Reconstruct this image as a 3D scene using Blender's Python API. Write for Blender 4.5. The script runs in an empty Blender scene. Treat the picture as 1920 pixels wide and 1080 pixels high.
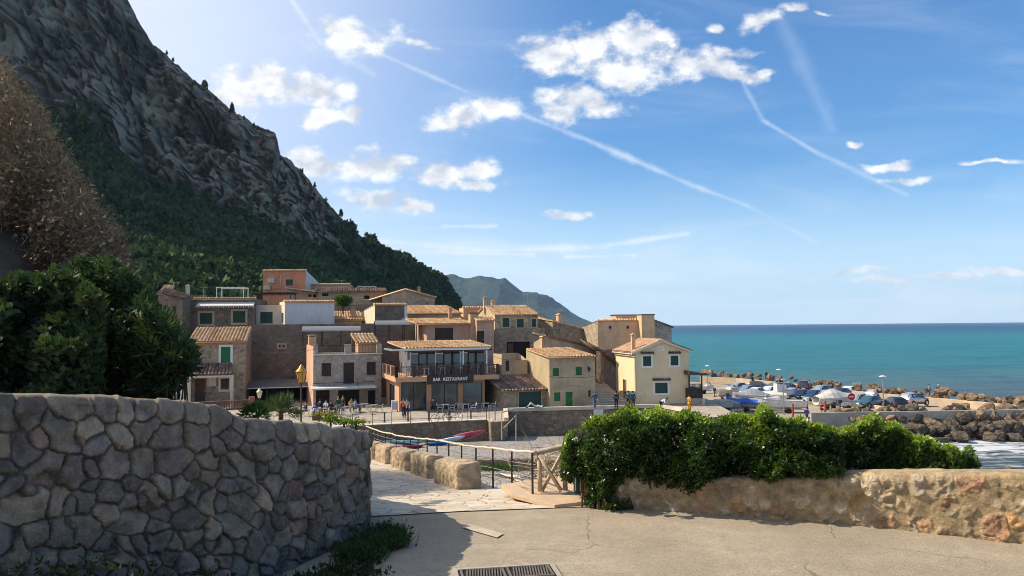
import bpy, bmesh, math, random
import numpy as np
from mathutils import Vector, Matrix
R = math.radians
random.seed(7); rng = np.random.default_rng(7)
scene = bpy.context.scene
col = scene.collection
# ------------------------------------------------------------------ camera
F = 1400.0; PITCH = math.atan((611-540)/F); ROLL = R(-0.52)
camd = bpy.data.cameras.new('camera'); cam = bpy.data.objects.new('camera', camd); col.objects.link(cam)
camd.sensor_width = 36; camd.lens = 36*F/1920; camd.clip_start = .1; camd.clip_end = 80000
CM = Matrix.Rotation(math.pi/2+PITCH, 3, 'X') @ Matrix.Rotation(ROLL, 3, 'Z')
cam.matrix_world = CM.to_4x4()
scene.camera = cam
scene.render.resolution_x = 1920; scene.render.resolution_y = 1080
scene.view_settings.view_transform = 'Standard'; scene.view_settings.look = 'None'
scene.view_settings.exposure = 0.5; scene.view_settings.gamma = 1
scene.render.engine = 'CYCLES'
scene.cycles.filter_width = .95; scene.cycles.max_bounces = 6; scene.cycles.transparent_max_bounces = 12
def ray(px, py):
    return CM @ Vector(((px-960)/F, (540-py)/F, -1))
def P(px, py, Y):                      # point seen at this pixel, Y metres ahead
    r = ray(px, py); return r*(Y/r.y)
def G(px, py, z):                      # point seen at this pixel on the level z
    r = ray(px, py); return r*(z/r.z)
# ------------------------------------------------------------------ sun and sky
SUN_EL = 42.0; SUN_AZ = 83.0           # degrees left of the view direction
sv = Vector((-math.sin(R(SUN_AZ))*math.cos(R(SUN_EL)), math.cos(R(SUN_AZ))*math.cos(R(SUN_EL)), math.sin(R(SUN_EL))))
sd = bpy.data.lights.new('sun', 'SUN'); sd.energy = 4.8; sd.angle = R(.5); sd.color = (1, .87, .69)
so = bpy.data.objects.new('sun', sd); col.objects.link(so)
so.rotation_euler = sv.to_track_quat('Z', 'Y').to_euler()
W = bpy.data.worlds.new('World'); scene.world = W; W.use_nodes = True
class NT:
    def __init__(s, nt): s.t = nt; s.n = nt.nodes; s.l = nt.links
    def add(s, typ, **k):
        n = s.n.new(typ)
        for a, b in k.items():
            if a.startswith('i_'):
                key = a[2:]; key = int(key) if key.isdigit() else key.replace('_', ' ')
                s.put(n, key, b)
            else: setattr(n, a, b)
        return n
    def put(s, n, key, v):
        if isinstance(v, bpy.types.NodeSocket): s.l.new(v, n.inputs[key])
        elif v is not None: n.inputs[key].default_value = v
    def math(s, op, a, b=None, c=None, clamp=False):
        n = s.n.new('ShaderNodeMath'); n.operation = op; n.use_clamp = clamp
        s.put(n, 0, a); s.put(n, 1, b); s.put(n, 2, c); return n.outputs[0]
    def vm(s, op, a, b=None):
        n = s.n.new('ShaderNodeVectorMath'); n.operation = op; s.put(n, 0, a); s.put(n, 1, b)
        return n.outputs['Value'] if op in ('LENGTH', 'DOT_PRODUCT') else n.outputs[0]
    def mix(s, f, a, b, mode='MIX'):
        n = s.n.new('ShaderNodeMix'); n.data_type = 'RGBA'; n.blend_type = mode
        s.put(n, 0, f); s.put(n, 6, rgba(a)); s.put(n, 7, rgba(b)); return n.outputs[2]
    def noise(s, vec, scale, detail=5, rough=.55, dist=0):
        n = s.n.new('ShaderNodeTexNoise'); s.put(n, 'Vector', vec); n.inputs['Scale'].default_value = scale
        n.inputs['Detail'].default_value = detail; n.inputs['Roughness'].default_value = rough; n.inputs['Distortion'].default_value = dist
        return n.outputs['Fac']
    def step(s, v, a, b, o0=0., o1=1.):
        n = s.n.new('ShaderNodeMapRange'); n.interpolation_type = 'SMOOTHSTEP'
        s.put(n, 0, v); n.inputs[1].default_value = a; n.inputs[2].default_value = b; n.inputs[3].default_value = o0; n.inputs[4].default_value = o1
        return n.outputs[0]
    def ramp(s, v, stops, interp='LINEAR'):
        n = s.n.new('ShaderNodeValToRGB'); n.color_ramp.interpolation = interp
        e = n.color_ramp.elements
        while len(e) < len(stops): e.new(.5)
        for k, (p, c) in enumerate(stops): e[k].position = p; e[k].color = rgba(c)
        s.put(n, 0, v); return n.outputs[0]
    def xyz(s, v):
        n = s.n.new('ShaderNodeSeparateXYZ'); s.put(n, 0, v); return n.outputs
    def comb(s, x, y, z):
        n = s.n.new('ShaderNodeCombineXYZ'); s.put(n, 0, x); s.put(n, 1, y); s.put(n, 2, z); return n.outputs[0]
def rgba(c):
    if isinstance(c, bpy.types.NodeSocket) or c is None: return c
    return (c[0], c[1], c[2], 1) if len(c) == 3 else c
def build_world():
    t = NT(W.node_tree); t.n.clear()
    sky = t.add('ShaderNodeTexSky', sky_type='NISHITA', sun_disc=False)
    sky.sun_elevation = R(SUN_EL); sky.sun_rotation = R(-SUN_AZ); sky.altitude = 10
    sky.air_density = 1.0; sky.dust_density = 1.2; sky.ozone_density = 2.2
    d = t.add('ShaderNodeTexCoord').outputs['Generated']
    x, y, z = t.xyz(d)[:3]
    yy = t.math('MAXIMUM', y, .06)
    u = t.math('DIVIDE', x, yy); w = t.math('DIVIDE', z, yy)
    p = t.comb(u, w, 0)
    warp = t.add('ShaderNodeTexNoise', i_Vector=p); warp.inputs['Scale'].default_value = 9; warp.inputs['Detail'].default_value = 4
    pw = t.vm('ADD', p, t.vm('MULTIPLY', t.vm('SUBTRACT', warp.outputs['Color'], (.5, .5, .5)), (.09, .055, 0)))
    blobs = [(672,66,84,34),(625,50,40,18),(500,158,100,40),(590,160,78,34),(430,180,66,40),(600,215,52,22),(655,212,32,26),
      (868,222,62,30),(925,205,56,32),(1030,105,66,36),(1110,88,72,44),(1200,70,62,50),(1190,125,120,42),(1300,120,110,34),(1375,138,70,18),(1430,132,40,8),(1360,96,60,14),
      (1075,178,70,36),(1120,190,62,28),(1050,205,38,22),(580,292,48,26),(620,310,42,24),(700,310,84,34),(745,295,40,22),(820,325,66,24),(885,320,52,22),(880,345,64,14),
      (715,378,56,24),(765,395,40,18),(1055,402,42,11),(1597,262,18,9),(1590,258,9,6),(1670,299,50,11),(1705,330,56,9),(1420,32,52,20),(1500,20,30,10),(790,76,20,11),(805,84,18,8),
      (1850,296,70,6),(1545,27,16,6),(1318,40,20,10),(1870,512,60,14),(1780,520,70,8),(1620,515,90,9),(1660,530,60,7)]
    dist = None
    for bx, by, a, b in blobs:
        r = ray(bx, by); r0 = ray(bx+a, by); r1 = ray(bx, by-b)
        du = r0.x/r0.y-r.x/r.y; dw = r1.z/r1.y-r.z/r.y
        v = t.vm('LENGTH', t.vm('MULTIPLY', t.vm('SUBTRACT', pw, (r.x/r.y, r.z/r.y, 0)), (1/du/1.15, 1/dw/1.15, 0)))
        if dist is None: dist = v
        else:
            n = t.n.new('ShaderNodeMath'); n.operation = 'SMOOTH_MIN'; t.put(n, 0, dist); t.put(n, 1, v); n.inputs[2].default_value = .12; dist = n.outputs[0]
    ps = t.vm('MULTIPLY', p, (1, 1.35, 1))
    n1 = t.noise(ps, 24, 9, .6)
    n2 = t.noise(t.vm('ADD', ps, (-.014, .022, 0)), 20, 5, .5)
    core = t.math('SUBTRACT', 1.0, dist)
    dens = t.math('ADD', core, t.math('MULTIPLY', t.math('SUBTRACT', n1, .5), 2.1))
    a = t.step(dens, -.02, .75)
    n3 = t.math('SUBTRACT', t.noise(ps, 7, 3, .5), t.noise(t.vm('ADD', ps, (-.02, .045, 0)), 7, 3, .5))
    lit = t.math('ADD', t.math('ADD', .55, t.math('MULTIPLY', n3, 2.6)), t.math('MULTIPLY', t.math('SUBTRACT', n1, n2), 3.6), clamp=True)
    thick = t.step(dens, .45, 1.15, 1, .72)
    lum = t.math('MULTIPLY', lit, thick)
    ccol = t.mix(lum, (4.9, 5.3, 6.1), (8.6, 8.5, 8.4))
    # thin veils: cirrus and contrails
    pc = t.vm('MULTIPLY', t.vm('ADD', p, (0, 0, .3)), (1.2, 6.5, 1))
    ci = t.step(t.noise(pc, 2.6, 7, .6, .6), .44, .80)
    low = t.step(w, .19, .02)
    ciw = t.math('MULTIPLY', ci, t.math('ADD', .14, t.math('MULTIPLY', low, .62)))
    lines = [((700,95),(900,183),7,.35),((900,183),(1100,262),9,.5),((1100,262),(1300,348),9,.55),((1300,348),(1400,385),8,.5),((1400,385),(1530,455),6,.3),
      ((1390,150),(1430,225),9,.3),((1430,225),(1530,285),7,.45),((1530,285),(1700,365),8,.3),((540,-10),(600,80),9,.5),((600,80),(700,140),10,.25),((1460,30),(1560,240),26,.14),
      ((715,452),(900,470),15,1.),((880,470),(1140,464),12,1.),((1100,466),(1290,438),9,.9),((1060,482),(1190,479),7,.9),((760,470),(1000,478),10,.8),((830,425),(930,424),6,.6),((1480,566),(1900,560),6,.6),((1250,575),(1500,570),5,.5),((1380,545),(1560,540),4,.4)]
    veil = ciw
    wn = t.noise(p, 16, 6, .7); wn2 = t.noise(p, 11, 5, .6)
    for (A, B, wd, st) in lines:
        ra, rb = ray(*A), ray(*B)
        a0 = Vector((ra.x/ra.y, ra.z/ra.y, 0)); b0 = Vector((rb.x/rb.y, rb.z/rb.y, 0)); d0 = b0-a0; L = d0.length; d0.normalize()
        rel = t.vm('SUBTRACT', p, tuple(a0))
        al = t.vm('DOT_PRODUCT', rel, tuple(d0)); pe = t.vm('DOT_PRODUCT', rel, (-d0.y, d0.x, 0))
        ex = t.math('MAXIMUM', t.math('SUBTRACT', t.math('ABSOLUTE', t.math('SUBTRACT', al, L/2)), L/2), 0.)
        dd = t.math('SQRT', t.math('ADD', t.math('MULTIPLY', pe, pe), t.math('MULTIPLY', ex, ex)))
        dd = t.math('ADD', dd, t.math('MULTIPLY', t.math('SUBTRACT', wn, .5), wd/F*2.6))
        m = t.math('MULTIPLY', t.step(dd, wd/F*1.15, -wd/F*.6), t.step(wn2, .25, .6, .7, 1))
        veil = t.math('MAXIMUM', veil, t.math('MULTIPLY', m, min(.95, st*1.15)))
    # hazy brightening of the air towards the sun
    sx = t.vm('DOT_PRODUCT', d, tuple(sv))
    glow = t.math('MULTIPLY', t.step(sx, .28, 1.0), .5)
    base = t.mix(1, sky.outputs[0], (.55, .96, 1.30), 'MULTIPLY')
    base = t.mix(t.step(u, .16, -.58, 0, .85), base, (6.2, 6.8, 8.2))
    base = t.mix(t.step(w, .24, -.01, 0, .85), base, (6.6, 8.2, 9.6))
    c = t.mix(glow, base, (8, 8.2, 8.8))
    c = t.mix(veil, c, (7.6, 8.0, 8.6))
    front = t.step(y, .08, .25)
    c = t.mix(t.math('MULTIPLY', a, front), c, ccol)
    bg = t.add('ShaderNodeBackground', i_Color=c, i_Strength=.094)
    o = t.add('ShaderNodeOutputWorld'); t.l.new(bg.outputs[0], o.inputs[0])
    W.cycles.sampling_method = 'MANUAL'; W.cycles.sample_map_resolution = 512
build_world()
# ------------------------------------------------------------------ object helpers
def tag(o, label=None, cat=None, group=None, kind=None):
    if label: o['label'] = label
    if cat: o['category'] = cat
    if group: o['group'] = group
    if kind: o['kind'] = kind
    return o
def thing(name, label, cat, loc=(0, 0, 0), rz=0, group=None):
    o = bpy.data.objects.new(name, None); o.empty_display_size = .2; col.objects.link(o)
    o.location = loc; o.rotation_euler = (0, 0, rz); return tag(o, label, cat, group)
def link_mesh(name, me, mat=None, parent=None):
    o = bpy.data.objects.new(name, me); col.objects.link(o)
    if mat is not None:
        for m in (mat if isinstance(mat, (list, tuple)) else [mat]): me.materials.append(m)
    if parent is not None: o.parent = parent
    return o
def np_mesh(name, V, Fc, mat=None, parent=None, smooth=False, tint=None, color=None, loop=None):
    """V (n,3), Fc (m,3|4) numpy -> one object"""
    me = bpy.data.meshes.new(name); V = np.asarray(V, np.float32); Fc = np.asarray(Fc, np.int32)
    m, k = Fc.shape
    me.vertices.add(len(V)); me.vertices.foreach_set('co', V.ravel())
    me.loops.add(m*k); me.loops.foreach_set('vertex_index', Fc.ravel())
    me.polygons.add(m); me.polygons.foreach_set('loop_start', np.arange(m, dtype=np.int32)*k)
    me.polygons.foreach_set('loop_total', np.full(m, k, np.int32))
    if smooth: me.polygons.foreach_set('use_smooth', np.ones(m, bool))
    me.update(); me.validate(verbose=False)
    if tint is not None:
        a = me.attributes.new('tint', 'FLOAT', 'FACE'); a.data.foreach_set('value', np.asarray(tint, np.float32))
    if color is not None:
        a = me.attributes.new('hue', 'FLOAT_COLOR', 'POINT'); c4 = np.ones((len(V), 4), np.float32); c4[:, :3] = color; a.data.foreach_set('color', c4.ravel())
    return link_mesh(name, me, mat, parent)
class MB:
    def __init__(s): s.v = []; s.f = []; s.m = []; s.cur = 0
    def add(s, vs, fs):
        b = len(s.v); s.v += [tuple(v) for v in vs]
        for f in fs: s.f.append([b+i for i in f]); s.m.append(s.cur)
        return s
    def box(s, x0, x1, y0, y1, z0, z1):
        return s.add([(x0,y0,z0),(x1,y0,z0),(x1,y1,z0),(x0,y1,z0),(x0,y0,z1),(x1,y0,z1),(x1,y1,z1),(x0,y1,z1)],
                     [(3,2,1,0),(4,5,6,7),(0,1,5,4),(1,2,6,5),(2,3,7,6),(3,0,4,7)])
    def hexa(s, v8): return s.add(v8, [(3,2,1,0),(4,5,6,7),(0,1,5,4),(1,2,6,5),(2,3,7,6),(3,0,4,7)])
    def prism(s, pts, z0, z1):
        n = len(pts)
        return s.add([(p[0], p[1], z0) for p in pts]+[(p[0], p[1], z1) for p in pts],
                     [list(range(n))[::-1], list(range(n, 2*n))]+[(i, (i+1) % n, n+(i+1) % n, n+i) for i in range(n)])
    def cyl(s, a, b, r0, r1=None, seg=8, cap=True):
        a, b = Vector(a), Vector(b); r1 = r0 if r1 is None else r1
        d = (b-a).normalized(); e = d.orthogonal().normalized(); g = d.cross(e)
        vs = [a+(e*math.cos(t)+g*math.sin(t))*r0 for t in [2*math.pi*i/seg for i in range(seg)]]
        vs += [b+(e*math.cos(t)+g*math.sin(t))*r1 for t in [2*math.pi*i/seg for i in range(seg)]]
        fs = [(i, (i+1) % seg, seg+(i+1) % seg, seg+i) for i in range(seg)]
        if cap: fs += [list(range(seg))[::-1], list(range(seg, 2*seg))]
        return s.add(vs, fs)
    def tube(s, pts, r, seg=6):
        pts = [Vector(p) for p in pts]; rs = r if isinstance(r, (list, tuple)) else [r]*len(pts)
        vs = []; n = len(pts)
        for i, p in enumerate(pts):
            d = (pts[min(i+1, n-1)]-pts[max(i-1, 0)]).normalized()
            e = d.cross(Vector((.13, .21, 1))).normalized(); g = d.cross(e)
            vs += [p+(e*math.cos(2*math.pi*k/seg)+g*math.sin(2*math.pi*k/seg))*rs[i] for k in range(seg)]
        fs = [(i*seg+k, i*seg+(k+1) % seg, (i+1)*seg+(k+1) % seg, (i+1)*seg+k) for i in range(n-1) for k in range(seg)]
        fs += [list(range(seg))[::-1], list(range((n-1)*seg, n*seg))]
        return s.add(vs, fs)
    def lathe(s, prof, c=(0, 0, 0), seg=12):
        vs = [(c[0]+r*math.cos(2*math.pi*k/seg), c[1]+r*math.sin(2*math.pi*k/seg), c[2]+z) for r, z in prof for k in range(seg)]
        n = len(prof)
        fs = [(i*seg+k, i*seg+(k+1) % seg, (i+1)*seg+(k+1) % seg, (i+1)*seg+k) for i in range(n-1) for k in range(seg)]
        fs += [list(range(seg))[::-1], list(range((n-1)*seg, n*seg))]
        return s.add(vs, fs)
    def loft(s, rings, cap=True, closed=True):
        n = len(rings[0]); vs = [p for r in rings for p in r]; fs = []
        for i in range(len(rings)-1):
            for k in range(n if closed else n-1): fs.append((i*n+k, i*n+(k+1) % n, (i+1)*n+(k+1) % n, (i+1)*n+k))
        if cap: fs += [list(range(n))[::-1], list(range((len(rings)-1)*n, len(rings)*n))]
        return s.add(vs, fs)
    def build(s, name, mat=None, parent=None, smooth=False, bevel=0, M4=None):
        me = bpy.data.meshes.new(name)
        me.from_pydata(s.v, [], s.f)
        bm = bmesh.new(); bm.from_mesh(me)
        bmesh.ops.recalc_face_normals(bm, faces=bm.faces)
        if bevel: bmesh.ops.bevel(bm, geom=[e for e in bm.edges if len(e.link_faces) == 2 and e.calc_face_angle(0) > .5], offset=bevel, segments=2, affect='EDGES', profile=.6)
        if M4 is not None: bm.transform(M4)
        if smooth:
            for f in bm.faces: f.smooth = True
        bm.to_mesh(me); bm.free()
        return link_mesh(name, me, mat, parent)
def copy_tree(o, parent=None):
    c = o.copy(); col.objects.link(c)
    if parent is not None: c.parent = parent
    for ch in list(o.children): copy_tree(ch, c)
    return c
# ------------------------------------------------------------------ numpy noise
def _hash(ix, iy, iz, seed):
    h = (ix.astype(np.int64)*374761393 + iy.astype(np.int64)*668265263 + iz.astype(np.int64)*2147483647 + seed*1274126177) & 0xffffffff
    h = ((h ^ (h >> 13))*1274126177) & 0xffffffff
    h = ((h ^ (h >> 16))*2246822519) & 0xffffffff
    return ((h ^ (h >> 15)) & 0xffffff)/float(0xffffff)
def vnoise(p, seed=0):
    p = np.asarray(p, float); i = np.floor(p).astype(np.int64); f = p-i; f = f*f*(3-2*f); r = 0
    for dx in (0, 1):
        for dy in (0, 1):
            for dz in (0, 1):
                w = (f[..., 0] if dx else 1-f[..., 0])*(f[..., 1] if dy else 1-f[..., 1])*(f[..., 2] if dz else 1-f[..., 2])
                r = r + w*_hash(i[..., 0]+dx, i[..., 1]+dy, i[..., 2]+dz, seed)
    return r
def fbm(p, oct=5, seed=0, gain=.5, ridged=False):
    a = 1.; s = 0.; n = 0.; p = np.asarray(p, float)
    for o in range(oct):
        v = vnoise(p, seed+o*17)
        if ridged: v = 1-np.abs(2*v-1)
        s = s+a*v; n += a; a *= gain; p = p*2.03+11.7
    return s/n
def sstep(x, a, b): t = np.clip((x-a)/(b-a), 0, 1); return t*t*(3-2*t)
# ------------------------------------------------------------------ materials
def new_mat(name):
    m = bpy.data.materials.new(name); m.use_nodes = True; t = NT(m.node_tree); t.n.clear()
    b = t.add('ShaderNodeBsdfPrincipled'); o = t.add('ShaderNodeOutputMaterial'); t.l.new(b.outputs[0], o.inputs[0])
    return m, t, b
def coords(t, kind='Object'): return t.add('ShaderNodeTexCoord').outputs[kind]
def bump(t, b, h, strength=.5, dist=.05):
    n = t.add('ShaderNodeBump', i_Height=h); n.inputs['Strength'].default_value = strength; n.inputs['Distance'].default_value = dist
    t.l.new(n.outputs[0], b.inputs['Normal']); return n
def M(name, c1, c2=None, scale=2., rough=.85, bmp=0, bs=None, spec=.3, metal=0, detail=6, fine=0, coat=0, lo=.35, hi=.65, stretch=(1, 1, 1)):
    m, t, b = new_mat(name); v = t.vm('MULTIPLY', coords(t), stretch)
    if c2 is not None:
        c = t.mix(t.step(t.noise(v, scale, detail, .6), lo, hi), c1, c2)
    else: c = rgba(c1)
    if fine:
        n = t.noise(v, scale*17, 3, .7)
        c = t.mix(t.step(n, .3, .7, 0, fine), c, (.0, .0, .0)) if c2 is not None or fine else c
    t.put(b, 'Base Color', c); b.inputs['Roughness'].default_value = rough; b.inputs['Metallic'].default_value = metal
    b.inputs['Specular IOR Level'].default_value = spec; b.inputs['Coat Weight'].default_value = coat
    if bmp: bump(t, b, t.noise(v, bs or scale*6, 6, .65), bmp, .03)
    return m
def stone_mat(name, pal, mortar, scale=2.2, mort_w=.05, b=.8, zs=1.35, dirt=.35, amount=1.):
    m, t, bs = new_mat(name); v0 = coords(t)
    wn = t.add('ShaderNodeTexNoise', i_Vector=v0); wn.inputs['Scale'].default_value = scale*1.7; wn.inputs['Detail'].default_value = 3
    v = t.vm('ADD', t.vm('MULTIPLY', v0, (1, 1, zs)), t.vm('MULTIPLY', t.vm('SUBTRACT', wn.outputs['Color'], (.5, .5, .5)), (.22/scale*2,)*3))
    vo = t.add('ShaderNodeTexVoronoi', i_Vector=v); vo.inputs['Scale'].default_value = scale
    ve = t.add('ShaderNodeTexVoronoi', feature='DISTANCE_TO_EDGE', i_Vector=v); ve.inputs['Scale'].default_value = scale
    h = t.xyz(vo.outputs['Color'])[0]
    c = t.ramp(h, [(i/max(1, len(pal)-1), p) for i, p in enumerate(pal)])
    c = t.mix(t.step(t.noise(v0, scale*5, 6, .7), .3, .7, 0, .55), c, t.mix(.5, c, (.05, .045, .04)))
    e = t.step(ve.outputs['Distance'], mort_w*.3, mort_w*1.6)
    if amount < 1: e = t.math('MULTIPLY', e, t.step(t.xyz(vo.outputs['Color'])[1], 1-amount-.05, 1-amount+.05))
    c = t.mix(e, mortar, c)
    c = t.mix(t.step(t.noise(v0, .35, 4, .6), .42, .75, 0, dirt), c, (.10, .085, .07))
    t.put(bs, 'Base Color', c); bs.inputs['Roughness'].default_value = .9; bs.inputs['Specular IOR Level'].default_value = .2
    c = t.mix(t.step(t.noise(v0, scale*14, 3, .8), .5, .72, 0, .35), c, (.62, .54, .42)); t.put(bs, 'Base Color', c)
    hh = t.math('ADD', t.math('MULTIPLY', e, .7), t.math('MULTIPLY', t.noise(v0, scale*9, 5, .7), .5))
    bump(t, bs, hh, b, .05); return m
def attr_mat(name, ramp_stops, rough=.8, spec=.3, bmp=0, bs=20, trans=0, noise_amt=.25, coat=0):
    """colour picked per face by the tint attribute"""
    m, t, b = new_mat(name)
    a = t.add('ShaderNodeAttribute', attribute_name='tint').outputs['Fac']
    v = coords(t)
    a2 = t.math('ADD', a, t.math('MULTIPLY', t.math('SUBTRACT', t.noise(v, bs, 4, .6), .5), noise_amt), clamp=True)
    c = t.ramp(a2, ramp_stops); t.put(b, 'Base Color', c)
    b.inputs['Roughness'].default_value = rough; b.inputs['Specular IOR Level'].default_value = spec; b.inputs['Coat Weight'].default_value = coat
    if trans:
        tr = t.add('ShaderNodeBsdfTranslucent', i_Color=t.mix(1, c, (1.5, 1.9, .55), 'MULTIPLY')); ms = t.add('ShaderNodeMixShader'); ms.inputs[0].default_value = trans
        t.l.new(b.outputs[0], ms.inputs[1]); t.l.new(tr.outputs[0], ms.inputs[2])
        o = [n for n in t.n if n.type == 'OUTPUT_MATERIAL'][0]; t.l.new(ms.outputs[0], o.inputs[0])
    if bmp: bump(t, b, t.noise(v, bs*3, 4, .6), bmp, .02)
    return m
TILE = attr_mat('roof_tile', [(0, (.24, .13, .07)), (.3, (.52, .29, .14)), (.65, (.72, .46, .25)), (1, (.82, .63, .40))], .9, .2, .3, 3, noise_amt=.5)
TILE_OLD = attr_mat('old_roof_tile', [(0, (.07, .05, .045)), (.5, (.20, .13, .10)), (1, (.42, .27, .19))], .9, .2, .3, 1.2, noise_amt=.9)
TILE_B = attr_mat('brown_roof_tile', [(0, (.20, .12, .08)), (.5, (.36, .23, .15)), (1, (.50, .35, .23))], .9, .2, .3, 3, noise_amt=.5)
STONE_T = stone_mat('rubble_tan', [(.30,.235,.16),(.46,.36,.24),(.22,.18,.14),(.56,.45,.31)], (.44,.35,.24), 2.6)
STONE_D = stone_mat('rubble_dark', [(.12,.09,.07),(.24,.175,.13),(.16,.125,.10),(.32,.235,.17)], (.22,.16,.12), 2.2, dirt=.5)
STONE_G = stone_mat('rubble_grey', [(.28,.25,.22),(.46,.42,.36),(.34,.31,.28),(.56,.51,.43)], (.40,.35,.29), 2.6, dirt=.25)
STONE_Q = stone_mat('quay_stone', [(.15,.115,.08),(.29,.22,.15),(.20,.16,.115),(.37,.285,.19)], (.15,.11,.075), 2.0)
def plaster(n, c, k=.75):
    m, t, b = new_mat(n); v = coords(t); d = tuple(x*k*.8 for x in c)
    q = t.mix(t.step(t.noise(v, .55, 7, .65), .38, .66), c, tuple(x*k for x in c))
    q = t.mix(t.step(t.noise(t.vm('MULTIPLY', v, (3, 3, .35)), 1.1, 6, .7), .52, .74, 0, .55), q, d)
    q = t.mix(t.step(t.noise(v, 1.7, 3, .5), .60, .63, 0, .35), q, tuple(min(1, x*1.18) for x in c))
    q = t.mix(t.step(t.noise(v, 14, 5, .8), .45, .7, 0, .3), q, d)
    t.put(b, 'Base Color', q); b.inputs['Roughness'].default_value = .92; b.inputs['Specular IOR Level'].default_value = .2
    bump(t, b, t.noise(v, 9, 6, .7), .35, .03); return m
SALMON = plaster('salmon_plaster', (.56,.24,.14)); PEACH = plaster('peach_plaster', (.74,.46,.26)); PINK = plaster('pink_plaster', (.55,.36,.27))
CREAM = plaster('cream_plaster', (.72,.58,.37), .9); WHITE = plaster('white_plaster', (.68,.66,.63), .88); CREAM_L = plaster('pale_plaster', (.62,.54,.42), .85)
TAN = plaster('tan_render', (.52,.40,.26), .7); ORANGE = plaster('orange_render', (.55,.33,.20), .85)
GREEN = M('green_paint', (.008,.17,.05), (.01,.13,.045), 3, .5, spec=.4)
DGREEN = M('dark_green_paint', (.012,.055,.04), (.01,.045,.035), 3, .5, spec=.4)
BROWNP = M('dark_brown_paint', (.05,.03,.025), (.035,.024,.02), 3, .6)
WPAINT = M('white_paint', (.75,.74,.70), (.66,.64,.6), 4, .6)
TRIM = M('sandstone_trim', (.52,.38,.21), (.43,.32,.19), 4, .85, .2)
BLACK = M('black_iron', (.02,.02,.022), (.035,.03,.03), 8, .5, spec=.4)
GLASS = M('dark_glass', (.02,.035,.045), (.012,.02,.028), 1.5, .06, spec=.8)
GLASSB = M('blue_glass', (.035,.075,.10), (.008,.014,.02), .9, .12, spec=.8, stretch=(1, 1, .3))
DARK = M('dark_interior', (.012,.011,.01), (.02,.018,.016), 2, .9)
WOOD = M('grey_wood', (.34,.28,.21), (.22,.18,.14), 3, .85, .4, 30, stretch=(1, 1, 6))
WOODB = M('brown_wood', (.12,.07,.045), (.08,.05,.035), 4, .7, .2)
CONC = M('concrete', (.42,.37,.30), (.33,.29,.24), .8, .9, .3, 20, fine=.15)
METAL = M('galvanised_metal', (.45,.45,.45), (.36,.36,.36), 5, .4, spec=.5, metal=.8)
ALU = M('aluminium', (.6,.6,.6), (.5,.5,.5), 6, .35, metal=.7)
RUST = M('rusty_steel', (.22,.09,.05), (.13,.06,.04), 9, .8)
# ------------------------------------------------------------------ ground, sea, mountains
Z_SEA = -13.3; Z_PROM = -7.9; Z_DOCK = -10.8
def ramp_z(y):
    return -3.3 - .1034*min(max(y-13.5, 0), 44.5) + (max(0, 8.5-y)*.2)
def ramp_zv(y): return -3.3 - .1034*np.clip(y-13.5, 0, 44.5) + np.clip(8.5-y, 0, 30)*.2
def GG(px, py):                        # pixel -> point on the near road and ramp
    r = ray(px, py); y = 14.
    for _ in range(40): y = .5*y+.5*(ramp_z(y)/r.z*r.y)
    return Vector((r.x/r.y*y, y, ramp_z(y)))
def grid_mesh(name, X, Y, Z, mat, **k):
    n, m = X.shape; V = np.stack([X, Y, Z], -1).reshape(-1, 3)
    i = np.arange(n-1)[:, None]*m+np.arange(m-1)[None, :]
    Fc = np.stack([i, i+1, i+m+1, i+m], -1).reshape(-1, 4)
    return np_mesh(name, V, Fc, mat, **k)
def struct(o): o['kind'] = 'structure'; return o
# --- asphalt
def asphalt_mat():
    m, t, b = new_mat('asphalt'); v = coords(t)
    c = t.mix(t.step(t.noise(v, .35, 5, .6), .3, .7), (.30, .245, .175), (.41, .34, .245))
    c = t.mix(t.step(t.noise(t.vm('MULTIPLY', v, (.5, 1.4, 1)), .9, 6, .65), .5, .78, 0, .6), c, (.50, .42, .30))
    c = t.mix(t.step(t.noise(v, 2.6, 8, .75), .42, .62, 0, .35), c, (.20, .175, .14))
    c = t.mix(t.step(t.noise(v, 12, 6, .8), .5, .68, 0, .4), c, (.16, .135, .10))
    c = t.mix(t.step(t.noise(v, 42, 3, .8), .42, .62, 0, .5), c, (.10, .085, .065))
    c = t.mix(t.step(t.noise(v, 70, 2, .8), .54, .68, 0, .6), c, (.68, .60, .46))
    wv = t.add('ShaderNodeTexNoise', i_Vector=v); wv.inputs['Scale'].default_value = 1.2; wv.inputs['Detail'].default_value = 6
    ve = t.add('ShaderNodeTexVoronoi', feature='DISTANCE_TO_EDGE', i_Vector=t.vm('ADD', v, t.vm('MULTIPLY', wv.outputs['Color'], (.9, .9, 0)))); ve.inputs['Scale'].default_value = .33
    cr = t.math('MULTIPLY', t.step(ve.outputs['Distance'], .005, .001), t.step(t.noise(v, .5, 2), .42, .6))
    c = t.mix(t.math('MULTIPLY', cr, .5), c, (.06, .05, .04))
    t.put(b, 'Base Color', c); b.inputs['Roughness'].default_value = .9; b.inputs['Specular IOR Level'].default_value = .25
    bump(t, b, t.math('SUBTRACT', t.noise(v, 75, 4, .8), cr), .55, .012); return m
ASPHALT = asphalt_mat()
xs = np.linspace(-14, 16, 60); ys = np.linspace(-6, 15.3, 60)
X, Y = np.meshgrid(xs, ys, indexing='ij')
road = struct(grid_mesh('road', X, Y, ramp_zv(Y) + .02*(fbm(np.stack([X*.3, Y*.3, X*0], -1), 3)-.5), ASPHALT))
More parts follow.
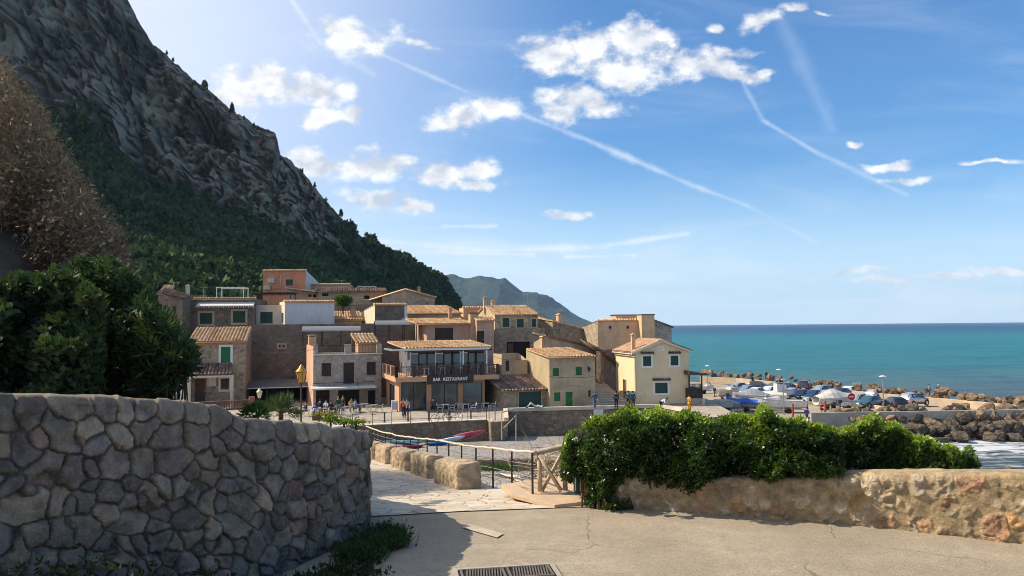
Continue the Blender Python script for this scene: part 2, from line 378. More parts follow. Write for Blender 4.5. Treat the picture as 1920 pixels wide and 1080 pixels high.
# --- cobbled ramp: irregular pale slabs with dark joints
def cobble_mat():
    m, t, b = new_mat('worn_paving'); v = coords(t)
    wv = t.add('ShaderNodeTexNoise', i_Vector=v); wv.inputs['Scale'].default_value = 2.5; wv.inputs['Detail'].default_value = 4
    v2 = t.vm('ADD', t.vm('MULTIPLY', v, (1, 1.25, 1)), t.vm('MULTIPLY', wv.outputs['Color'], (.3, .3, 0)))
    vo = t.add('ShaderNodeTexVoronoi', i_Vector=v2); vo.inputs['Scale'].default_value = 2.3
    ve = t.add('ShaderNodeTexVoronoi', feature='DISTANCE_TO_EDGE', i_Vector=v2); ve.inputs['Scale'].default_value = 2.3
    c = t.ramp(t.xyz(vo.outputs['Color'])[0], [(0, (.50,.42,.32)), (.5, (.62,.54,.42)), (1, (.44,.37,.28))])
    c = t.mix(t.step(t.noise(v, 9, 6, .7), .35, .7, 0, .5), c, (.34, .27, .2))
    j = t.math('MULTIPLY', t.step(ve.outputs['Distance'], .045, .012), t.step(t.noise(v, 1.1, 4, .6), .36, .56))
    c = t.mix(t.math('MULTIPLY', j, .7), c, (.17, .13, .095))
    c = t.mix(t.step(t.noise(v, .6, 3), .5, .8, 0, .35), c, (.66, .57, .44))
    t.put(b, 'Base Color', c); b.inputs['Roughness'].default_value = .85
    bump(t, b, t.math('ADD', t.math('MULTIPLY', j, -1.), t.math('MULTIPLY', t.noise(v, 14, 5, .7), .5)), .8, .03); return m
COBBLE = cobble_mat()
def right_edge(y): return .4-.345*(y-14.9)
A0, B0 = GG(715, 984), GG(1096, 951)
nv = 160; V = []
near_l, near_r = Vector((A0.x-6, A0.y-.55, 0)), B0
Ys = 15.0+(np.linspace(0, 1, 120)**1.3)*45
rows = []
for k in range(10):                    # from the asphalt joint to the platform edge
    f = k/10; a = near_l.lerp(Vector((-9, 15, 0)), f); b_ = near_r.lerp(Vector((1.9, 15.05, 0)), f); rows.append((a.x, a.y, b_.x, b_.y))
for y in Ys: rows.append((-9-(y-15)*.3, y, right_edge(y)+(1.5 if y < 15.01 else 0), y))
rows = np.array(rows); u = np.linspace(0, 1, 60)
X = rows[:, 0:1]*(1-u)+rows[:, 2:3]*u; Y = rows[:, 1:2]*(1-u)+rows[:, 3:4]*u
Z = ramp_zv(Y)+.006+.025*(fbm(np.stack([X*1.2, Y*1.2, X*0], -1), 4)-.3)
Z = np.maximum(Z, ramp_zv(Y)+.012)
struct(grid_mesh('cobbled_ramp', X, Y, Z, COBBLE))
# orange concrete patch at the head of the fence
pts = [GG(940, 931), GG(1000, 925.5), GG(1092, 917.5), GG(1096, 949), GG(1040, 953), GG(960, 941)]
mb = MB(); mb.prism([(p.x, p.y) for p in pts], -3.36, -3.272)
struct(mb.build('patch', M('ochre_concrete', (.60,.42,.27), (.50,.38,.26), 2.2, .9, .4, 24, fine=.2), bevel=.01))
# retaining sides of ramp and platform
mb = MB(); n = 40
for k in range(n):
    y0 = 14.9+k*45/n; y1 = 14.9+(k+1)*45/n
    p = [(right_edge(y), y, ramp_z(y)) for y in (y0, y1)]
    mb.add([p[0], p[1], (p[1][0]-.3, p[1][1], -13), (p[0][0]-.3, p[0][1], -13), ], [(0, 1, 2, 3)])
mb.box(.4, 22, 14.85, 15.25, -13, -3.31)
struct(mb.build('ramp_side', STONE_Q))
mb = MB()                              # painted, worn line on the asphalt
a, b_ = GG(872, 987), GG(938, 1006); w_ = Vector((.05, .11, 0))
mb.add([Vector((q.x, q.y, ramp_z(q.y)+.016)) for q in (a-w_, b_-w_, b_+w_, a+w_)], [(0, 1, 2, 3)])
struct(mb.build('road_marking', M('worn_paint', (.47,.40,.30), (.38,.32,.24), 5, .8, lo=.4, hi=.6)))
# --- beach and promenade
BEACH = None
def pebble_mat():
    m, t, b = new_mat('pebbles'); v = coords(t)
    vo = t.add('ShaderNodeTexVoronoi', i_Vector=v); vo.inputs['Scale'].default_value = 7
    ve = t.add('ShaderNodeTexVoronoi', feature='DISTANCE_TO_EDGE', i_Vector=v); ve.inputs['Scale'].default_value = 7
    c = t.ramp(t.xyz(vo.outputs['Color'])[0], [(0, (.20,.18,.16)), (.35, (.38,.35,.31)), (.7, (.52,.48,.42)), (1, (.30,.27,.24))])
    c = t.mix(t.step(ve.outputs['Distance'], .12, .02), c, (.06, .05, .045))
    c = t.mix(t.step(t.noise(v, .25, 4), .5, .7, 0, .7), c, (.20, .165, .125))
    t.put(b, 'Base Color', c); b.inputs['Roughness'].default_value = .8
    bump(t, b, ve.outputs['Distance'], 1., .08); return m
BEACH = pebble_mat()
def beach_z(y): return np.where(y < 25, -5.4-(y-25)*.09, -5.4-(y-25)*.1086)
X, Y = np.meshgrid(np.linspace(-32, 26, 120), np.linspace(15, 76, 120), indexing='ij')
Z = beach_z(Y)+.35*(fbm(np.stack([X*.25, Y*.25, X*0], -1), 4)-.5)
Z = Z-np.clip(X-9-(60-Y)*.12, 0, 30)*.35
Z = np.where(X < .4-.345*(Y-14.9), np.minimum(Z, ramp_zv(Y)-.4), Z)
Z = np.where(Y > 55, np.minimum(Z, -8.6), Z)
struct(grid_mesh('beach', X, Y, Z, BEACH))
prom_px = [(600, 803), (690, 798), (915, 787.5), (921, 792), (952, 790), (950, 772), (1140, 767), (1229, 764.5), (1258, 768), (1282, 773)]
pp = [G(a, b, Z_PROM) for a, b in prom_px]
poly = [(p.x, p.y) for p in pp]
poly += [(15.5, 62.5), (19.5, 66), (21, 86), (-8, 100), (-60, 100), (-60, 50), (-20, 54)]
mb = MB(); mb.prism(poly, -13, Z_PROM)
PAVE = stone_mat('promenade_paving', [(.40,.34,.27),(.48,.42,.33),(.36,.31,.25),(.44,.38,.3)], (.25,.21,.17), 1.3, .03, .3, 1)
pr = mb.build('promenade', [PAVE, STONE_Q])
for pl in pr.data.polygons: pl.material_index = 0 if pl.normal.z > .5 else 1
struct(pr)
mb = MB()                              # pale coping along the quay edge, wide on the near stretch
for i in range(len(pp)-1):
    a, b_ = pp[i], pp[i+1]; d = (b_-a).normalized(); nrm = Vector((-d.y, d.x, 0))*(.75 if i in (0, 1) else .3)
    o_ = nrm*-.08/.3 if i > 1 else nrm*-.06
    top = Z_PROM+(.07 if i < 4 else .32)
    q = [a+o_, b_+o_, b_+nrm, a+nrm]
    mb.hexa([(v.x, v.y, Z_PROM+.004) for v in q]+[(v.x, v.y, top) for v in q])
cop = mb.build('quay_edge', M('pale_coping', (.62,.54,.42), (.5,.43,.34), 1.5, .85, .2), bevel=.015); struct(cop)
# dock (car park, quay), slipway
dk = [(19, 60), (22.5, 72), G(1525, 779, Z_DOCK)[:2], (45, 86.3), G(1925, 773, Z_DOCK)[:2], (110, 88), (112, 92), G(1740, 750, -9.9)[:2], G(1560, 733, -9.9)[:2], G(1440, 718, -9.9)[:2], G(1300, 707, -9.9)[:2], (20, 150), (-6, 130), (-2, 90), (12, 84), (19, 80)]
mb = MB(); mb.prism([tuple(p) for p in dk], -14.5, Z_DOCK)
struct(mb.build('dock', M('dock_concrete', (.40,.33,.24), (.31,.26,.20), .25, .9, .2, 15, fine=.1)))
mb = MB(); mb.hexa([(18, 58, -12), (34, 70, -13.6), (36, 84, -13.2), (20, 84, -10.9), (18, 58, -9), (34, 70, -12.8), (36, 84, -11.6), (20, 84, -10.78)])
struct(mb.build('slipway', CONC))
# hill under the village
X, Y = np.meshgrid(np.linspace(0, 1, 90), np.linspace(0, 1, 90), indexing='ij')
Yw = 76+Y**1.6*370; XR = 6-(Yw-76)*.1; Xw = XR-(1-X)**1.5*(150)+8*0
Z = np.interp(Yw, [76, 86.5, 90, 97, 115, 150, 446], [-8.2, -8.2, -2.5, -1.0, .8, 2.5, 4])
Z = Z-14*sstep(Xw, XR-9-(Yw-76)*.06, XR)
Z = Z+1.2*(fbm(np.stack([Xw*.08, Yw*.08, X*0], -1), 4)-.5)
HILLG = M('dry_hillside', (.045,.06,.022), (.10,.085,.05), .6, .95, .3, 6)
struct(grid_mesh('hill', Xw, Yw, Z, HILLG))
# --- sea
def sea_mat():
    m, t, b = new_mat('sea_water'); g = t.add('ShaderNodeNewGeometry').outputs['Position']
    x, y, z = t.xyz(g)[:3]
    ly = t.math('LOGARITHM', y, 10.)
    wob = t.math('MULTIPLY', t.math('SUBTRACT', t.noise(t.vm('MULTIPLY', g, (.004, .012, 0)), 1, 5, .6), .5), .35)
    c = t.ramp(t.math('DIVIDE', t.math('SUBTRACT', t.math('ADD', ly, wob), 1.7), 2.3),
       [(0, (.055,.085,.10)), (.18, (.075,.115,.13)), (.235, (.055,.145,.16)), (.30, (.018,.165,.18)), (.50, (.008,.165,.20)), (.58, (.005,.09,.155)), (.68, (.003,.036,.10)), (1, (.002,.028,.075))])
    st = t.step(t.noise(t.vm('MULTIPLY', g, (.02, .09, 0)), 1, 6, .65), .42, .68)
    c = t.mix(t.math('MULTIPLY', st, .5), c, (.006, .05, .085)); st2 = t.step(t.noise(t.vm('MULTIPLY', g, (.10, .45, 0)), 1, 4, .6), .52, .66); c = t.mix(t.math('MULTIPLY', st2, .6), c, (.004, .04, .065))
    # breaking foam close to the rocks and sparse whitecaps further out
    bay = t.math('MULTIPLY', t.step(y, 96, 84), t.step(x, 16, 22))
    ft = t.noise(t.vm('MULTIPLY', g, (.22, .55, 0)), 1, 9, .68, 1.2)
    near = t.math('MULTIPLY', t.step(y, 66, 80), bay)
    foam = t.math('MULTIPLY', bay, t.step(t.math('ADD', ft, t.math('MULTIPLY', near, .16)), .50, .66))
    band = t.math('MULTIPLY', t.step(y, 210, 150), t.step(t.noise(t.vm('MULTIPLY', g, (.03, .35, 0)), 1, 6, .6), .64, .72))
    caps = t.step(t.noise(t.vm('MULTIPLY', g, (.09, .5, 0)), 1, 4, .6), .78, .84)
    foam = t.math('MAXIMUM', foam, t.math('MAXIMUM', t.math('MULTIPLY', caps, .5), t.math('MULTIPLY', band, .45)))
    c = t.mix(foam, c, (.72, .76, .78))
    t.put(b, 'Base Color', c); b.inputs['Roughness'].default_value = .38
    b.inputs['Specular IOR Level'].default_value = .14
    wv = t.math('ADD', t.noise(t.vm('MULTIPLY', g, (.25, .8, 0)), 1, 8, .65), t.math('MULTIPLY', foam, .3))
    bump(t, b, wv, 1., 1.1); return m
ys = np.concatenate([np.linspace(40, 400, 90), np.geomspace(420, 9000, 60)])
Yg = np.repeat(ys[:, None], 80, 1); u = np.linspace(-1, 1, 80)[None, :]
Xg = u*(60+Yg*1.0)
Zg = Z_SEA+.35*(fbm(np.stack([Xg*.12, Yg*.25, Xg*0], -1), 4)-.5)*(Yg < 420)
struct(grid_mesh('sea', Xg, Yg, Zg, sea_mat(), smooth=True))
# --- mountain
def hue_mat(name, rough=.95, scale=1., b=.6, bd=.4, fine=.4):
    m, t, bs = new_mat(name); v = coords(t)
    c = t.add('ShaderNodeAttribute', attribute_name='hue').outputs['Color']
    c = t.mix(t.step(t.noise(v, scale, 8, .7), .3, .7, 0, fine), c, t.mix(1, c, (.45, .45, .45), 'MULTIPLY'))
    t.put(bs, 'Base Color', c); bs.inputs['Roughness'].default_value = rough; bs.inputs['Specular IOR Level'].default_value = .2
    bump(t, bs, t.noise(v, scale*2.2, 8, .7), b, bd); return m
ridge = [(-560,-760,230),(-220,-430,250),(60,-190,280),(170,-90,300),(240,0,315),(262,45,320),(290,92,325),(335,125,333),(380,168,340),(410,190,345),(440,218,350),(480,240,356),(517,254,360),(527,298,362),(545,308,364),(570,332,368),(590,352,372),(615,384,378),(660,432,388),(700,464,395),(760,492,410),(800,517,420),(835,542,430),(850,565,434),(864,604,437)]
foot = [(-700,640,60),(-420,630,75),(-200,620,85),(0,615,95),(90,612,103),(130,611,107),(190,608,112),(240,606,118),(290,604,124),(320,602,129),(350,600,134),(390,598,140),(430,596,146),(470,595,152),(500,594,158),(540,592,168),(570,591,178),(600,590,190),(640,590,215),(690,590,245),(745,592,300),(785,595,345),(825,601,395),(845,606,420),(868,611,440)]
rp = np.array([P(*r) for r in ridge]); fp_ = np.array([P(*r) for r in foot])
kk = np.concatenate([[0], np.cumsum(np.linalg.norm(np.diff(rp, axis=0), axis=1)+6)]); NU, NV = 620, 300
us = np.linspace(0, kk[-1], NU)
RP = np.stack([np.interp(us, kk, rp[:, i]) for i in range(3)], -1); FP = np.stack([np.interp(us, kk, fp_[:, i]) for i in range(3)], -1)
v = np.linspace(0, 1, NV)[None, :]
av = np.interp(v, [0, .25, .46, .54, .76, 1], [0, .42, .76, .86, .94, 1]); bv = np.interp(v, [0, .25, .46, .54, .76, 1], [0, .17, .35, .45, .73, 1])
X = FP[:, 0:1]*(1-av)+RP[:, 0:1]*av; Y = FP[:, 1:2]*(1-av)+RP[:, 1:2]*av; Z = FP[:, 2:3]*(1-bv)+RP[:, 2:3]*bv
S = np.stack([X, Y, Z], -1)
cl = sstep(v+.30*(fbm(S*.012, 4, 5)-.5)+0*X, .44, .58)
right = sstep(us[:, None]/kk[-1], .66, .85); cl = cl*(1-.85*right)
but = fbm(S*np.array([.05, .05, .012]), 5, 3, .5, True); lay = fbm(S*np.array([.035, .035, .05]), 5, 9, .6)
big = fbm(S*.016, 4, 21)-.5; med = fbm(S*.06, 5, 33, .55, True)-.5; fin = fbm(S*.35, 4, 41)-.5
amp = sstep(v, 0, .12)
blk = fbm(S*np.array([.09, .09, .05])+7, 4, 55, .55, True); ter = lay*9; ter = ter-np.floor(ter)
dh = amp*(big*15+(but-.5)*9*cl+(lay-.5)*20*cl+med*(7+5*cl)+(blk-.6)*13*cl+sstep(ter, .35, .6)*4.5*cl+fin*(2.5+2*cl))
edge = 1-sstep(v, .9, 1.)*.6
Y2 = Y-dh*edge; X2 = X+dh*.25*edge
Z2 = Z+amp*(med*5+fin*2.5+big*6)*np.where(v > .97, .6, 1)
# colours of rock, scree and undergrowth, with shade painted into the cliff's recesses
n1 = fbm(S*.03, 5, 61); n2 = fbm(S*.11, 5, 67); n3 = fbm(S*np.array([.12, .12, .05]), 5, 71, .6)
rock = np.stack([.36+0*n1, .29+0*n1, .225+0*n1], -1)*(.35+1.25*n2[..., None])
rock = rock+np.stack([.075*sstep(n1, .45, .7), .038*sstep(n1, .45, .7), .012*sstep(n1, .45, .7)], -1)
rock = rock*(.75+.5*n3[..., None])*(.78+.45*sstep(blk, .42, .72)[..., None])*(1-.35*(sstep(ter, .2, .35)*(1-sstep(ter, .4, .55)))[..., None])*.95  # recessed rock and ledge feet get their shade from this darker colour
dark = sstep(fbm(S*np.array([.045, .045, .06]), 4, 81), .56, .66)*cl
rock = rock*(1-.6*dark[..., None])
veg = np.stack([.035+.03*n2, .062+.04*n2, .028+.012*n2], -1)
bare = np.clip(cl*1.25-.6*sstep(n2, .56, .66), 0, 1)
scar = sstep(fbm(S*np.array([.02, .02, .02])+3.3, 4, 91), .55, .63)*(1-cl)*(1-right)*(v < .5)
pink = np.stack([.20+0*n1, .14+0*n1, .12+0*n1], -1)*(.6+.7*n2[..., None])
hue = veg*(1-bare[..., None])+rock*bare[..., None]; hue = hue*(1-scar[..., None])+pink*scar[..., None]
# the far side of the ridge
kb = 14; bk = [np.stack([X2[:, -1]-j*2.0, Y2[:, -1]+j*9, Z2[:, -1]-j**1.5*4.5], -1) for j in range(1, kb)]
MV = np.concatenate([np.stack([X2, Y2, Z2], -1)]+[b_[:, None, :] for b_ in bk], 1)
MH = np.concatenate([hue]+[hue[:, -1:, :]]*(kb-1), 1)
ROCKM = hue_mat('cliff_rock', .95, .30, 1., 2.2, .55)
struct(grid_mesh('mountain', MV[..., 0], MV[..., 1], MV[..., 2], ROCKM, color=MH.reshape(-1, 3)))
MTN = (MV, bare, scar, v, right)
# distant headland
rd = [(760,545),(800,532),(828,521),(850,519),(872,523),(905,525),(930,525),(947,521),(957,530),(978,546),(1005,554),(1030,566),(1060,580),(1090,597),(1112,606),(1122,610)]
rp = np.array([P(a, b, 3600) for a, b in rd]); NU2 = 260; us = np.linspace(0, 1, NU2); t_ = np.linspace(0, 1, len(rd))
RP = np.stack([np.interp(us, t_, rp[:, i]) for i in range(3)], -1); v = np.linspace(0, 1, 90)[None, :]
X = RP[:, 0:1]-60*(1-v)+0*v; Y = 2900+(RP[:, 1:2]-2900)*v; Z = Z_SEA-2+(RP[:, 2:3]-Z_SEA+2)*v**.9
S = np.stack([X, Y, Z], -1); d_ = fbm(S*.004, 6, 5, .5, True)-.5; e_ = fbm(S*.02, 4, 8)-.5
Z = Z+(d_*90+e_*22)*sstep(v, 0, .3)*(1-sstep(v, .93, 1)*.93)*np.clip((RP[:, 2:3]+15)/120, 0, 1)
g_ = fbm(S*.006, 4, 12)
hu = np.stack([.012+.018*g_, .028+.022*g_, .026+.012*g_], -1)
bk = [np.stack([RP[:, 0], RP[:, 1]+j*80, RP[:, 2]-j*j*6.], -1) for j in range(1, 6)]
V4 = np.concatenate([np.stack([X, Y, Z], -1)]+[q[:, None, :] for q in bk], 1); H4 = np.concatenate([hu]+[hu[:, -1:]]*5, 1)
struct(grid_mesh('distant_hills', V4[..., 0], V4[..., 1], V4[..., 2], hue_mat('far_hill', .95, .01, .3, 4, .3), color=H4.reshape(-1, 3)))
# --- bank behind the left wall
X, Y = np.meshgrid(np.linspace(-75, -3.6, 130), np.linspace(6, 58, 90), indexing='ij')
msk = sstep(-X/Y, .47, .60); g_ = np.exp(-((Y-19)/12)**2)
Z = ramp_zv(Y)-.5+np.clip(-X-5.2, 0, 11)*1.0*g_*msk
Z = Z+1.2*(fbm(np.stack([X*.3, Y*.3, X*0], -1), 5)-.5)*msk
Z = np.where((X > -4.9-(Y > 14)*(Y-14)*.3) & (Y > 8), np.minimum(Z, ramp_zv(Y)-.3), Z)
Z = np.where(X > right_edge(Y)-3.2, -14, Z)
BANK = M('earth_bank', (.07,.05,.035), (.13,.10,.07), 1.2, .95, .6, 5)
struct(grid_mesh('bank', X, Y, Z, BANK))
def bank_z(x, y):
    m_ = float(sstep(np.array(-x/y), .47, .60)); return ramp_z(y)-.5+max(0, -x-5.2)*math.exp(-((y-19)/12)**2)*m_+max(0, -x-24)*.5*m_
# ------------------------------------------------------------------ rubble walls with modelled stones
def stone_wall(name, label, plan, ztop, base, thick, pal, mort, cell, style, res, mat, seed):
    pl = np.array([(p[0], p[1]) for p in plan], float); L = np.concatenate([[0], np.cumsum(np.linalg.norm(np.diff(pl, axis=0), axis=1))])
    # smooth plan curve
    n = int(L[-1]/res); s = np.linspace(0, L[-1], n)
    def sm(a, w):
        k = np.ones(w)/w; return np.convolve(np.pad(a, w//2, 'edge'), k, 'valid')[:len(a)]
    w = max(3, int(.5/res)) | 1
    cx, cy = sm(np.interp(s, L, pl[:, 0]), w), sm(np.interp(s, L, pl[:, 1]), w)
    zt = sm(np.interp(s, L, ztop), max(3, int(.16/res)) | 1)
    zt = zt+.03*(fbm(np.stack([s*2, s*0, s*0], -1), 3, seed)-.5)
    tx, ty = np.gradient(cx), np.gradient(cy); tl = np.hypot(tx, ty); tx /= tl; ty /= tl
    nx, ny = ty, -tx                       # towards the viewer for a path drawn left to right
    rr = .09; H = float(np.max(zt)-base)
    vv = np.concatenate([np.arange(-thick-.5, 0, .02), np.arange(0, H+res, res)])   # arc length below the top front edge
    Sg, Vg = np.meshgrid(s, vv, indexing='ij')
    z = np.where(Vg > rr, -(Vg), -rr+rr*np.sin(np.clip(1-Vg/rr, 0, 1)*np.pi/2)); z = np.where(Vg < 0, 0, z)
    out = np.where(Vg > rr, 0, -rr+rr*np.cos(np.clip(1-Vg/rr, 0, 1)*np.pi/2)); out = np.where(Vg < 0, -rr+Vg, out)
    bkk = Vg < -thick
    z = np.where(bkk, (Vg+thick)*1.6, z); out = np.where(bkk, -rr-thick, out)
    # stones
    r_ = np.random.default_rng(seed); seeds = []; v0 = cell*.55; row = 0
    while v0 < H+cell:
        cw = cell*(1.25 if row == 0 else r_.uniform(.78, 1.05)); s0 = -cell
        while s0 < L[-1]+cell:
            stp = cw*r_.choice([.5, .75, 1., 1.2, 1.6], p=[.2, .2, .25, .2, .15]); sp = s0+stp/2
            sc = 1+.0*sp
            seeds.append((sp, v0+r_.normal(0, .26*cell)*(row > 0), r_.uniform(.7, 1.3))); s0 += stp
        v0 += cw*.86; row += 1
    sp = np.array(seeds)
    wsc = 2.2/cell*.35; W2 = np.stack([Sg*wsc, Vg*wsc, Sg*0], -1)
    q0 = Sg+(fbm(W2, 5, seed+3, .62)-.5)*cell*.8; q1 = Vg+(fbm(W2+31, 5, seed+5, .62)-.5)*cell*.8
    Q = np.stack([q0, q1], -1).reshape(-1, 2); f1 = np.empty(len(Q)); f2 = np.empty(len(Q)); idx = np.empty(len(Q), int)
    for c0 in range(0, len(Q), 8000):
        q = Q[c0:c0+8000]; lo, hi = q[:, 0].min()-1.2, q[:, 0].max()+1.2
        ok = np.where((sp[:, 0] > lo) & (sp[:, 0] < hi))[0]; ss = sp[ok]
        d = np.sqrt((q[:, 0:1]-ss[None, :, 0])**2+((q[:, 1:2]-ss[None, :, 1])*1.12)**2)/ss[None, :, 2]
        o = np.argpartition(d, 1, axis=1)[:, :2]; dd = np.take_along_axis(d, o, 1); sw = dd[:, 0] > dd[:, 1]
        a = np.where(sw, dd[:, 1], dd[:, 0]); b2 = np.where(sw, dd[:, 0], dd[:, 1]); f1[c0:c0+8000] = a; f2[c0:c0+8000] = b2
        idx[c0:c0+8000] = ok[np.where(sw, o[:, 1], o[:, 0])]
    sh = Sg.shape; f1 = f1.reshape(sh); f2 = f2.reshape(sh); idx = idx.reshape(sh); e = f2-f1
    N3 = np.stack([Sg, Vg, Sg*0+seed], -1); nf = fbm(N3*9, 5, seed+9)-.5; nm = fbm(N3*3.2, 4, seed+10)-.5
    fl = sp[idx]; rnd = r_.uniform(0, 1, (len(sp), 4))[idx]
    front = sstep(Vg, -.06, .05) if style == 'dry' else sstep(Vg, .02, .10)
    if style == 'dry':
        e2 = e+nf*.03
        prof = sstep(e2, -.012, cell*.16)
        h = prof*(.05+.06*rnd[..., 0])+(Sg-fl[..., 0])*(rnd[..., 1]-.5)*.28*prof+(Vg-fl[..., 1])*(rnd[..., 2]-.5)*.25*prof+nf*.05*prof+nm*.07*prof-.05
        gap = .8*(1-sstep(e2, .0, cell*.10))
    else:
        rad = cell*(.26+.40*rnd[..., 3])*(1+nm*3.0+nf*1.2); ins = 1-sstep(f1, rad*.75, rad)
        ins = ins*sstep(e, .01, .05)
        h = ins*(.004+.02*rnd[..., 0]+nf*.09)+nm*.05+nf*.035; gap = 1-ins
    h = h*front+(nm*.05+nf*.025)*(1-front)
    pal = np.array(pal); ci = (rnd[..., 3]*len(pal)).astype(int) % len(pal) if style == 'dry' else (rnd[..., 1]*len(pal)).astype(int) % len(pal)
    c = pal[ci]*(.78+.5*rnd[..., 2:3])
    c = c*(1+1.1*nf[..., None]+.5*nm[..., None])
    spk = sstep(fbm(N3*26, 3, seed+12), .60, .74)[..., None]; c = c*(1-spk*.45)+np.array([.36, .35, .33])*spk*.45*(1 if style == 'dry' else .9)
    m_ = np.array(mort)*(1+1.1*nf[..., None]+.6*nm[..., None]); g3 = gap[..., None]*(1 if style != 'dry' else 1); c = c*(1-g3)+m_*g3
    cap = np.array(mort)*(1.5 if style == 'dry' else 1.05)*(1+1.0*nf[..., None]+.8*nm[..., None]); c = c*front[..., None]+cap*(1-front[..., None])
    c = np.clip(c, .01, .9)
    o = out+h*np.where(Vg > rr, 1, .35); zz = z+np.where(Vg < rr, h*.8, 0)
    X = cx[:, None]+nx[:, None]*o; Yy = cy[:, None]+ny[:, None]*o; Zz = np.maximum(zt[:, None]+zz, base-.3)
    ob = grid_mesh(name, X, Yy, Zz, mat, color=c.reshape(-1, 3), smooth=True)
    return tag(ob, label, 'wall')
def wall_mat(name, fine=.35):
    m, t, bs = new_mat(name); v = coords(t)
    c = t.add('ShaderNodeAttribute', attribute_name='hue').outputs['Color']
    c = t.mix(t.step(t.noise(v, 9, 8, .78), .36, .66, 0, fine*1.2), c, t.mix(1, c, (.45, .46, .5), 'MULTIPLY'))
    c = t.mix(t.step(t.noise(v, 16, 7, .75, 1.5), .56, .66, 0, fine), c, t.mix(1, c, (1.9, 1.85, 1.75), 'MULTIPLY'))
    c = t.mix(t.step(t.noise(v, 34, 6, .8), .36, .66, 0, fine*1.3), c, t.mix(1, c, (.4, .4, .42), 'MULTIPLY'))
    c = t.mix(t.step(t.noise(v, 70, 3, .7), .6, .75, 0, .3), c, (.42, .40, .36))
    t.put(bs, 'Base Color', c); bs.inputs['Roughness'].default_value = .88; bs.inputs['Specular IOR Level'].default_value = .25
    bump(t, bs, t.math('ADD', t.noise(v, 40, 6, .8), t.math('MULTIPLY', t.noise(v, 10, 5, .7), 2.)), 1., .02); return m
RUB = wall_mat('field_stone')
lp = [(-9.5,4.4),(-7.2,5.6),(-5.14,7.2),(-4.35,8.3),(-3.6,9.35),(-3.35,9.75),(-2.95,10.7),(-2.5,11.8),(-2.38,12.5),(-2.6,13.3),(-3.2,14.3),(-4.4,16)]
lz = [-.45,-.5,-.62,-.73,-.97,-1.2,-1.36,-1.62,-1.74,-1.85,-2.0,-2.3]
stone_wall('stone_wall', 'tall grey rubble wall of big rounded stones curving beside the shaded road', lp, lz, -3.5, .42,
    [(.25,.205,.16),(.30,.24,.185),(.34,.275,.20),(.38,.295,.205),(.33,.22,.16),(.28,.23,.18),(.44,.345,.235),(.24,.20,.17),(.32,.26,.195),(.27,.22,.17),(.36,.29,.21),(.29,.24,.185)], (.19,.15,.11), .29, 'dry', .0125, RUB, 11)
rp_ = [(1.32,15.0),(1.36,14.3),(1.6,13.85),(3.0,13.3),(4.43,12.75),(5.36,12.42),(6.1,12.1),(6.75,11.72),(7.5,11.3),(8.6,10.5),(11,8.6)]
rz_ = [-2.72,-2.75,-2.75,-2.70,-2.62,-2.5,-2.42,-2.36,-2.27,-2.15,-1.9]
stone_wall('garden_wall', 'low golden rubble and mortar wall under the glossy green hedge', rp_, rz_, -3.36, .32,
    [(.56,.44,.27),(.47,.35,.21),(.60,.36,.15),(.52,.30,.17),(.46,.38,.27),(.60,.48,.31),(.40,.30,.18),(.54,.42,.26),(.50,.38,.23),(.58,.46,.29)], (.49,.365,.205), .34, 'mortar', .014, wall_mat('golden_rubble', .34), 23)

hz_m = bpy.data.materials.new('haze_air'); hz_m.use_nodes = True; t = NT(hz_m.node_tree); t.n.clear()
pv = t.add('ShaderNodeVolumePrincipled'); pv.inputs['Color'].default_value = (.50, .74, 1, 1); pv.inputs['Density'].default_value = .00007; pv.inputs['Anisotropy'].default_value = 0
o = t.add('ShaderNodeOutputMaterial'); t.l.new(pv.outputs[0], o.inputs['Volume'])
mb = MB(); mb.box(-9500, 9500, -300, 9100, -26, 420); hz = mb.build('haze', hz_m); hz['kind'] = 'stuff'
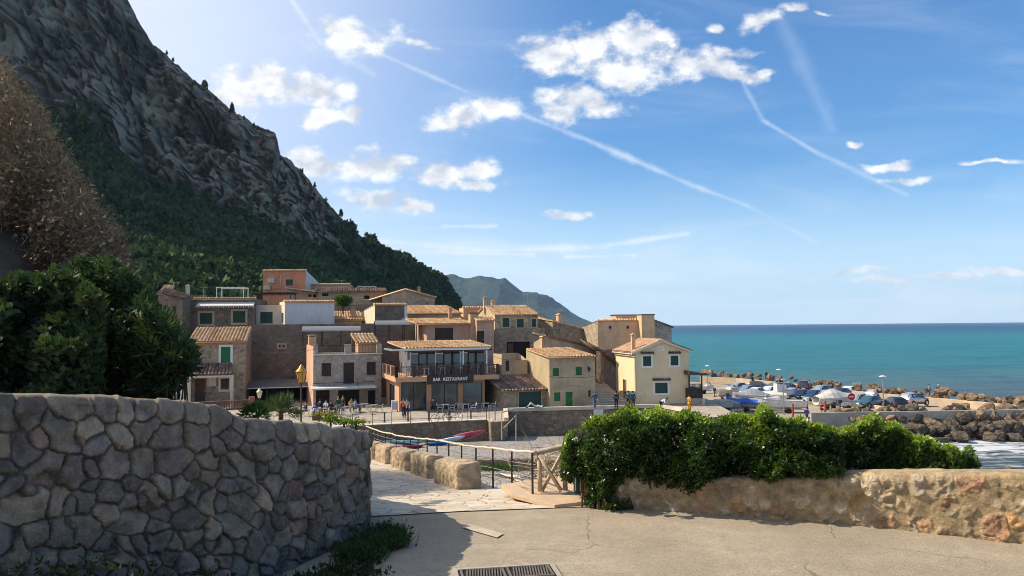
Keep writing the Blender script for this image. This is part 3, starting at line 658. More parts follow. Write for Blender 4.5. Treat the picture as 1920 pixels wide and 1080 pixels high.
# ------------------------------------------------------------------ village houses
class House:
    def __init__(s, name, label, cat, xl, d, r, yb=None, zb=None, group=None):
        s.r = R(r); o = P(xl, 600, d); s.O = Vector((o.x, o.y)); s.t = Vector((math.cos(s.r), math.sin(s.r))); s.m = Vector((-math.sin(s.r), math.cos(s.r)))
        s.zb = P(xl, yb, d).z if zb is None else zb
        s.e = thing(name, label, cat, (o.x, o.y, s.zb), s.r, group); s.holes = {'F': [], 'L': [], 'R': []}; s.w = s.dp = 5
    def front(s, px, py, v=0.):          # pixel -> (u, z) on a plane v metres behind the front
        q = ray(px, py); k = (s.O.dot(s.m)+v)/(q.x*s.m.x+q.y*s.m.y); p = q*k
        return (p.x-s.O.x)*s.t.x+(p.y-s.O.y)*s.t.y, p.z-s.zb
    def left(s, px, py, u=0.):           # pixel -> (v, z) on a plane u metres from the left side
        q = ray(px, py); k = (s.O.dot(s.t)+u)/(q.x*s.t.x+q.y*s.t.y); p = q*k
        return (p.x-s.O.x)*s.m.x+(p.y-s.O.y)*s.m.y, p.z-s.zb
    def width(s, xr): s.w = s.front(xr, 600)[0]; return s.w
    def depth(s, xs): s.dp = s.left(xs, 600)[0]; return s.dp
    def z(s, px, py, v=0.): return s.front(px, py, v)[1]
    def mp(s, pl, a, z, q):
        return {'F': (a, q, z), 'L': (q, a, z), 'R': (s.w-q, a, z), 'B': (s.w-a, s.dp-q, z)}[pl]
    def plate(s, mb, pl, a0, a1, z0, tops, holes, deep=.2):
        zr = min(z for _, z in tops)
        xs = sorted({a0, a1, *[min(max(h[k], a0), a1) for h in holes for k in (0, 2)]}); zs = sorted({z0, zr, *[min(max(h[k], z0), zr) for h in holes for k in (1, 3)]})
        for i in range(len(xs)-1):
            for j in range(len(zs)-1):
                cx, cz = (xs[i]+xs[i+1])/2, (zs[j]+zs[j+1])/2
                if any(h[0] < cx < h[2] and h[1] < cz < h[3] for h in holes): continue
                mb.add([s.mp(pl, x, z, 0) for x, z in ((xs[i], zs[j]), (xs[i+1], zs[j]), (xs[i+1], zs[j+1]), (xs[i], zs[j+1]))], [(0, 1, 2, 3)])
        for h in holes:
            c = [(h[0], h[1]), (h[2], h[1]), (h[2], h[3]), (h[0], h[3])]
            for i in range(4):
                p, q = c[i], c[(i+1) % 4]
                mb.add([s.mp(pl, *p, 0), s.mp(pl, *q, 0), s.mp(pl, *q, deep), s.mp(pl, *p, deep)], [(0, 1, 2, 3)])
        up = [(a, z) for a, z in tops if z > zr+1e-4]
        if up:
            poly = [(a0, zr)]+[t for t in tops if not (t[1] <= zr+1e-4 and t[0] in (a0, a1))]+[(a1, zr)]
            poly = [p for i, p in enumerate(poly) if i == 0 or (abs(p[0]-poly[i-1][0])+abs(p[1]-poly[i-1][1])) > 1e-4]
            if len(poly) > 2: mb.add([s.mp(pl, a, z, 0) for a, z in poly[::-1]], [tuple(range(len(poly)))])
    def hole(s, pl, x0, y0, x1, y1, kind='shutter', mat=None, trim=None, tw=.12, **k):
        f = s.front if pl == 'F' else s.left
        a0, za = f(x0, y0); a1, zc = f(x1, y1)
        if a0 > a1: a0, a1 = a1, a0
        h = (a0, max(.02, zc), a1, za); s.holes[pl].append(h); s.infill(pl, h, kind, mat, trim, tw, **k)
    def infill(s, pl, h, kind, mat, trim, tw, label=None):
        a0, z0, a1, z1 = h; W_, H_ = a1-a0, z1-z0
        def bx(mb, x0, x1, q0, q1, zz0, zz1):
            p = [s.mp(pl, *c) for c in ((x0, zz0, q0), (x1, zz0, q0), (x1, zz0, q1), (x0, zz0, q1), (x0, zz1, q0), (x1, zz1, q0), (x1, zz1, q1), (x0, zz1, q1))]
            mb.hexa(p)
        base = 'door' if kind.startswith('door') else 'vent' if kind == 'vent' else 'window'
        fr = MB()
        if trim is not None:
            bx(fr, a0-tw, a0, -.035, .05, z0 if base == 'door' else z0-tw, z1+tw); bx(fr, a1, a1+tw, -.035, .05, z0 if base == 'door' else z0-tw, z1+tw)
            bx(fr, a0, a1, -.033, .05, z1, z1+tw)
            if base != 'door': bx(fr, a0, a1, -.05, .12, z0-tw, z0)
        else:
            bx(fr, a0-.05, a1+.05, -.04, .1, z0-.07, z0-.001) if base != 'door' else bx(fr, a0, a1, .02, .17, z1-.05, z1-.001)
        w_ = fr.build(base, trim or (mat if kind != 'vent' else WPAINT), s.e)
        if label: w_['label'] = label
        if kind == 'vent':
            b = MB(); bx(b, a0, a1, .15, .17, z0, z1)
            n = 4
            for i in range(n): bx(b, a0, a1, .03, .05, z0+H_*(i+.2)/n, z0+H_*(i+.6)/n)
            b.build('grille', DARK, w_)
        elif kind in ('shutter', 'door_shutter'):
            for k in (0, 1):
                b = MB(); x0 = a0+k*W_/2+.012; x1 = x0+W_/2-.024
                bx(b, x0, x1, .07, .085, z0+.01, z1-.01)
                bx(b, x0, x0+.06, .045, .07, z0+.01, z1-.01); bx(b, x1-.06, x1, .045, .07, z0+.01, z1-.01)
                n = max(4, int(H_/.16))
                for i in range(n+1): bx(b, x0+.06, x1-.06, .05, .07, z0+.02+(H_-.08)*i/n, z0+.02+(H_-.08)*i/n+.045)
                b.build('shutter', mat, w_)
        elif kind == 'door':
            b = MB(); bx(b, a0, a1, .1, .14, z0, z1)
            for zz in (.12, .55): bx(b, a0+W_*.15, a1-W_*.15, .08, .1, z0+H_*zz, z0+H_*(zz+.33))
            d_ = b.build('panel', mat, w_); k_ = MB(); bx(k_, a1-.14, a1-.08, .04, .1, z0+H_*.45, z0+H_*.5); k_.build('handle', METAL, w_)
        elif kind in ('door_garage',):
            b = MB(); bx(b, a0, a1, .1, .14, z0, z1)
            for i in range(7): bx(b, a0+.02+i*W_/7, a0-.02+(i+1)*W_/7, .08, .1, z0+.05, z1-.05)
            b.build('panel', mat, w_)
        elif kind in ('glass', 'open'):
            b = MB(); bx(b, a0, a1, .16, .18, z0, z1); b.build('pane', GLASS if kind == 'glass' and mat is None else (mat or DARK), w_)
            if kind == 'glass':
                n = max(1, int(W_/1.2)); b = MB()
                for i in range(n+1): x = a0+.03+(W_-.06)*i/n; bx(b, x-.03, x+.03, .10, .155, z0+.03, z1-.03)
                bx(b, a0, a1, .11, .158, z0, z0+.05); bx(b, a0, a1, .11, .158, z1-.05, z1); b.build('mullion', ALU if mat is None else BROWNP, w_)
        return w_
    def walls(s, mat, topF, topL=None, topR=None, zbot=0., side=None, smat=None, name='wall', back=True):
        """topF: list of (u,z); topL/topR: lists of (v,z)"""
        mb = MB(); topL = topL or [(0, topF[0][1]), (s.dp, topF[0][1])]; topR = topR or [(0, topF[-1][1]), (s.dp, topL[-1][1])]
        s.plate(mb, 'F', 0, s.w, zbot, topF, s.holes['F'])
        if smat is not None: mb.cur = 1
        s.plate(mb, 'L', 0, s.dp, zbot, topL, s.holes['L']); s.plate(mb, 'R', 0, s.dp, zbot, topR, s.holes['R'])
        mb.cur = 0
        s.plate(mb, 'B', 0, s.w, zbot, [(0, topR[-1][1]), (s.w, topL[-1][1])], [])
        o = mb.build(name, [mat]+([smat] if smat else []), s.e)
        if smat is not None:
            pass
        o.data.polygons.foreach_set('material_index', mb.m if len(mb.m) == len(o.data.polygons) else [0]*len(o.data.polygons))
        return o
    def flat_top(s, z, mat, par=.25, name='roof'):
        mb = MB(); mb.box(.02, s.w-.02, .02, s.dp-.02, z-par-.1, z-par); return mb.build(name, mat, s.e)
    def coping(s, z, ov=.12, mat=None, tiles=True, slope=None):
        z2 = z if slope is None else slope
        if tiles: tile_roof(s.e, (-ov, -ov-.1, z-.03), (s.w+ov, -ov-.1, z-.03), (s.w+ov, .42, z+.13), (-ov, .42, z+.13), name='coping')
        else:
            mb = MB(); mb.box(-ov, s.w+ov, -ov, .3, z-.001, z+.09); mb.build('coping', mat or CONC, s.e)
    def chimney(s, x0, y0, x1, y1, v=2., mat=None, cap=True):
        a, zt = s.front(x0, y0, v); b, zz = s.front(x1, y1, v); w = b-a; mb = MB()
        mb.box(a, b, v, v+max(.35, w), zz-.5, zt-.22)
        c = mb.build('chimney', mat or ORANGE, s.e); k = MB()
        d = max(.35, w)
        for (x, y) in ((0, 0), (w-.1, 0), (0, d-.1), (w-.1, d-.1)): k.box(a+x, a+x+.1, v+y, v+y+.1, zt-.22, zt-.08)
        k.box(a-.06, b+.06, v-.06, v+d+.06, zt-.08, zt-.03)
        k.hexa([(a-.03, v-.03, zt-.03), (b+.03, v-.03, zt-.03), (b+.03, v+d+.03, zt-.03), (a-.03, v+d+.03, zt-.03), (a+w*.45, v+.02, zt+.08), (a+w*.55, v+.02, zt+.08), (a+w*.55, v+d-.02, zt+.08), (a+w*.45, v+d-.02, zt+.08)])
        k.build('chimney_cap', mat or ORANGE, c); return c
def tile_roof(parent, p00, p10, p11, p01, name='roof', mat=None, pitch=.33, amp=.085, row=.42, seed=None, thick=.1):
    """corrugated barrel tiles on the quad eave-left, eave-right, ridge-right, ridge-left"""
    a, b, c, d = [np.array(p, float) for p in (p00, p10, p11, p01)]
    wid = np.linalg.norm(b-a); dep = np.linalg.norm(d-a); nc = max(2, round(wid/pitch)); nr = max(1, round(dep/row))
    r_ = np.random.default_rng(seed if seed is not None else int(abs(a.sum()*1000)) % 99991)
    n = np.cross(b-a, d-a); n /= np.linalg.norm(n)
    if n[2] < 0: n = -n
    pu = [0, .09, .2, .32, .5, .68, .8, .91]; ph = [-.35, 0, .62, .92, 1, .92, .62, 0]
    U = np.array([(i+p)/nc for i in range(nc) for p in pu]+[1.]); Hh = np.array([h for i in range(nc) for h in ph]+[-.35])
    cj = r_.normal(0, .12, nc+1); V_, OV = [], []
    for j in range(nr): V_ += [j/nr, (j+1)/nr]; OV += [.028, 0.]
    V_ = np.array(V_); OV = np.array(OV)
    sag = np.sin(np.pi*U)[None, :]*np.sin(np.pi*V_)[:, None]*r_.uniform(-.06, .0)
    Pn = (a[None, None]*(1-U)[None, :, None]+b[None, None]*U[None, :, None])*(1-V_)[:, None, None]+(d[None, None]*(1-U)[None, :, None]+c[None, None]*U[None, :, None])*V_[:, None, None]
    colj = np.repeat(cj[:nc], 8).tolist()+[0]
    hh = amp*Hh[None, :]*(1+np.array(colj)[None, :])+OV[:, None]+sag+r_.normal(0, .006, (len(V_), 1))
    Pn = Pn+n[None, None]*hh[..., None]
    m_, k_ = len(V_), len(U); i = np.arange(m_-1)[:, None]*k_+np.arange(k_-1)[None, :]
    Fc = np.stack([i, i+1, i+k_+1, i+k_], -1).reshape(-1, 4)
    tr = r_.uniform(0, 1, (nr, nc)); cb = r_.uniform(0, 1, nc); ti = np.zeros((m_-1, k_-1))
    for j in range(m_-1):
        t_ = tr[min(j//2, nr-1)]; ti[j] = np.repeat(t_*.55+cb*.45, 8)
    ti = ti.reshape(-1)*.75+.12
    V = Pn.reshape(-1, 3)
    lo = len(V); und = np.array([a-n*thick, b-n*thick, c-n*thick, d-n*thick, a-n*.012, b-n*.012, c-n*.012, d-n*.012])
    V = np.concatenate([V, und]); q = lo
    Fc = np.concatenate([Fc, [[q, q+3, q+2, q+1], [q, q+1, q+5, q+4], [q+1, q+2, q+6, q+5], [q+2, q+3, q+7, q+6], [q+3, q, q+4, q+7], [q+4, q+5, q+6, q+7]]]); ti = np.concatenate([ti, [.45]*6])
    return np_mesh(name, V, Fc, mat or TILE, parent, tint=ti)
def railing_mesh(pts, h=1., gap=.13, r=.011, top=.03, mat=None, name='railing', parent=None, balls=False):
    mb = MB()
    for a, b in zip(pts[:-1], pts[1:]):
        a, b = Vector(a), Vector(b); L = (b-a).length; n = max(1, int(L/gap)); up = Vector((0, 0, h))
        mb.cyl(a+up, b+up, top, seg=5); mb.cyl(a+Vector((0, 0, .1)), b+Vector((0, 0, .1)), top*.7, seg=5)
        for i in range(n+1):
            p = a.lerp(b, i/n); mb.cyl(p+Vector((0, 0, .02)), p+up, r if i % 8 else r*2, seg=4, cap=False)
    return mb.build(name, mat or BLACK, parent)
Z0 = Z_PROM
# A: little stone house with a bright tiled roof, far left
h = House('stone_house', 'small rubble stone house with orange tile roof, white framed green window and tiled porch', 'house', 359, 76, 14, zb=Z0); h.width(461); h.dp = 7
zf = h.z(400, 640); zr = h.z(400, 614, 5)
h.hole('F', 414.5, 650.5, 432, 680, 'shutter', GREEN, WPAINT, .22); h.hole('F', 413, 709, 430, 731, 'glass', None, WPAINT, .16); h.hole('F', 365, 711, 385, 752, 'door', WOODB)
h.hole('F', 391, 709, 403, 722, 'shutter', WPAINT, WPAINT, .1)
h.walls(STONE_T, [(0, zf), (h.w, zf)], [(0, zf), (5, zr), (h.dp, zr-1)], [(0, zf), (5, zr), (h.dp, zr-1)])
tile_roof(h.e, (-.3, -.45, zf-.03), (h.w+.15, -.45, zf-.03), (h.w+.15, 5, zr), (-.3, 5, zr))
zc = h.z(400, 702, -1.8); zd = h.z(400, 681)
pr_ = tile_roof(h.e, (-.2, -2.0, zc), (h.w-1.0, -2.0, zc), (h.w-1.3, 0, zd), (0, 0, zd), 'porch_roof', TILE_OLD)
mb = MB(); 
for x in (0, h.w-1.25): mb = MB(); mb.box(x, x+.3, -1.9, -1.6, 0, zc-.302); mb.build('porch_column', CREAM_L, h.e)
mb = MB(); mb.box(-.1, h.w-.9, -1.95, -1.65, zc-.3, zc-.11); mb.build('porch_frame', CREAM_L, h.e)
mb = MB(); mb.box(-1.9, -.02, -1.6, 3, -.2, h.z(340, 700, -1)); mb.build('side_wall', WHITE, h.e)
# balustrade in front
a, b = P(352, 750, 71.5), P(467, 748, 74)
t = thing('balustrade', 'red brown balustrade with turned balusters in front of the small stone house', 'balustrade', (a.x, a.y, -7.9)); L = (b-a).length; ang = math.atan2(b.y-a.y, b.x-a.x); t.rotation_euler.z = ang
TERRA = M('terracotta_paint', (.20,.10,.07), (.15,.075,.055), 5, .8, .2)
mb = MB()
for i in range(int(L/.24)): mb.lathe([(.05,.1),(.075,.25),(.045,.42),(.075,.62),(.05,.78)], (.12+i*.24, 0, 0), 6)
mb.box(0, L, -.1, .1, 0, .11); mb.build('baluster', TERRA, t); mb = MB(); mb.box(-.05, L+.05, -.13, .13, .78, .88); mb.build('handrail', TERRA, t)
mb = MB(); mb.box(L, L+.5, -.25, .25, 0, 1.15); mb.build('post', M('brick_red', (.30,.15,.10), (.22,.11,.08), 3, .9, .3), t)
mb = MB(); mb.box(-6, L+6, .3, 3, -3, -.02); struct(mb.build('terrace', STONE_D, None, M4=Matrix.Translation((a.x, a.y, -7.9)) @ Matrix.Rotation(ang, 4, 'Z')))
# B: upper brown stone house with white awning
h = House('stone_house', 'wide brown stone house with white strip awning above two cream framed windows', 'house', 340, 88, 8, zb=-1.5); h.width(477.5); h.dp = 8
zt = h.z(410, 560)
h.hole('F', 375, 587, 398, 607, 'shutter', DGREEN, TRIM, .25); h.hole('F', 437, 583.5, 460, 605, 'shutter', DGREEN, TRIM, .25)
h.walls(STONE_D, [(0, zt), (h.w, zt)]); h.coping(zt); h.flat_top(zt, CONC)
u0, za = h.front(368, 573, -.8); u1, _ = h.front(475, 573, -.8); zb_ = h.z(420, 568)
mb = MB(); mb.hexa([(u0, -.8, za-.06), (u1, -.8, za-.06), (u1, 0, zb_), (u0, 0, zb_), (u0, -.8, za), (u1, -.8, za), (u1, 0, zb_+.06), (u0, 0, zb_+.06)])
for i in range(24):
    x = u0+(u1-u0)*i/23; mb.box(x-.06, x+.06, -.83, -.8, za-.22-(.06 if i % 2 else 0), za)
aw = mb.build('awning', WPAINT, h.e)
h.chimney(348, 534.5, 354, 562, 3, CREAM_L)
# left wing with small bright roof
h = House('stone_house', 'dark stone house end with small bright tile patch, half behind the left trees', 'house', 296, 84, 8, zb=-3); h.width(342); h.dp = 9
zt = h.z(330, 556); zl = h.z(300, 547)
h.hole('F', 323, 574, 330, 608, 'door', BROWNP)
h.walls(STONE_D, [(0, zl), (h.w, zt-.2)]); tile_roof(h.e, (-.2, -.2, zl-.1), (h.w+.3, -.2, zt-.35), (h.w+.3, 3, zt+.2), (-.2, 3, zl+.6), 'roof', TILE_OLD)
a0, z0 = h.front(296, 551, 3.2); a1, z1 = h.front(322, 539, 3.2)
tile_roof(h.e, (a0, 3.1, z0), (a1, 3.1, z0), (a1-.2, 5, z1+.35), (a0+.1, 5, z1+.35), 'upper_roof')
# pergola frame on roof of B
def frame_box(name, label, x0, y0, x1, y1, d, dep, mat, r=0, roof=None, thick=.045):
    p = P(x0, y1, d); q = P(x1, y1, d); zt = P(x0, y0, d).z-p.z; w = q.x-p.x
    t = thing(name, label, 'pergola', p, r); mb = MB()
    for x in (0, w):
        for y in (0, dep): mb = MB(); mb.box(x-thick, x+thick, y-thick, y+thick, -.5, zt); mb.build('post', mat, t)
    mb = MB()
    for y in (0, dep): mb.box(-.1, w+.1, y-thick, y+thick, zt, zt+.09)
    for i in range(6): x = w*i/5; mb.box(x-thick*.8, x+thick*.8, -.1, dep+.1, zt+.092, zt+.15)
    mb.build('beam', mat, t)
    if roof: mb = MB(); mb.box(-.4, w+.4, -.4, dep+.4, zt+.16, zt+.26); mb.build('roof', roof, t)
    return t
frame_box('pergola', 'white metal pergola frame standing on a flat roof', 406, 540, 454.5, 562, 90, 2.6, WPAINT, R(8))
frame_box('pergola', 'dark flat roofed pergola on thin posts beside the long pale box house', 474, 552, 543, 574, 96, 3, BROWNP, R(5), WOODB)
# C + D
h = House('plastered_house', 'low pale yellow house with one dark green shuttered window between stone and white box', 'house', 477.5, 90, 6, zb=-1.5); h.width(528); h.dp = 6
zt = h.z(500, 572); h.hole('F', 488, 585, 511, 605, 'shutter', DGREEN); h.walls(CREAM_L, [(0, zt), (h.w, zt)]); h.flat_top(zt, CONC)
h = House('white_house', 'long blank white box house with dark tile coping above the big retaining wall', 'house', 534, 88, 26, zb=-.5); h.width(627); h.depth(524)
zt = h.z(580, 565); h.hole('L', 528, 587, 531.5, 606, 'door', DGREEN)
h.walls(WHITE, [(0, zt), (h.w, zt)], smat=CREAM_L); h.flat_top(zt, CONC); h.coping(zt)
# E salmon house
h = House('salmon_house', 'salmon orange house with a pale right gable, topmost at the foot of the mountain', 'house', 492.5, 110, 2, zb=1); h.width(573); h.dp = 8
zt = h.z(530, 507); zl2 = h.z(590, 519, 6)
h.hole('F', 536, 524, 549, 534, 'shutter', DGREEN)
h.walls(SALMON, [(0, zt), (h.w, zt)], topR=[(0, zt), (h.dp, zt-1.3)], topL=[(0, zt), (h.dp, zt-1.3)]); h.coping(zt, .08)
mb = MB(); mb.box(h.w+.003, h.w+.05, .02, h.dp-.02, 0, zt-1.32); mb.hexa([(h.w+.003,.02,zt-1.32),(h.w+.05,.02,zt-1.32),(h.w+.05,h.dp-.02,zt-1.33),(h.w+.003,h.dp-.02,zt-1.33),(h.w+.003,.02,zt-.05),(h.w+.05,.02,zt-.05),(h.w+.05,h.dp-.02,zt-1.31),(h.w+.003,h.dp-.02,zt-1.31)]); mb.build('gable', WHITE, h.e)
for (x0, y0, x1, y1) in ((502.5, 522, 515, 530), (496, 536, 507, 543)):
    a, z1 = h.front(x0, y0); b, z0 = h.front(x1, y1); mb = MB(); mb.box(a, b, -.4, -.02, z0, z1); mb.cyl(((a+b)/2-.1, -.41, (z0+z1)/2), ((a+b)/2-.1, -.43, (z0+z1)/2), (z1-z0)*.38, seg=10); mb.build('air_conditioner', M('aircon', (.5,.46,.42), None), h.e)
u_, z1 = h.front(526, 516); _, z0 = h.front(526, 540); mb = MB(); mb.cyl((u_, -.06, z0), (u_, -.06, z1), .05, seg=6); mb.box(u_-2.4, u_, -.1, -.03, z0-.05, z0+.05); mb.build('drainpipe', PEACH, h.e)
# F small pink house with slanted canopy, P long low range
h = House('pink_house', 'small dull pink house with slanting pale roof edge below the salmon house', 'house', 540, 103, 10, zb=0); h.width(598); h.dp = 5
zt = h.z(545, 541); zt2 = h.z(590, 549); h.hole('F', 578, 552, 584, 557, 'open'); h.hole('F', 587, 552, 593, 558, 'open')
h.walls(PINK, [(0, zt), (h.w*.55, zt-.1), (h.w, zt2-.1)]); mb = MB(); mb.hexa([(-.3, -.9, zt+.02), (h.w+.1, -.9, zt2+.02), (h.w, h.dp, zt2+.05), (-.2, h.dp, zt+.06), (-.3, -.9, zt+.12), (h.w+.1, -.9, zt2+.12), (h.w, h.dp, zt2+.15), (-.2, h.dp, zt+.16)]); mb.build('roof', M('pale_sheet', (.6,.52,.42), (.5,.42,.33), 2), h.e)
h = House('pink_house', 'long low pink wall range with dark window strip right of the salmon house', 'house', 575, 113, 6, zb=2); h.width(656); h.dp = 4
zt = h.z(600, 533); h.hole('F', 600, 542, 612, 547, 'open'); h.walls(PINK, [(0, zt), (h.w, zt)]); h.coping(zt, .05)
h = House('terraced_house', 'long low tan house with thin brown roof line and small windows under the forest', 'house', 596, 101, 12, zb=0); h.width(724); h.dp = 6
zt = h.z(660, 546); h.hole('F', 604, 550, 616, 556, 'open'); h.hole('F', 683, 554, 693, 561, 'open'); h.walls(TAN, [(0, zt), (h.w, zt)])
tile_roof(h.e, (-.4, -.6, zt-.05), (h.w+.2, -.6, zt-.05), (h.w+.2, 5, zt+.7), (-.4, 5, zt+.7), 'roof', TILE_OLD)
a, b = P(672, 545, 108), P(704, 545, 110)
t = thing('railing', 'white terrace railing with square posts on a rooftop below the forest', 'railing', a); mb = MB(); d_ = (b-a); 
for f in (0, .33, .66, 1): q = d_*f; mb = MB(); mb.box(q.x-.14, q.x+.14, q.y-.14, q.y+.14, -.5, .7); mb.build('post', PINK, t)
mb = MB()
for zz in (.1, .35, .6): mb.cyl(Vector((0, 0, zz)), d_+Vector((0, 0, zz)), .045, seg=5)
mb.build('bar', WPAINT, t)
# O: gabled stone house
h = House('stone_house', 'gabled stone house with pale plastered left half, directly below the wooded ridge', 'house', 716, 101, 8, zb=-1); h.width(815.6); h.dp = 9
ua = h.front(761, 540)[0]; za = h.z(761, 542); zl = h.z(716, 556); zr = h.z(815, 556)
h.hole('F', 722, 560, 727, 568, 'open')
h.walls(STONE_T, [(0, zl), (ua, za), (h.w, zr)], [(0, zl), (h.dp, zl)], [(0, zr), (h.dp, zr)])
mb = MB(); mb.add([(0.02, -.02, .5), (ua, -.02, .5), (ua, -.02, za-.1), (.02, -.02, zl-.1)], [(0, 1, 2, 3)]); mb.build('plaster', TAN, h.e)
tile_roof(h.e, (-1.7, h.dp, zl-.45), (-1.7, -.3, zl-.45), (ua, -.3, za+.03), (ua, h.dp, za+.03)); tile_roof(h.e, (h.w+.2, -.3, zr-.1), (h.w+.2, h.dp, zr-.1), (ua, h.dp, za+.03), (ua, -.3, za+.03), 'roof')
h.chimney(783, 538, 788.5, 552, 2)
# M stone box with cream side
h = House('stone_house', 'square stone box house with cream left side', 'house', 703, 88, 24, zb=-1.5); h.width(762); h.depth(676)
zt = h.z(730, 571); zl = h.left(677, 585)[1]
h.walls(STONE_D, [(0, zt), (h.w, zt)], [(0, zt), (h.dp, zl)], [(0, zt), (h.dp, zl)], smat=M('lit_cream_plaster', (.66,.57,.40), (.6,.5,.35), 1)); h.coping(zt)
mb = MB(); mb.hexa([(0, .4, zt-.2), (h.w, .4, zt-.2), (h.w, h.dp, zl-.1), (0, h.dp, zl-.1), (0, .4, zt-.1), (h.w, .4, zt-.1), (h.w, h.dp, zl), (0, h.dp, zl)]); mb.build('roof', CONC, h.e)
mb = MB(); mb.box(h.w-.25, h.w+.05, -.06, .2, 0, zt-.1); mb.build('corner_trim', WPAINT, h.e)
a, z1 = h.front(754, 597, -.4); b, z0 = h.front(765, 603, -.4); mb = MB(); mb.box(a, b, -.4, -.05, z0, z1); mb.cyl(((a+b)/2, -.41, (z0+z1)/2), ((a+b)/2, -.43, (z0+z1)/2), .22, seg=10); mb.build('air_conditioner', WHITE, h.e)
# L big lit roof, Q small lit roof
h = House('tiled_house', 'low house under a broad sunlit tile roof behind the stone box house', 'house', 764, 93, 14, zb=-1); h.width(864); h.dp = 7
zf = h.z(800, 587); zr = h.z(800, 573, 6); h.walls(TAN, [(0, zf-.1), (h.w, zf-.1)], [(0, zf-.1), (6, zr-.1), (h.dp, zr-.4)])
tile_roof(h.e, (-.3, -.4, zf-.05), (h.w+.2, -.4, zf-.05), (h.w-.8, 6, zr), (-.3, 6, zr))
h = House('tiled_house', 'small house with patchy red tiles and stub chimney right of the long white box', 'house', 627, 92, 14, zb=-1); h.width(679); h.dp = 7
zf = h.z(650, 599); zr = h.z(650, 584, 5); h.walls(TAN, [(0, zf-.1), (h.w, zf-.1)], [(0, zf-.1), (5, zr-.1), (h.dp, zr-.4)])
tile_roof(h.e, (-.3, -.4, zf-.05), (h.w+.2, -.4, zf-.05), (h.w, 5, zr), (-.3, 5, zr), 'roof', TILE); h.chimney(658.5, 576, 666, 600, 1.6)
h = House('garden_wall', 'dull pink plaster garden wall above the patchy red roof', 'wall', 627, 99, 10, zb=0); h.width(702); h.dp = .4; zt = h.z(650, 571); h.walls(plaster('brown_plaster', (.30,.18,.13)), [(0, zt), (h.w, zt)])
# G big retaining wall
h = House('retaining_wall', 'huge dark rubble retaining wall rising behind the lower houses', 'wall', 462, 83.5, 12, zb=Z0); h.width(705); h.dp = 3
zt = h.z(560, 608)
h.hole('F', 521.5, 645.5, 527, 652.5, 'glass', None, PINK, .14); h.hole('F', 529.5, 645.5, 535, 652.5, 'glass', None, PINK, .14)
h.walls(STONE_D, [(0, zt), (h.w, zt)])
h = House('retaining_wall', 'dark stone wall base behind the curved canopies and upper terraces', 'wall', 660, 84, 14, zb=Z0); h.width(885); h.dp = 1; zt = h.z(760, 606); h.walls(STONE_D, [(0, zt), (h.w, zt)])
mb = MB(); a, b = G(470, 800, Z_PROM), 0
# long dark awning at the foot of the wall
p, q = P(462, 728, 78), P(590, 724, 80)
t = thing('awning', 'long grey awning over the dark arcade at the foot of the big wall', 'awning', (p.x, p.y, p.z)); d_ = q-p; dn = Vector((-d_.y, d_.x, 0)).normalized()
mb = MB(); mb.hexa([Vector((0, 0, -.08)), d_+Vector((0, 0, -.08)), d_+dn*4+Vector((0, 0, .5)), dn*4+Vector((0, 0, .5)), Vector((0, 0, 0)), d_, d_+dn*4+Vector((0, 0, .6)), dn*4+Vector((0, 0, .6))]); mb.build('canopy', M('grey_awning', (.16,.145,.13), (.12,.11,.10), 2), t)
mb = MB(); mb.cyl(Vector((0, 0, -.05)), d_+Vector((0, 0, -.05)), .05, seg=6); mb.build('bar', ALU, t)
mb = MB()
for f in (.02, .3, .6, .97): v_ = d_*f; mb = MB(); mb.box(v_.x-.05, v_.x+.05, v_.y-.05, v_.y+.05, Z0-p.z, -.05+v_.z); mb.build('post', BLACK, t)
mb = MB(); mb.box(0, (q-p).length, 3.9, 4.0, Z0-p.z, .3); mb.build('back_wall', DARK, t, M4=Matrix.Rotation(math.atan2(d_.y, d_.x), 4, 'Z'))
# H+I grey stone house with pink sunlit side
h = House('stone_house', 'grey two storey stone house with roof terrace and pink sunlit side wall', 'house', 589, 74.5, 20, zb=Z0); h.width(715); h.dp = 8.2
zt = h.z(650, 665); zs = h.z(650, 727)
h.hole('F', 603, 681, 620.6, 703.7, 'shutter', BROWNP); h.hole('F', 644, 680, 664, 719, 'door_shutter', BROWNP); h.hole('F', 687.5, 678.5, 704.5, 701.6, 'shutter', BROWNP)
for (x0, x1) in ((592.5, 618), (634, 674), (690, 704)): h.hole('F', x0, 732, x1, 764, 'glass', DARK)
zlp = h.left(560, 647)[1]; 
h.walls(STONE_G, [(0, zt), (h.w, zt)])
mb = MB(); mb.box(-.06, .0, .15, h.dp, .0, zt+.9); mb.build('side_plaster', plaster('sunlit_pink', (.62,.38,.26)), h.e)
mb = MB(); mb.box(.02, h.w-.02, .02, h.dp, zt-.1, zt-.02); mb.build('terrace_floor', CONC, h.e)
mb = MB(); mb.box(-.1, h.w+.1, -.16, .1, zt+.002, zt+.1); mb.build('ledge', WHITE, h.e)
zp = h.z(650, 646.5); zp2 = h.z(700, 646.5)
mb = MB()
for (x0, x1) in ((589, 596), (647, 658.5), (707, 716)): a = h.front(x0, 650)[0]; b = h.front(x1, 650)[0]; mb = MB(); mb.box(a, b, -.05, .35, zt+.102, zp+.05); mb.build('parapet_post', STONE_G, h.e)
for (x0, x1) in ((596, 647), (658.5, 707)):
    a = h.front(x0, 650)[0]; b = h.front(x1, 650)[0]; railing_mesh([(a, .1, zt+.1), (b, .1, zt+.1)], zp-zt-.15, .14, parent=h.e, mat=BROWNP)
h.chimney(579, 628, 593, 649, 5.5, PEACH)
a, z1 = h.front(584.5, 729, -1.6); b, _ = h.front(706, 729, -1.6)
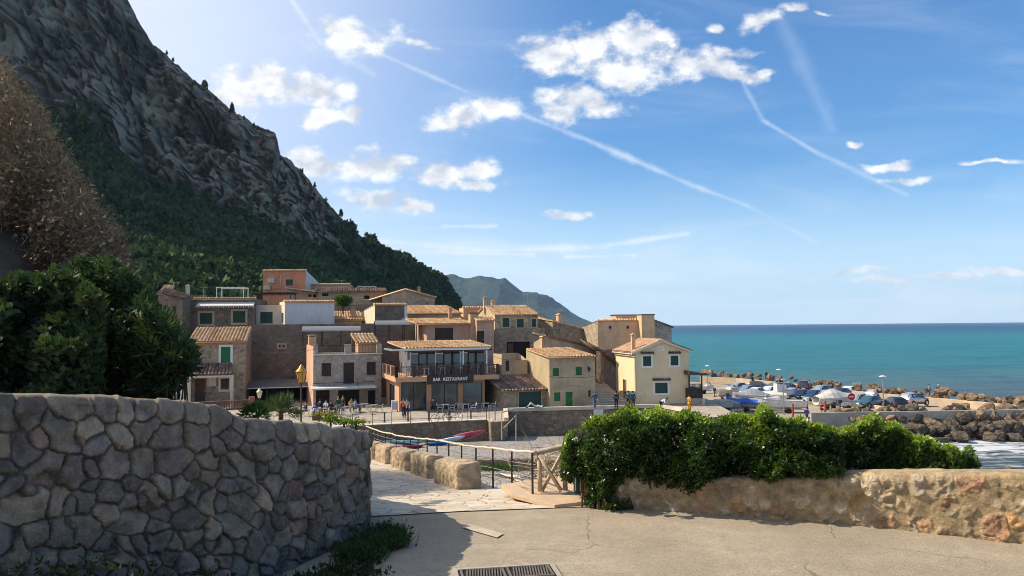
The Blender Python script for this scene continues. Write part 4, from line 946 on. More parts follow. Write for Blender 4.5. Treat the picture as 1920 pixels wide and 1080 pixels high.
mb = MB(); mb.hexa([(a, -1.6, z1-.05), (b, -1.6, z1-.05), (b, 0, zs+.2), (a, 0, zs+.2), (a, -1.6, z1), (b, -1.6, z1), (b, 0, zs+.25), (a, 0, zs+.25)]); mb.box(a, b, -1.64, -1.56, z1-.14, z1-.052); mb.build('awning', M('pale_awning', (.62,.62,.60), (.5,.5,.48), 2), h.e)
railing_mesh([(a+.2, -.5, zs+.12), (b-.1, -.5, zs+.12)], .45, .5, parent=h.e, name='bracket')
# terrace hut with bright roof
g = House('roof_hut', 'small orange hut with bright tile roof on the grey house terrace', 'hut', 672, 77.5, 20, zb=h.zb+zt-.02); g.width(706); g.depth(667); g.dp = 2.2
zf = g.z(690, 641); zr = g.z(690, 626, 2); g.walls(ORANGE, [(0, zf), (g.w, zf)], [(0, zf), (g.dp, zr)], [(0, zf), (g.dp, zr)]); tile_roof(g.e, (-.3, -.35, zf-.05), (g.w+.25, -.35, zf-.05), (g.w+.1, g.dp+.1, zr+.04), (-.5, g.dp+.1, zr+.04))
# curved canopies
def canopy(label, x0, x1, y0, y1, d, r, w, zpost):
    p, q = P(x0, y1, d), P(x1, y1, d+(x1-x0)/F*d*math.tan(r)); L = (q-p).length; rise = (y1-y0)/F*d
    t = thing('canopy', label, 'canopy', (p.x, p.y, p.z), r); mb = MB(); n = 10; rings = []
    for i in range(n+1): f = i/n; a_ = math.pi*f; rings.append((w*f-.1, math.sin(a_)**.7*rise))
    rn = [[(x, rings[j][0], rings[j][1]) for j in range(n+1)]+[(x, rings[j][0], rings[j][1]-.05) for j in range(n, -1, -1)] for x in (0, L)]
    mb.loft(rn); mb.build('sheet', M('corrugated_sheet', (.17,.175,.18), (.20,.20,.20), 3, .85, spec=.1, stretch=(1, 8, 1)), t)
    mb = MB(); mb.box(-.03, L+.03, -.16, -.1, -.08, .02); mb.build('gutter', METAL, t)
    for f in (.01, .33, .66, .99):
        for y in (0, w-.2): mb = MB(); mb.box(L*f-.04, L*f+.04, y-.04, y+.04, zpost-p.z, 0); mb.build('post', BLACK, t)
    return t
canopy('arched grey canopy sheet on black posts over the stone house terrace', 566, 676, 612, 620, 79.5, R(12), 2.6, -2)
canopy('smaller arched grey canopy in front of the cream sided stone box', 703, 786, 601, 608, 80, R(14), 2.4, -2)
# K pink house with wide dark window
h = House('pink_house', 'pink upper storey with a wide dark window and orange tile eave above the restaurant', 'house', 800, 79, 18, zb=-4); h.width(882); h.dp = 6.5
zf = h.z(840, 606); zr = h.z(840, 597, 5); h.hole('F', 815.6, 614.5, 849.6, 635.6, 'shutter', BROWNP)
h.walls(plaster('warm_pink_plaster', (.50,.31,.22)), [(0, zf), (h.w, zf)], [(0, zf), (5, zr), (h.dp, zr)]); tile_roof(h.e, (-1.2, -.45, zf-.05), (h.w+.1, -.45, zf-.05), (h.w+.1, 5, zr), (-1.4, 5, zr))
h.chimney(842, 576, 848, 603, 3.5); 
mb = MB(); a = h.front(882, 600, -.2)[0]; b = h.front(894, 600, -.2)[0]; zt = h.z(888, 588, -.2); mb.box(a, b, -.2, .7, -.5, zt); mb.build('chimney', TRIM, h.e); mb = MB(); mb.box(a-.08, b+.08, -.28, .78, zt, zt+.12); mb.build('chimney_cap', TILE_OLD, h.e)
h = House('pink_house', 'narrow pink house slice with a dark door right of the square ochre chimney', 'house', 894, 79.5, 16, zb=-6); h.width(926); h.dp = 6
zt = h.z(910, 600); h.hole('F', 893.7+.6, 620.6, 908, 650, 'door', BROWNP); h.walls(PINK, [(0, zt), (h.w, zt)]); tile_roof(h.e, (-.1, -.3, zt-.05), (h.w+.1, -.3, zt-.05), (h.w+.1, 1.2, zt+.35), (-.1, 1.2, zt+.35))
# S upper house with green shutters
h = House('stone_house', 'upper tan stone house with three dark green shutters under an orange roof and twin chimneys', 'house', 928, 88, 16, zb=-2); h.width(1008.5); h.depth(893)
zf = h.z(965, 588); zr = h.z(965, 573, 3.6)
for (x0, y0, x1, y1) in ((942, 596, 955, 613), (969, 598, 982, 614), (997, 598, 1005, 613)): h.hole('F', x0, y0, x1, y1, 'shutter', DGREEN, TRIM, .14)
vr = h.dp*.5; zr2 = h.left(910, 573.5)[1]
h.walls(STONE_T, [(0, zf), (h.w, zf)], [(0, zf), (vr, zr2), (h.dp, zf)], [(0, zf), (vr, zr2), (h.dp, zf)], smat=TAN)
tile_roof(h.e, (-.15, -.35, zf-.08), (h.w+.1, -.35, zf-.08), (h.w+.1, vr, zr2+.04), (-.15, vr, zr2+.04)); tile_roof(h.e, (h.w+.1, h.dp+.3, zf-.08), (-.15, h.dp+.3, zf-.08), (-.15, vr, zr2+.04), (h.w+.1, vr, zr2+.04), 'roof')
h.chimney(907, 557, 913.5, 580, vr-.3); h.chimney(922, 563.6, 928.6, 578, vr+1)
h = House('tiled_house', 'pale low house with red tile edge behind the ochre chimney', 'house', 869, 97, 12, zb=0); h.width(908); h.dp = 4; zt = h.z(880, 577); h.walls(PEACH, [(0, zt), (h.w, zt)]); h.coping(zt)
# T terrace block below S
h = House('terrace_block', 'tan stone terrace block with a deep dark opening under the green shuttered upper house', 'house', 928, 84, 18, zb=Z0); h.width(1022); h.depth(897)
zt = h.z(970, 616); h.hole('F', 950, 641, 994, 674, 'open', DARK); h.walls(STONE_T, [(0, zt), (h.w, zt)], smat=TAN); mb = MB(); mb.box(.02, h.w-.02, .02, h.dp-.02, zt-.2, zt-.1); mb.build('terrace_floor', CONC, h.e)
a, z1 = h.front(952, 644, .15); b, z0 = h.front(962, 674, .15); mb = MB(); mb.box(a, b, .05, .15, z0, z1); mb.build('door', WOODB, h.e)
h = House('garden_wall', 'ochre plastered garden walls stepping down between restaurant and garage roof', 'wall', 940, 76, 18, zb=Z0); h.width(988); h.dp = 3
z1 = h.z(950, 664); z2 = h.z(980, 675); um = h.front(964, 670)[0]; h.hole('F', 948, 676, 955, 696, 'door', BROWNP); h.walls(TAN, [(0, z1), (um, z1), (um+.01, z2), (h.w, z2)])
# U right hand long walls and roofs
h = House('long_house', 'long pale stone side wall with sloping tile verge and small chimney behind the lower houses', 'house', 1036, 92, 30, zb=-3); h.width(1109); h.depth(1009)
z1 = h.z(1036, 601); z2 = h.z(1107, 622); h.walls(STONE_T, [(0, z1), (h.w, z2)], topL=[(0, z1), (h.dp, z1+.6)], topR=[(0, z2), (h.dp, z2)])
tile_roof(h.e, (-.1, -.2, z1-.02), (h.w+.1, -.2, z2-.02), (h.w+.1, 3.5, z2+.35), (-.1, 3.5, z1+.35)); h.chimney(1047, 589, 1054, 608, 1.5, PEACH)
h = House('long_house', 'low house with descending tile verge above the green door cottage', 'house', 1022, 80, 30, zb=Z0); h.width(1117); h.depth(1000)
z1 = h.z(1022, 629); z2 = h.z(1117, 652); h.walls(TAN, [(0, z1), (h.w, z2)], topL=[(0, z1), (h.dp, z1-.8)], topR=[(0, z2), (h.dp, z2)])
tile_roof(h.e, (-.1, -.25, z1-.02), (h.w+.1, -.25, z2-.02), (h.w+.1, 2.5, z2+.3), (-.1, 2.5, z1+.3), 'roof', TILE_OLD); h.chimney(1016, 631, 1023, 643, .2, PEACH, )
# J restaurant
h = House('restaurant', 'two storey orange restaurant with long glazed balcony, wooden rail and BAR RESTAURANT board', 'restaurant', 748, 70.5, 19, zb=Z0); h.width(908); h.dp = 7.5; J = h
zs0 = h.z(840, 714, -.9); zs1 = h.z(840, 705, -.9); 
for (x0, x1) in ((752, 800), (809, 858.5), (868, 905)): h.hole('F', x0, 717, x1, 769, 'glass', GLASSB)
h.hole('L', 729, 718, 740, 766, 'glass', GLASSB)
h.walls(ORANGE, [(0, zs0), (h.w, zs0)])
ur = h.front(936, 700, -.9)[0]
mb = MB(); mb.box(-.5, ur, -.9, h.dp, zs0+.003, zs1); mb.build('balcony', ORANGE, h.e, bevel=.02)
# rail round the balcony
def rail(h, u0, v0, u1, v1, z, hh, n_post):
    mb = MB(); a, b = Vector((u0, v0, z)), Vector((u1, v1, z)); L = (b-a).length; nb = int(L/.16)
    mb.cyl(a+Vector((0, 0, hh)), b+Vector((0, 0, hh)), .045, seg=5); mb.cyl(a+Vector((0, 0, .12)), b+Vector((0, 0, .12)), .03, seg=5)
    for i in range(nb+1): p = a.lerp(b, i/nb); mb.cyl(p+Vector((0, 0, .12)), p+Vector((0, 0, hh)), .02, seg=4, cap=False)
    o = mb.build('railing', M('rail_wood', (.16,.10,.07), (.11,.07,.05), 4), h.e)
    for i in range(n_post+1):
        p = a.lerp(b, i/n_post); m2 = MB(); m2.box(p.x-.13, p.x+.13, p.y-.13, p.y+.13, z+.003, z+hh+.06); m2.build('rail_post', PINK if n_post < 4 else BROWNP, o)
hh = h.z(840, 686, -.9)-zs1
rail(h, -.4, h.dp-1, -.4, -.8, zs1, hh, 3); rail(h, -.4, -.8, ur-.1, -.8, zs1, hh, 6)
# glazed upper storey
zg = h.z(840, 657, .8)
xs_ = [768, 785, 812, 818, 847, 853, 878, 884, 905, 912]
mb = MB(); ug0 = h.front(772, 660, .8)[0]; ug1 = h.front(912, 660, .8)[0]
mb.box(ug0, ug1, 1.6, h.dp-.1, zs1+.003, zg-.01); up_ = mb.build('upper_storey', M('upper_storey_paint', (.16,.15,.15), (.11,.11,.12), 1), h.e)
n = 9
for i in range(n):
    a = ug0+(ug1-ug0)*i/n; b = ug0+(ug1-ug0)*(i+1)/n; mb = MB(); mb.box(a+.07, b-.07, 1.54, 1.59, zs1+.5, zg-.35); w_ = mb.build('window', GLASSB if i % 3 else GLASS, h.e)
    mb = MB(); mb.box(a-.05, a+.05, 1.5, 1.598, zs1+.05, zg-.1); mb.box(a+.05, b-.05, 1.5, 1.54, zg-.34, zg-.25); mb.build('mullion', ALU if i % 3 == 0 else BROWNP, w_)
mb = MB()
for x in (762, 868, 912): u_ = h.front(x, 660, -.4)[0]; mb = MB(); mb.box(u_-.07, u_+.07, -.5, -.36, zs1, zg); mb.build('post', ALU, h.e)
u0, zfas = h.front(735, 656, -.7); u1 = h.front(918, 650, -.7)[0]
mb = MB(); mb.box(u0, u1, -.75, -.6, zfas-.12, zfas+.06); mb.box(u0, u0+.15, -.6, 4, zfas-.12, zfas+.06); mb.build('fascia', ALU, h.e)
ze = h.z(840, 652, -.6); zb_ = h.z(820, 639.5, 4.5); u0 = h.front(767, 655, -.6)[0]; u1 = h.front(925, 650, -.6)[0]
tile_roof(h.e, (u0-.4, -.65, ze), (u1, -.65, ze), (u1-.8, 4.5, zb_), (u0-1.2, 4.5, zb_))
mb = MB(); mb.box(u0+.1, u1-.1, -.4, 4.3, ze-.35, ze-.12); mb.build('eave_board', WOODB, h.e)
# name board
uu, z1 = h.front(800.7, 704.5, -1.0); u2, z0 = h.front(888, 718, -1.0)
mb = MB(); mb.box(uu, u2, -1.0, -.93, z0, z1); bd = mb.build('name_board', M('board_brown', (.05,.035,.03), (.035,.025,.02), 3, .6), h.e)
def text_mesh(body, size, mat, parent, loc, rot, ext=.01, name='lettering', bold=0., width=None):
    cu = bpy.data.curves.new('lettering', 'FONT'); cu.body = body; cu.size = size; cu.extrude = ext; cu.align_x = 'CENTER'; cu.align_y = 'CENTER'; cu.offset = bold; cu.space_character = 1.15
    to = bpy.data.objects.new('lettering', cu); col.objects.link(to); dg = bpy.context.evaluated_depsgraph_get(); dg.update()
    me = bpy.data.meshes.new_from_object(to.evaluated_get(dg)); bpy.data.objects.remove(to); bpy.data.curves.remove(cu)
    o = link_mesh(name, me, mat, parent)
    if width:
        xs = [v.co.x for v in me.vertices]; f = width/(max(xs)-min(xs))
        for v in me.vertices: v.co.x *= f
    o.location = loc; o.rotation_euler = rot; return o
text_mesh('BAR  RESTAURANT', .42, M('sign_white', (.78,.76,.70), None), bd, ((uu+u2)/2, -1.02, (z0+z1)/2+.02), (math.pi/2, 0, 0), .012, bold=.012, width=(u2-uu)*.74)
# W garage
h = House('garage', 'stone garage with wide dark green door under an old patchy tile roof', 'garage', 943.5, 71.2, 19, zb=Z0); h.width(1030); h.dp = 7
zf = h.z(985, 730); zb_ = h.z(960, 695, 6)
h.hole('F', 972.4, 735, 1015, 768.6, 'door_garage', DGREEN, TRIM, .1); h.walls(STONE_T, [(0, zf), (h.w, zf)], [(0, zf), (h.dp, zb_)], [(0, zf), (h.dp, zb_)])
tile_roof(h.e, (-.25, -.4, zf-.05), (h.w, -.4, zf-.05), (h.w, 6, zb_), (-.8, 6, zb_), 'roof', TILE_OLD)
# V cottage with bright green shutters
h = House('cottage', 'tan cottage with bright green door and shutters and a sunlit tile roof', 'house', 1029, 71.8, 19, zb=Z0); h.width(1114.5); h.depth(986)
zf = h.z(1070, 668); v1, zb_ = h.left(987, 654); 
for (x0, y0, x1, y1) in ((1036, 690.5, 1048, 705), (1079, 688, 1091, 703.5), (1038.6, 736, 1050.7, 752)): h.hole('F', x0, y0, x1, y1, 'shutter', GREEN, TRIM, .16)
h.hole('F', 1060, 735, 1074, 767, 'door', GREEN, TRIM, .16); h.hole('F', 1102.5, 732, 1107.5, 744, 'shutter', DGREEN, TRIM, .09)
h.walls(TAN, [(0, zf), (h.w, zf)], [(0, zf), (h.dp, zb_)], [(0, zf), (h.dp, zb_)], smat=M('ochre_render', (.44,.35,.21), (.36,.28,.17), .8, .9, .2))
tile_roof(h.e, (-.2, -.35, zf-.04), (h.w+.15, -.35, zf-.04), (h.w+.15, h.dp-.3, zb_), (-.1, h.dp-.3, zb_))
mb = MB(); zz = h.z(1070, 752); mb.box(.01, h.w-.01, -.02, .0, 0, zz*.9); 
zq = h.z(1070, 724); a = h.front(1035, 720)[0]; b = h.front(1092, 720)[0]; mb2 = MB(); mb2.box(a, b, -.06, -.003, zq-.05, zq+.05); mb2.build('ledge', CONC, h.e)
u_, z_ = h.front(1105, 694, -.5); mb = MB(); mb.tube([(u_, 0, z_+.25), (u_, -.25, z_+.38), (u_, -.45, z_+.3)], .02, 5); mb.lathe([(.02,.3),(.16,.22),(.18,.2),(.1,-.12),(.02,-.16)], (u_, -.45, z_), 8); mb.build('wall_lamp', BLACK, h.e)
# alley steps
mb = MB(); a = G(1117, 770, Z_PROM+.01)
for i in range(16): mb.box(0, 4.2, 1.5+i*.8, 16, i*.17, (i+1)*.17-.002)
t = mb.build('steps', CONC, None, M4=Matrix.Translation((a.x, a.y, Z_PROM+.004)) @ Matrix.Rotation(R(12), 4, 'Z')); tag(t, 'dark worn steps climbing the shaded alley between cottage and cream house', 'steps')
h = House('stone_wall', 'shaded dark stone side wall with lean-to tile roof inside the alley', 'wall', 1125, 79, 66, zb=Z0); h.width(1156); h.dp = .5
z1 = h.z(1126, 658); z2 = h.z(1153, 688); h.walls(STONE_D, [(0, z1), (h.w, z2)])
tile_roof(h.e, (-.1, -.5, z1-.1), (h.w, -.5, z2-.1), (h.w, 2.2, z2+1.1), (-.1, 2.2, z1+1.3), 'roof', TILE_OLD)
# Y peach building
h = House('peach_house', 'tall peach rendered house with two tiny square vents and stepped parapet', 'house', 1120.5, 88, 10, zb=Z0); h.width(1219); h.depth(1086)
zt = h.z(1150, 600); zt2 = h.z(1190, 591); um = h.front(1157, 590)[0]
h.hole('F', 1142, 611.5, 1146, 616, 'open', DARK, PINK, .1); h.hole('F', 1175, 611.5, 1179, 616, 'open', DARK, PINK, .1)
vb, zb_ = h.left(1086, 615)
h.walls(PEACH, [(0, zt), (h.w, zt)], [(0, zt), (h.dp, zb_)], [(0, zt), (h.dp, zb_)], smat=STONE_T); h.coping(zt, .05)
mb = MB(); mb.hexa([(0, .3, zt-.2), (h.w, .3, zt-.2), (h.w, h.dp, zb_-.1), (0, h.dp, zb_-.1), (0, .3, zt-.05), (h.w, .3, zt-.05), (h.w, h.dp, zb_+.05), (0, h.dp, zb_+.05)]); mb.build('roof', TILE_OLD, h.e)
um2 = h.front(1196, 600)[0]
mb = MB(); mb.box(um2, h.w+.05, -1.3, 2.5, 0, zt2); mb.box(um, um2, .5, 2.5, zt-.1, zt2-.003); mb.build('tower', plaster('light_peach_plaster', (.68,.45,.26)), h.e); mb = MB(); mb.box(um-.1, h.w+.12, .45, 2.6, zt2+.003, zt2+.1); mb.box(um2-.05, h.w+.12, -1.36, .449, zt2+.003, zt2+.1); mb.build('coping', TILE_OLD, h.e)
h = House('stone_house', 'grey stone gable end with slanting roof right of the peach house', 'house', 1219, 90, 10, zb=Z_DOCK); h.width(1259); h.dp = 8
z1 = h.z(1219, 598); z2 = h.z(1258, 613); h.hole('F', 1229.5, 606.5, 1232, 610, 'open', DARK); h.walls(STONE_G, [(0, z1), (h.w, z2)], topR=[(0, z2), (h.dp, z2)], topL=[(0, z1), (h.dp, z1)])
tile_roof(h.e, (h.w+.2, -.2, z2-.02), (h.w+.2, h.dp, z2-.02), (-.02, h.dp, z1+.06), (-.02, -.2, z1+.06), 'roof', TILE_OLD)
# Z cream house
h = House('cream_house', 'cream gabled house with white framed green shutters at the end of the promenade', 'house', 1188, 73.5, 9, zb=Z0-.3); h.width(1290); h.depth(1153.5)
zl = h.z(1188, 658); zr = h.z(1290, 655); ua, za = h.front(1240, 637)
TRW = M('white_window_trim', (.72,.70,.63), None)
for (x0, y0, x1, y1) in ((1205.5, 668, 1221, 686), (1257, 667, 1272, 685), (1228, 718, 1252, 737)): h.hole('F', x0, y0, x1, y1, 'shutter', DGREEN, TRW, .19)
h.hole('F', 1234, 651, 1242, 655.5, 'vent', None, TRW, .12); h.hole('L', 1168.5, 711, 1174.5, 748, 'door', WOODB, CREAM, .12)
h.walls(CREAM, [(0, zl), (ua, za), (h.w, zr)], [(0, zl), (h.dp, zl)], [(0, zr), (h.dp, zr)])
k_ = (za-zl)/ua; ov = .35
tile_roof(h.e, (-ov, h.dp+.2, zl-ov*k_), (-ov, -.25, zl-ov*k_), (ua, -.25, za+.06), (ua, h.dp+.2, za+.06), mat=TILE_B, amp=.06)
tile_roof(h.e, (h.w+ov, -.25, zr-ov*k_), (h.w+ov, h.dp+.2, zr-ov*k_), (ua, h.dp+.2, za+.06), (ua, -.25, za+.06), 'roof', TILE_B, amp=.06)
mb = MB()
for (x0, z0, x1, z1) in ((-ov, zl-ov*k_, ua, za), (ua, za, h.w+ov, zr-ov*k_)): mb.hexa([(x0, -.3, z0-.22), (x1, -.3, z1-.22), (x1, -.002, z1-.22), (x0, -.002, z0-.22), (x0, -.3, z0-.05), (x1, -.3, z1-.05), (x1, -.002, z1-.05), (x0, -.002, z0-.05)])
mb.build('verge', M('verge_paint', (.6,.53,.4), None), h.e); h.chimney(1184.5, 626.4, 1191.5, 658, .6, PEACH)
mb = MB(); mb.tube([(-ov-.02, -.1, zl-.3), (-ov-.02, h.dp, zl-.3)], .06, 6); mb.cyl((.06, -.07, 0), (.06, -.07, zl-.3), .045, seg=6); mb.build('gutter', CREAM_L, h.e)
mb = MB(); zz = h.z(1240, 757); mb.box(.0, h.w+.01, -.05, -.003, 0, zz); mb.build('plinth', CONC, h.e)
for (x0, x1, y) in ((1201, 1226, 662), (1253, 1276, 661), (1223, 1257, 711.5)):
    a, z_ = h.front(x0, y); b = h.front(x1, y)[0]; tile_roof(h.e, (a, -.22, z_-.02), (b, -.22, z_-.02), (b, 0, z_+.07), (a, 0, z_+.07), 'drip_tiles', TILE_OLD, row=.3)
# brown timber porch on its right
p = P(1291, 747, 73.5)
t = thing('porch', 'dark brown timber porch with lattice screen on the side of the cream house', 'porch', (p.x, p.y, p.z), R(9)); w_ = 1.45
mb = MB(); mb.box(.02, w_, .0, 3.4, 0, .95); 
for i in range(12): mb.box(.02+i*w_/12, .02+i*w_/12+.06, -.03, .0, .95, 1.35)
mb.box(.02, w_, -.03, .0, 1.35, 1.42); mb.build('screen', BROWNP, t); mb = MB()
for x, y in ((w_-.06, 0), (w_-.06, 3.3), (.1, 0)): mb.box(x-.06, x+.06, y-.06, y+.06, 0, 2.3)
mb.build('post', BROWNP, t); mb = MB(); mb.hexa([(-.1, -.5, 2.3), (w_+.5, -.5, 2.25), (w_+.5, 3.9, 2.25), (-.1, 3.9, 2.3), (-.1, -.5, 2.72), (w_+.5, -.5, 2.34), (w_+.5, 3.9, 2.34), (-.1, 3.9, 2.72)]); mb.build('roof', WOODB, t)
mb = MB(); mb.box(.0, w_+.05, -.1, 3.4, -3.4, -.002); mb.build('base', CONC, t); mb = MB(); mb.box(w_-.15, w_+.12, -.35, -.103, -3.4, -.05); mb.build('pillar', CREAM_L, t)

# aerials, cables and pipes that the village roofs carry
def aerial(px, py, d, hm, label):
    p = P(px, py, d); t = thing('aerial', label, 'aerial', p); mb = MB(); mb.cyl((0, 0, -.6), (0, 0, hm), .02, seg=5); mb.build('mast', METAL, t); mb = MB(); mb.cyl((-.5, 0, hm-.1), (.5, 0, hm-.1), .012, seg=4)
    for i in range(6): mb.cyl((-.45+i*.18, -.2, hm-.1), (-.45+i*.18, .2, hm-.1), .007, seg=4)
    mb.build('antenna', METAL, t)
aerial(382, 562, 90, 1.6, 'thin television aerial on the roof left of the white pergola frame'); aerial(640, 545, 103, 1.5, 'thin television aerial on the tan range below the wood'); aerial(990, 573, 90, 1.5, 'thin television aerial on the upper orange roof with twin chimneys'); aerial(733, 571, 90, 1.3, 'thin television aerial above the square stone box house')
def cable(label, pts, sag=.5):
    q = [P(*p) for p in pts]; L = []
    for a, b in zip(q[:-1], q[1:]):
        for i in range(12): f = i/12; L.append(a.lerp(b, f)-Vector((0, 0, sag*4*f*(1-f))))
    L.append(q[-1]); mb = MB(); mb.tube(L, .016, 4); tag(mb.build('cable', BLACK), label, 'cable')
cable('dark cable sagging across the big retaining wall to the grey stone house', [(462,655,75.5),(590,655,74)], .35); cable('thin cable strung along the front of the green door cottage', [(1029,706,71.3),(1114,706,72.4)], .12); cable('thin cable from the restaurant to the ochre garden wall', [(925,668,72),(985,672,74)], .25)
# ------------------------------------------------------------------ vegetation
def unit(a): return a/np.maximum(np.linalg.norm(a, axis=-1, keepdims=True), 1e-9)
def leaf_quads(C, D, L, Wd, r_, fold=None):
    """diamond leaves: base C, direction D (unit), length L, width Wd"""
    n = len(C); rv = unit(r_.normal(size=(n, 3))); Sd = unit(np.cross(D, rv)); L = np.broadcast_to(L, (n,))[:, None]; Wd = np.broadcast_to(Wd, (n,))[:, None]
    up = np.cross(Sd, D)
    V = np.stack([C, C+D*L*.45+Sd*Wd*.5, C+D*L+up*L*.06, C+D*L*.45-Sd*Wd*.5], 1).reshape(-1, 3)
    return V, np.arange(n*4).reshape(-1, 4)
def foliage(name, C, N, tint, leafL, leafW, k, mat, parent, seed, spread=.9):
    """k leaves fanned about every point C along N"""
    r_ = np.random.default_rng(seed); n = len(C)
    D = unit(np.repeat(N, k, 0)+r_.normal(size=(n*k, 3))*spread); Cb = np.repeat(C, k, 0)+r_.normal(size=(n*k, 3))*leafL*.15
    V, Fc = leaf_quads(Cb, D, leafL*r_.uniform(.65, 1.2, n*k), leafW*r_.uniform(.75, 1.2, n*k), r_)
    T = np.clip(np.repeat(tint, k)+r_.normal(0, .07, n*k), 0, 1)
    return np_mesh(name, V, Fc, mat, parent, tint=T)
def envelope(px0, px1, top, bot, dfun, thick, n, seed, lump=1.6, thr=.42, bulge=.6, loc=None, jag=9, rec=.9):
    """points filling a hedge-like volume seen between the given outlines; returns points, outward normals, height fraction"""
    r_ = np.random.default_rng(seed); px = r_.uniform(px0, px1, n); T = np.interp(px, *zip(*top)); T = T+jag*(fbm(np.stack([px*.035, px*0, px*0+seed], -1), 4, seed+7)-.45)*2; B = np.interp(px, *zip(*bot)); f = r_.uniform(0, 1, n)**.9
    g = r_.beta(1.0, 1.6, n); d0 = dfun(px); sh = np.sqrt(np.clip(1-(2*f-1)**2, 0, 1))
    pts = []; dnz = (fbm(np.stack([px*.022*(11.5/np.mean(d0)), f*(B-T)*.022*(11.5/np.mean(d0)), px*0+seed], -1), 3, seed+8)-.5)*2
    for a, ff, gg, dd, t_, b_, s_, dn in zip(px, f, g, d0, T, B, sh, dnz):
        e = min((a-px0)/(px1-px0), (px1-a)/(px1-px0)); rd = min(1, e*9)**.5
        Y = dd-bulge*s_*rd+gg*thick+rec*dn; q = ray(a, t_+(b_-t_)*(1-ff)); pts.append(((q.x/q.y)*Y, Y, q.z/q.y*Y))
    Pp = np.array(pts); nz = fbm(Pp*lump, 3, seed+1); keep = nz > thr; Pp, f, g = Pp[keep], f[keep], g[keep]; nz = nz[keep]
    N = np.stack([r_.normal(0, .35, len(Pp)), -np.where(g < .4, .9, .2)+r_.normal(0, .3, len(Pp)), .35+f**2*1.3+r_.normal(0, .3, len(Pp))], -1)
    return Pp, unit(N), f, g, nz
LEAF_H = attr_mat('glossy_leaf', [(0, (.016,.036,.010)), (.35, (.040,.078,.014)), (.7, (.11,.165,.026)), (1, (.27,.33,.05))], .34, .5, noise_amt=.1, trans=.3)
LEAF_D = attr_mat('dark_leaf', [(0, (.020,.028,.013)), (.5, (.040,.062,.024)), (1, (.085,.12,.042))], .6, .3, noise_amt=.1, trans=.2)
LEAF_F = attr_mat('forest_leaf', [(0, (.032,.052,.024)), (.5, (.050,.078,.030)), (1, (.095,.125,.045))], .8, .2, noise_amt=.1, trans=.12)
TWIG = attr_mat('dry_twig', [(0, (.075,.052,.033)), (.5, (.18,.125,.078)), (1, (.44,.31,.18))], .9, .2, noise_amt=.1)
BARK = M('bark', (.10,.075,.05), (.06,.045,.03), 6, .95, .6)
def shrub(name, label, cat, px0, px1, top, bot, dfun, thick, n, k, L, Wd, mat, seed, base_z, group=None, tintf=None, stem_back=0., **kw):
    Pp, N, f, g, nz = envelope(px0, px1, top, bot, dfun, thick, n, seed, **kw)
    cx, cy = float(np.mean(Pp[:, 0])), float(np.mean(Pp[:, 1])); t = thing(name, label, cat, (cx, cy, base_z), 0, group)
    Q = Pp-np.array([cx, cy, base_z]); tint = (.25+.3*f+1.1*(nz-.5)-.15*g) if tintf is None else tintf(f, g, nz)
    foliage('foliage', Q, N, tint, L, Wd, k, mat, t, seed+2)
    r_ = random.Random(seed); mb = MB(); idx = np.random.default_rng(seed).integers(0, len(Q), 26)
    for i in idx:
        q = Q[i]; b = Vector((q[0]*.93+r_.uniform(-.1, .1), max(q[1]*.3, 0)+stem_back, 0)); e_ = Vector(q); m_ = b.lerp(e_, .5)+Vector((0, 0, .15)); mb.tube([b, m_, e_], [.035, .022, .008], 5)
    mb.build('stem', BARK, t); return t
wallY = lambda px: np.interp(px, [1060, 1300, 1500, 1680, 1830], [13.95, 13.3, 12.85, 12.45, 12.1])
ht = [(1056,850),(1064,818),(1090,800),(1115,784),(1150,778),(1183,762),(1200,776),(1235,764),(1262,780),(1290,772),(1330,784),(1385,776),(1415,782),(1428,758),(1444,768),(1462,790),(1500,784),(1530,798),(1560,806),(1590,812)]
hb = [(1056,900),(1075,905),(1105,950),(1135,965),(1150,920),(1200,915),(1260,925),(1300,925),(1340,895),(1400,890),(1440,905),(1480,885),(1530,895),(1590,890)]
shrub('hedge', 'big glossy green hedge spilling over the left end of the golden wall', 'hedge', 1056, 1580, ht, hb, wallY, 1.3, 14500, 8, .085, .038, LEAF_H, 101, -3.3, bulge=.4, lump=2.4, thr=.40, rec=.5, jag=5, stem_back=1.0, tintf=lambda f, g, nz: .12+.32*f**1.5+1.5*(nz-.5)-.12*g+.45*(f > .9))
ht2 = [(1545,818),(1575,806),(1600,800),(1622,788),(1640,776),(1655,800),(1672,792),(1690,798),(1712,818),(1740,824),(1765,842),(1785,838),(1800,856),(1818,838),(1830,866)]
hb2 = [(1545,892),(1830,889)]
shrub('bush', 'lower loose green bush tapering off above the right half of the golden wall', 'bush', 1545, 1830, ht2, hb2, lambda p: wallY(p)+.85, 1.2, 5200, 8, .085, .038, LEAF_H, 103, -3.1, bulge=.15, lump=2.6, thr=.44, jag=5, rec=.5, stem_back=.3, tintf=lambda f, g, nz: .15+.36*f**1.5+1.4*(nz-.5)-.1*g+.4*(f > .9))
# creeping sprays at the foot of the wall
shrub('creeper', 'small leafy sprig creeping out at the foot of the golden wall', 'plant', 1105, 1185, [(1105,925),(1140,935),(1185,945)], [(1105,953),(1185,962)], lambda p: 13.55+0*p, .3, 230, 6, .05, .025, LEAF_H, 105, -3.3, bulge=.1, thr=.3)
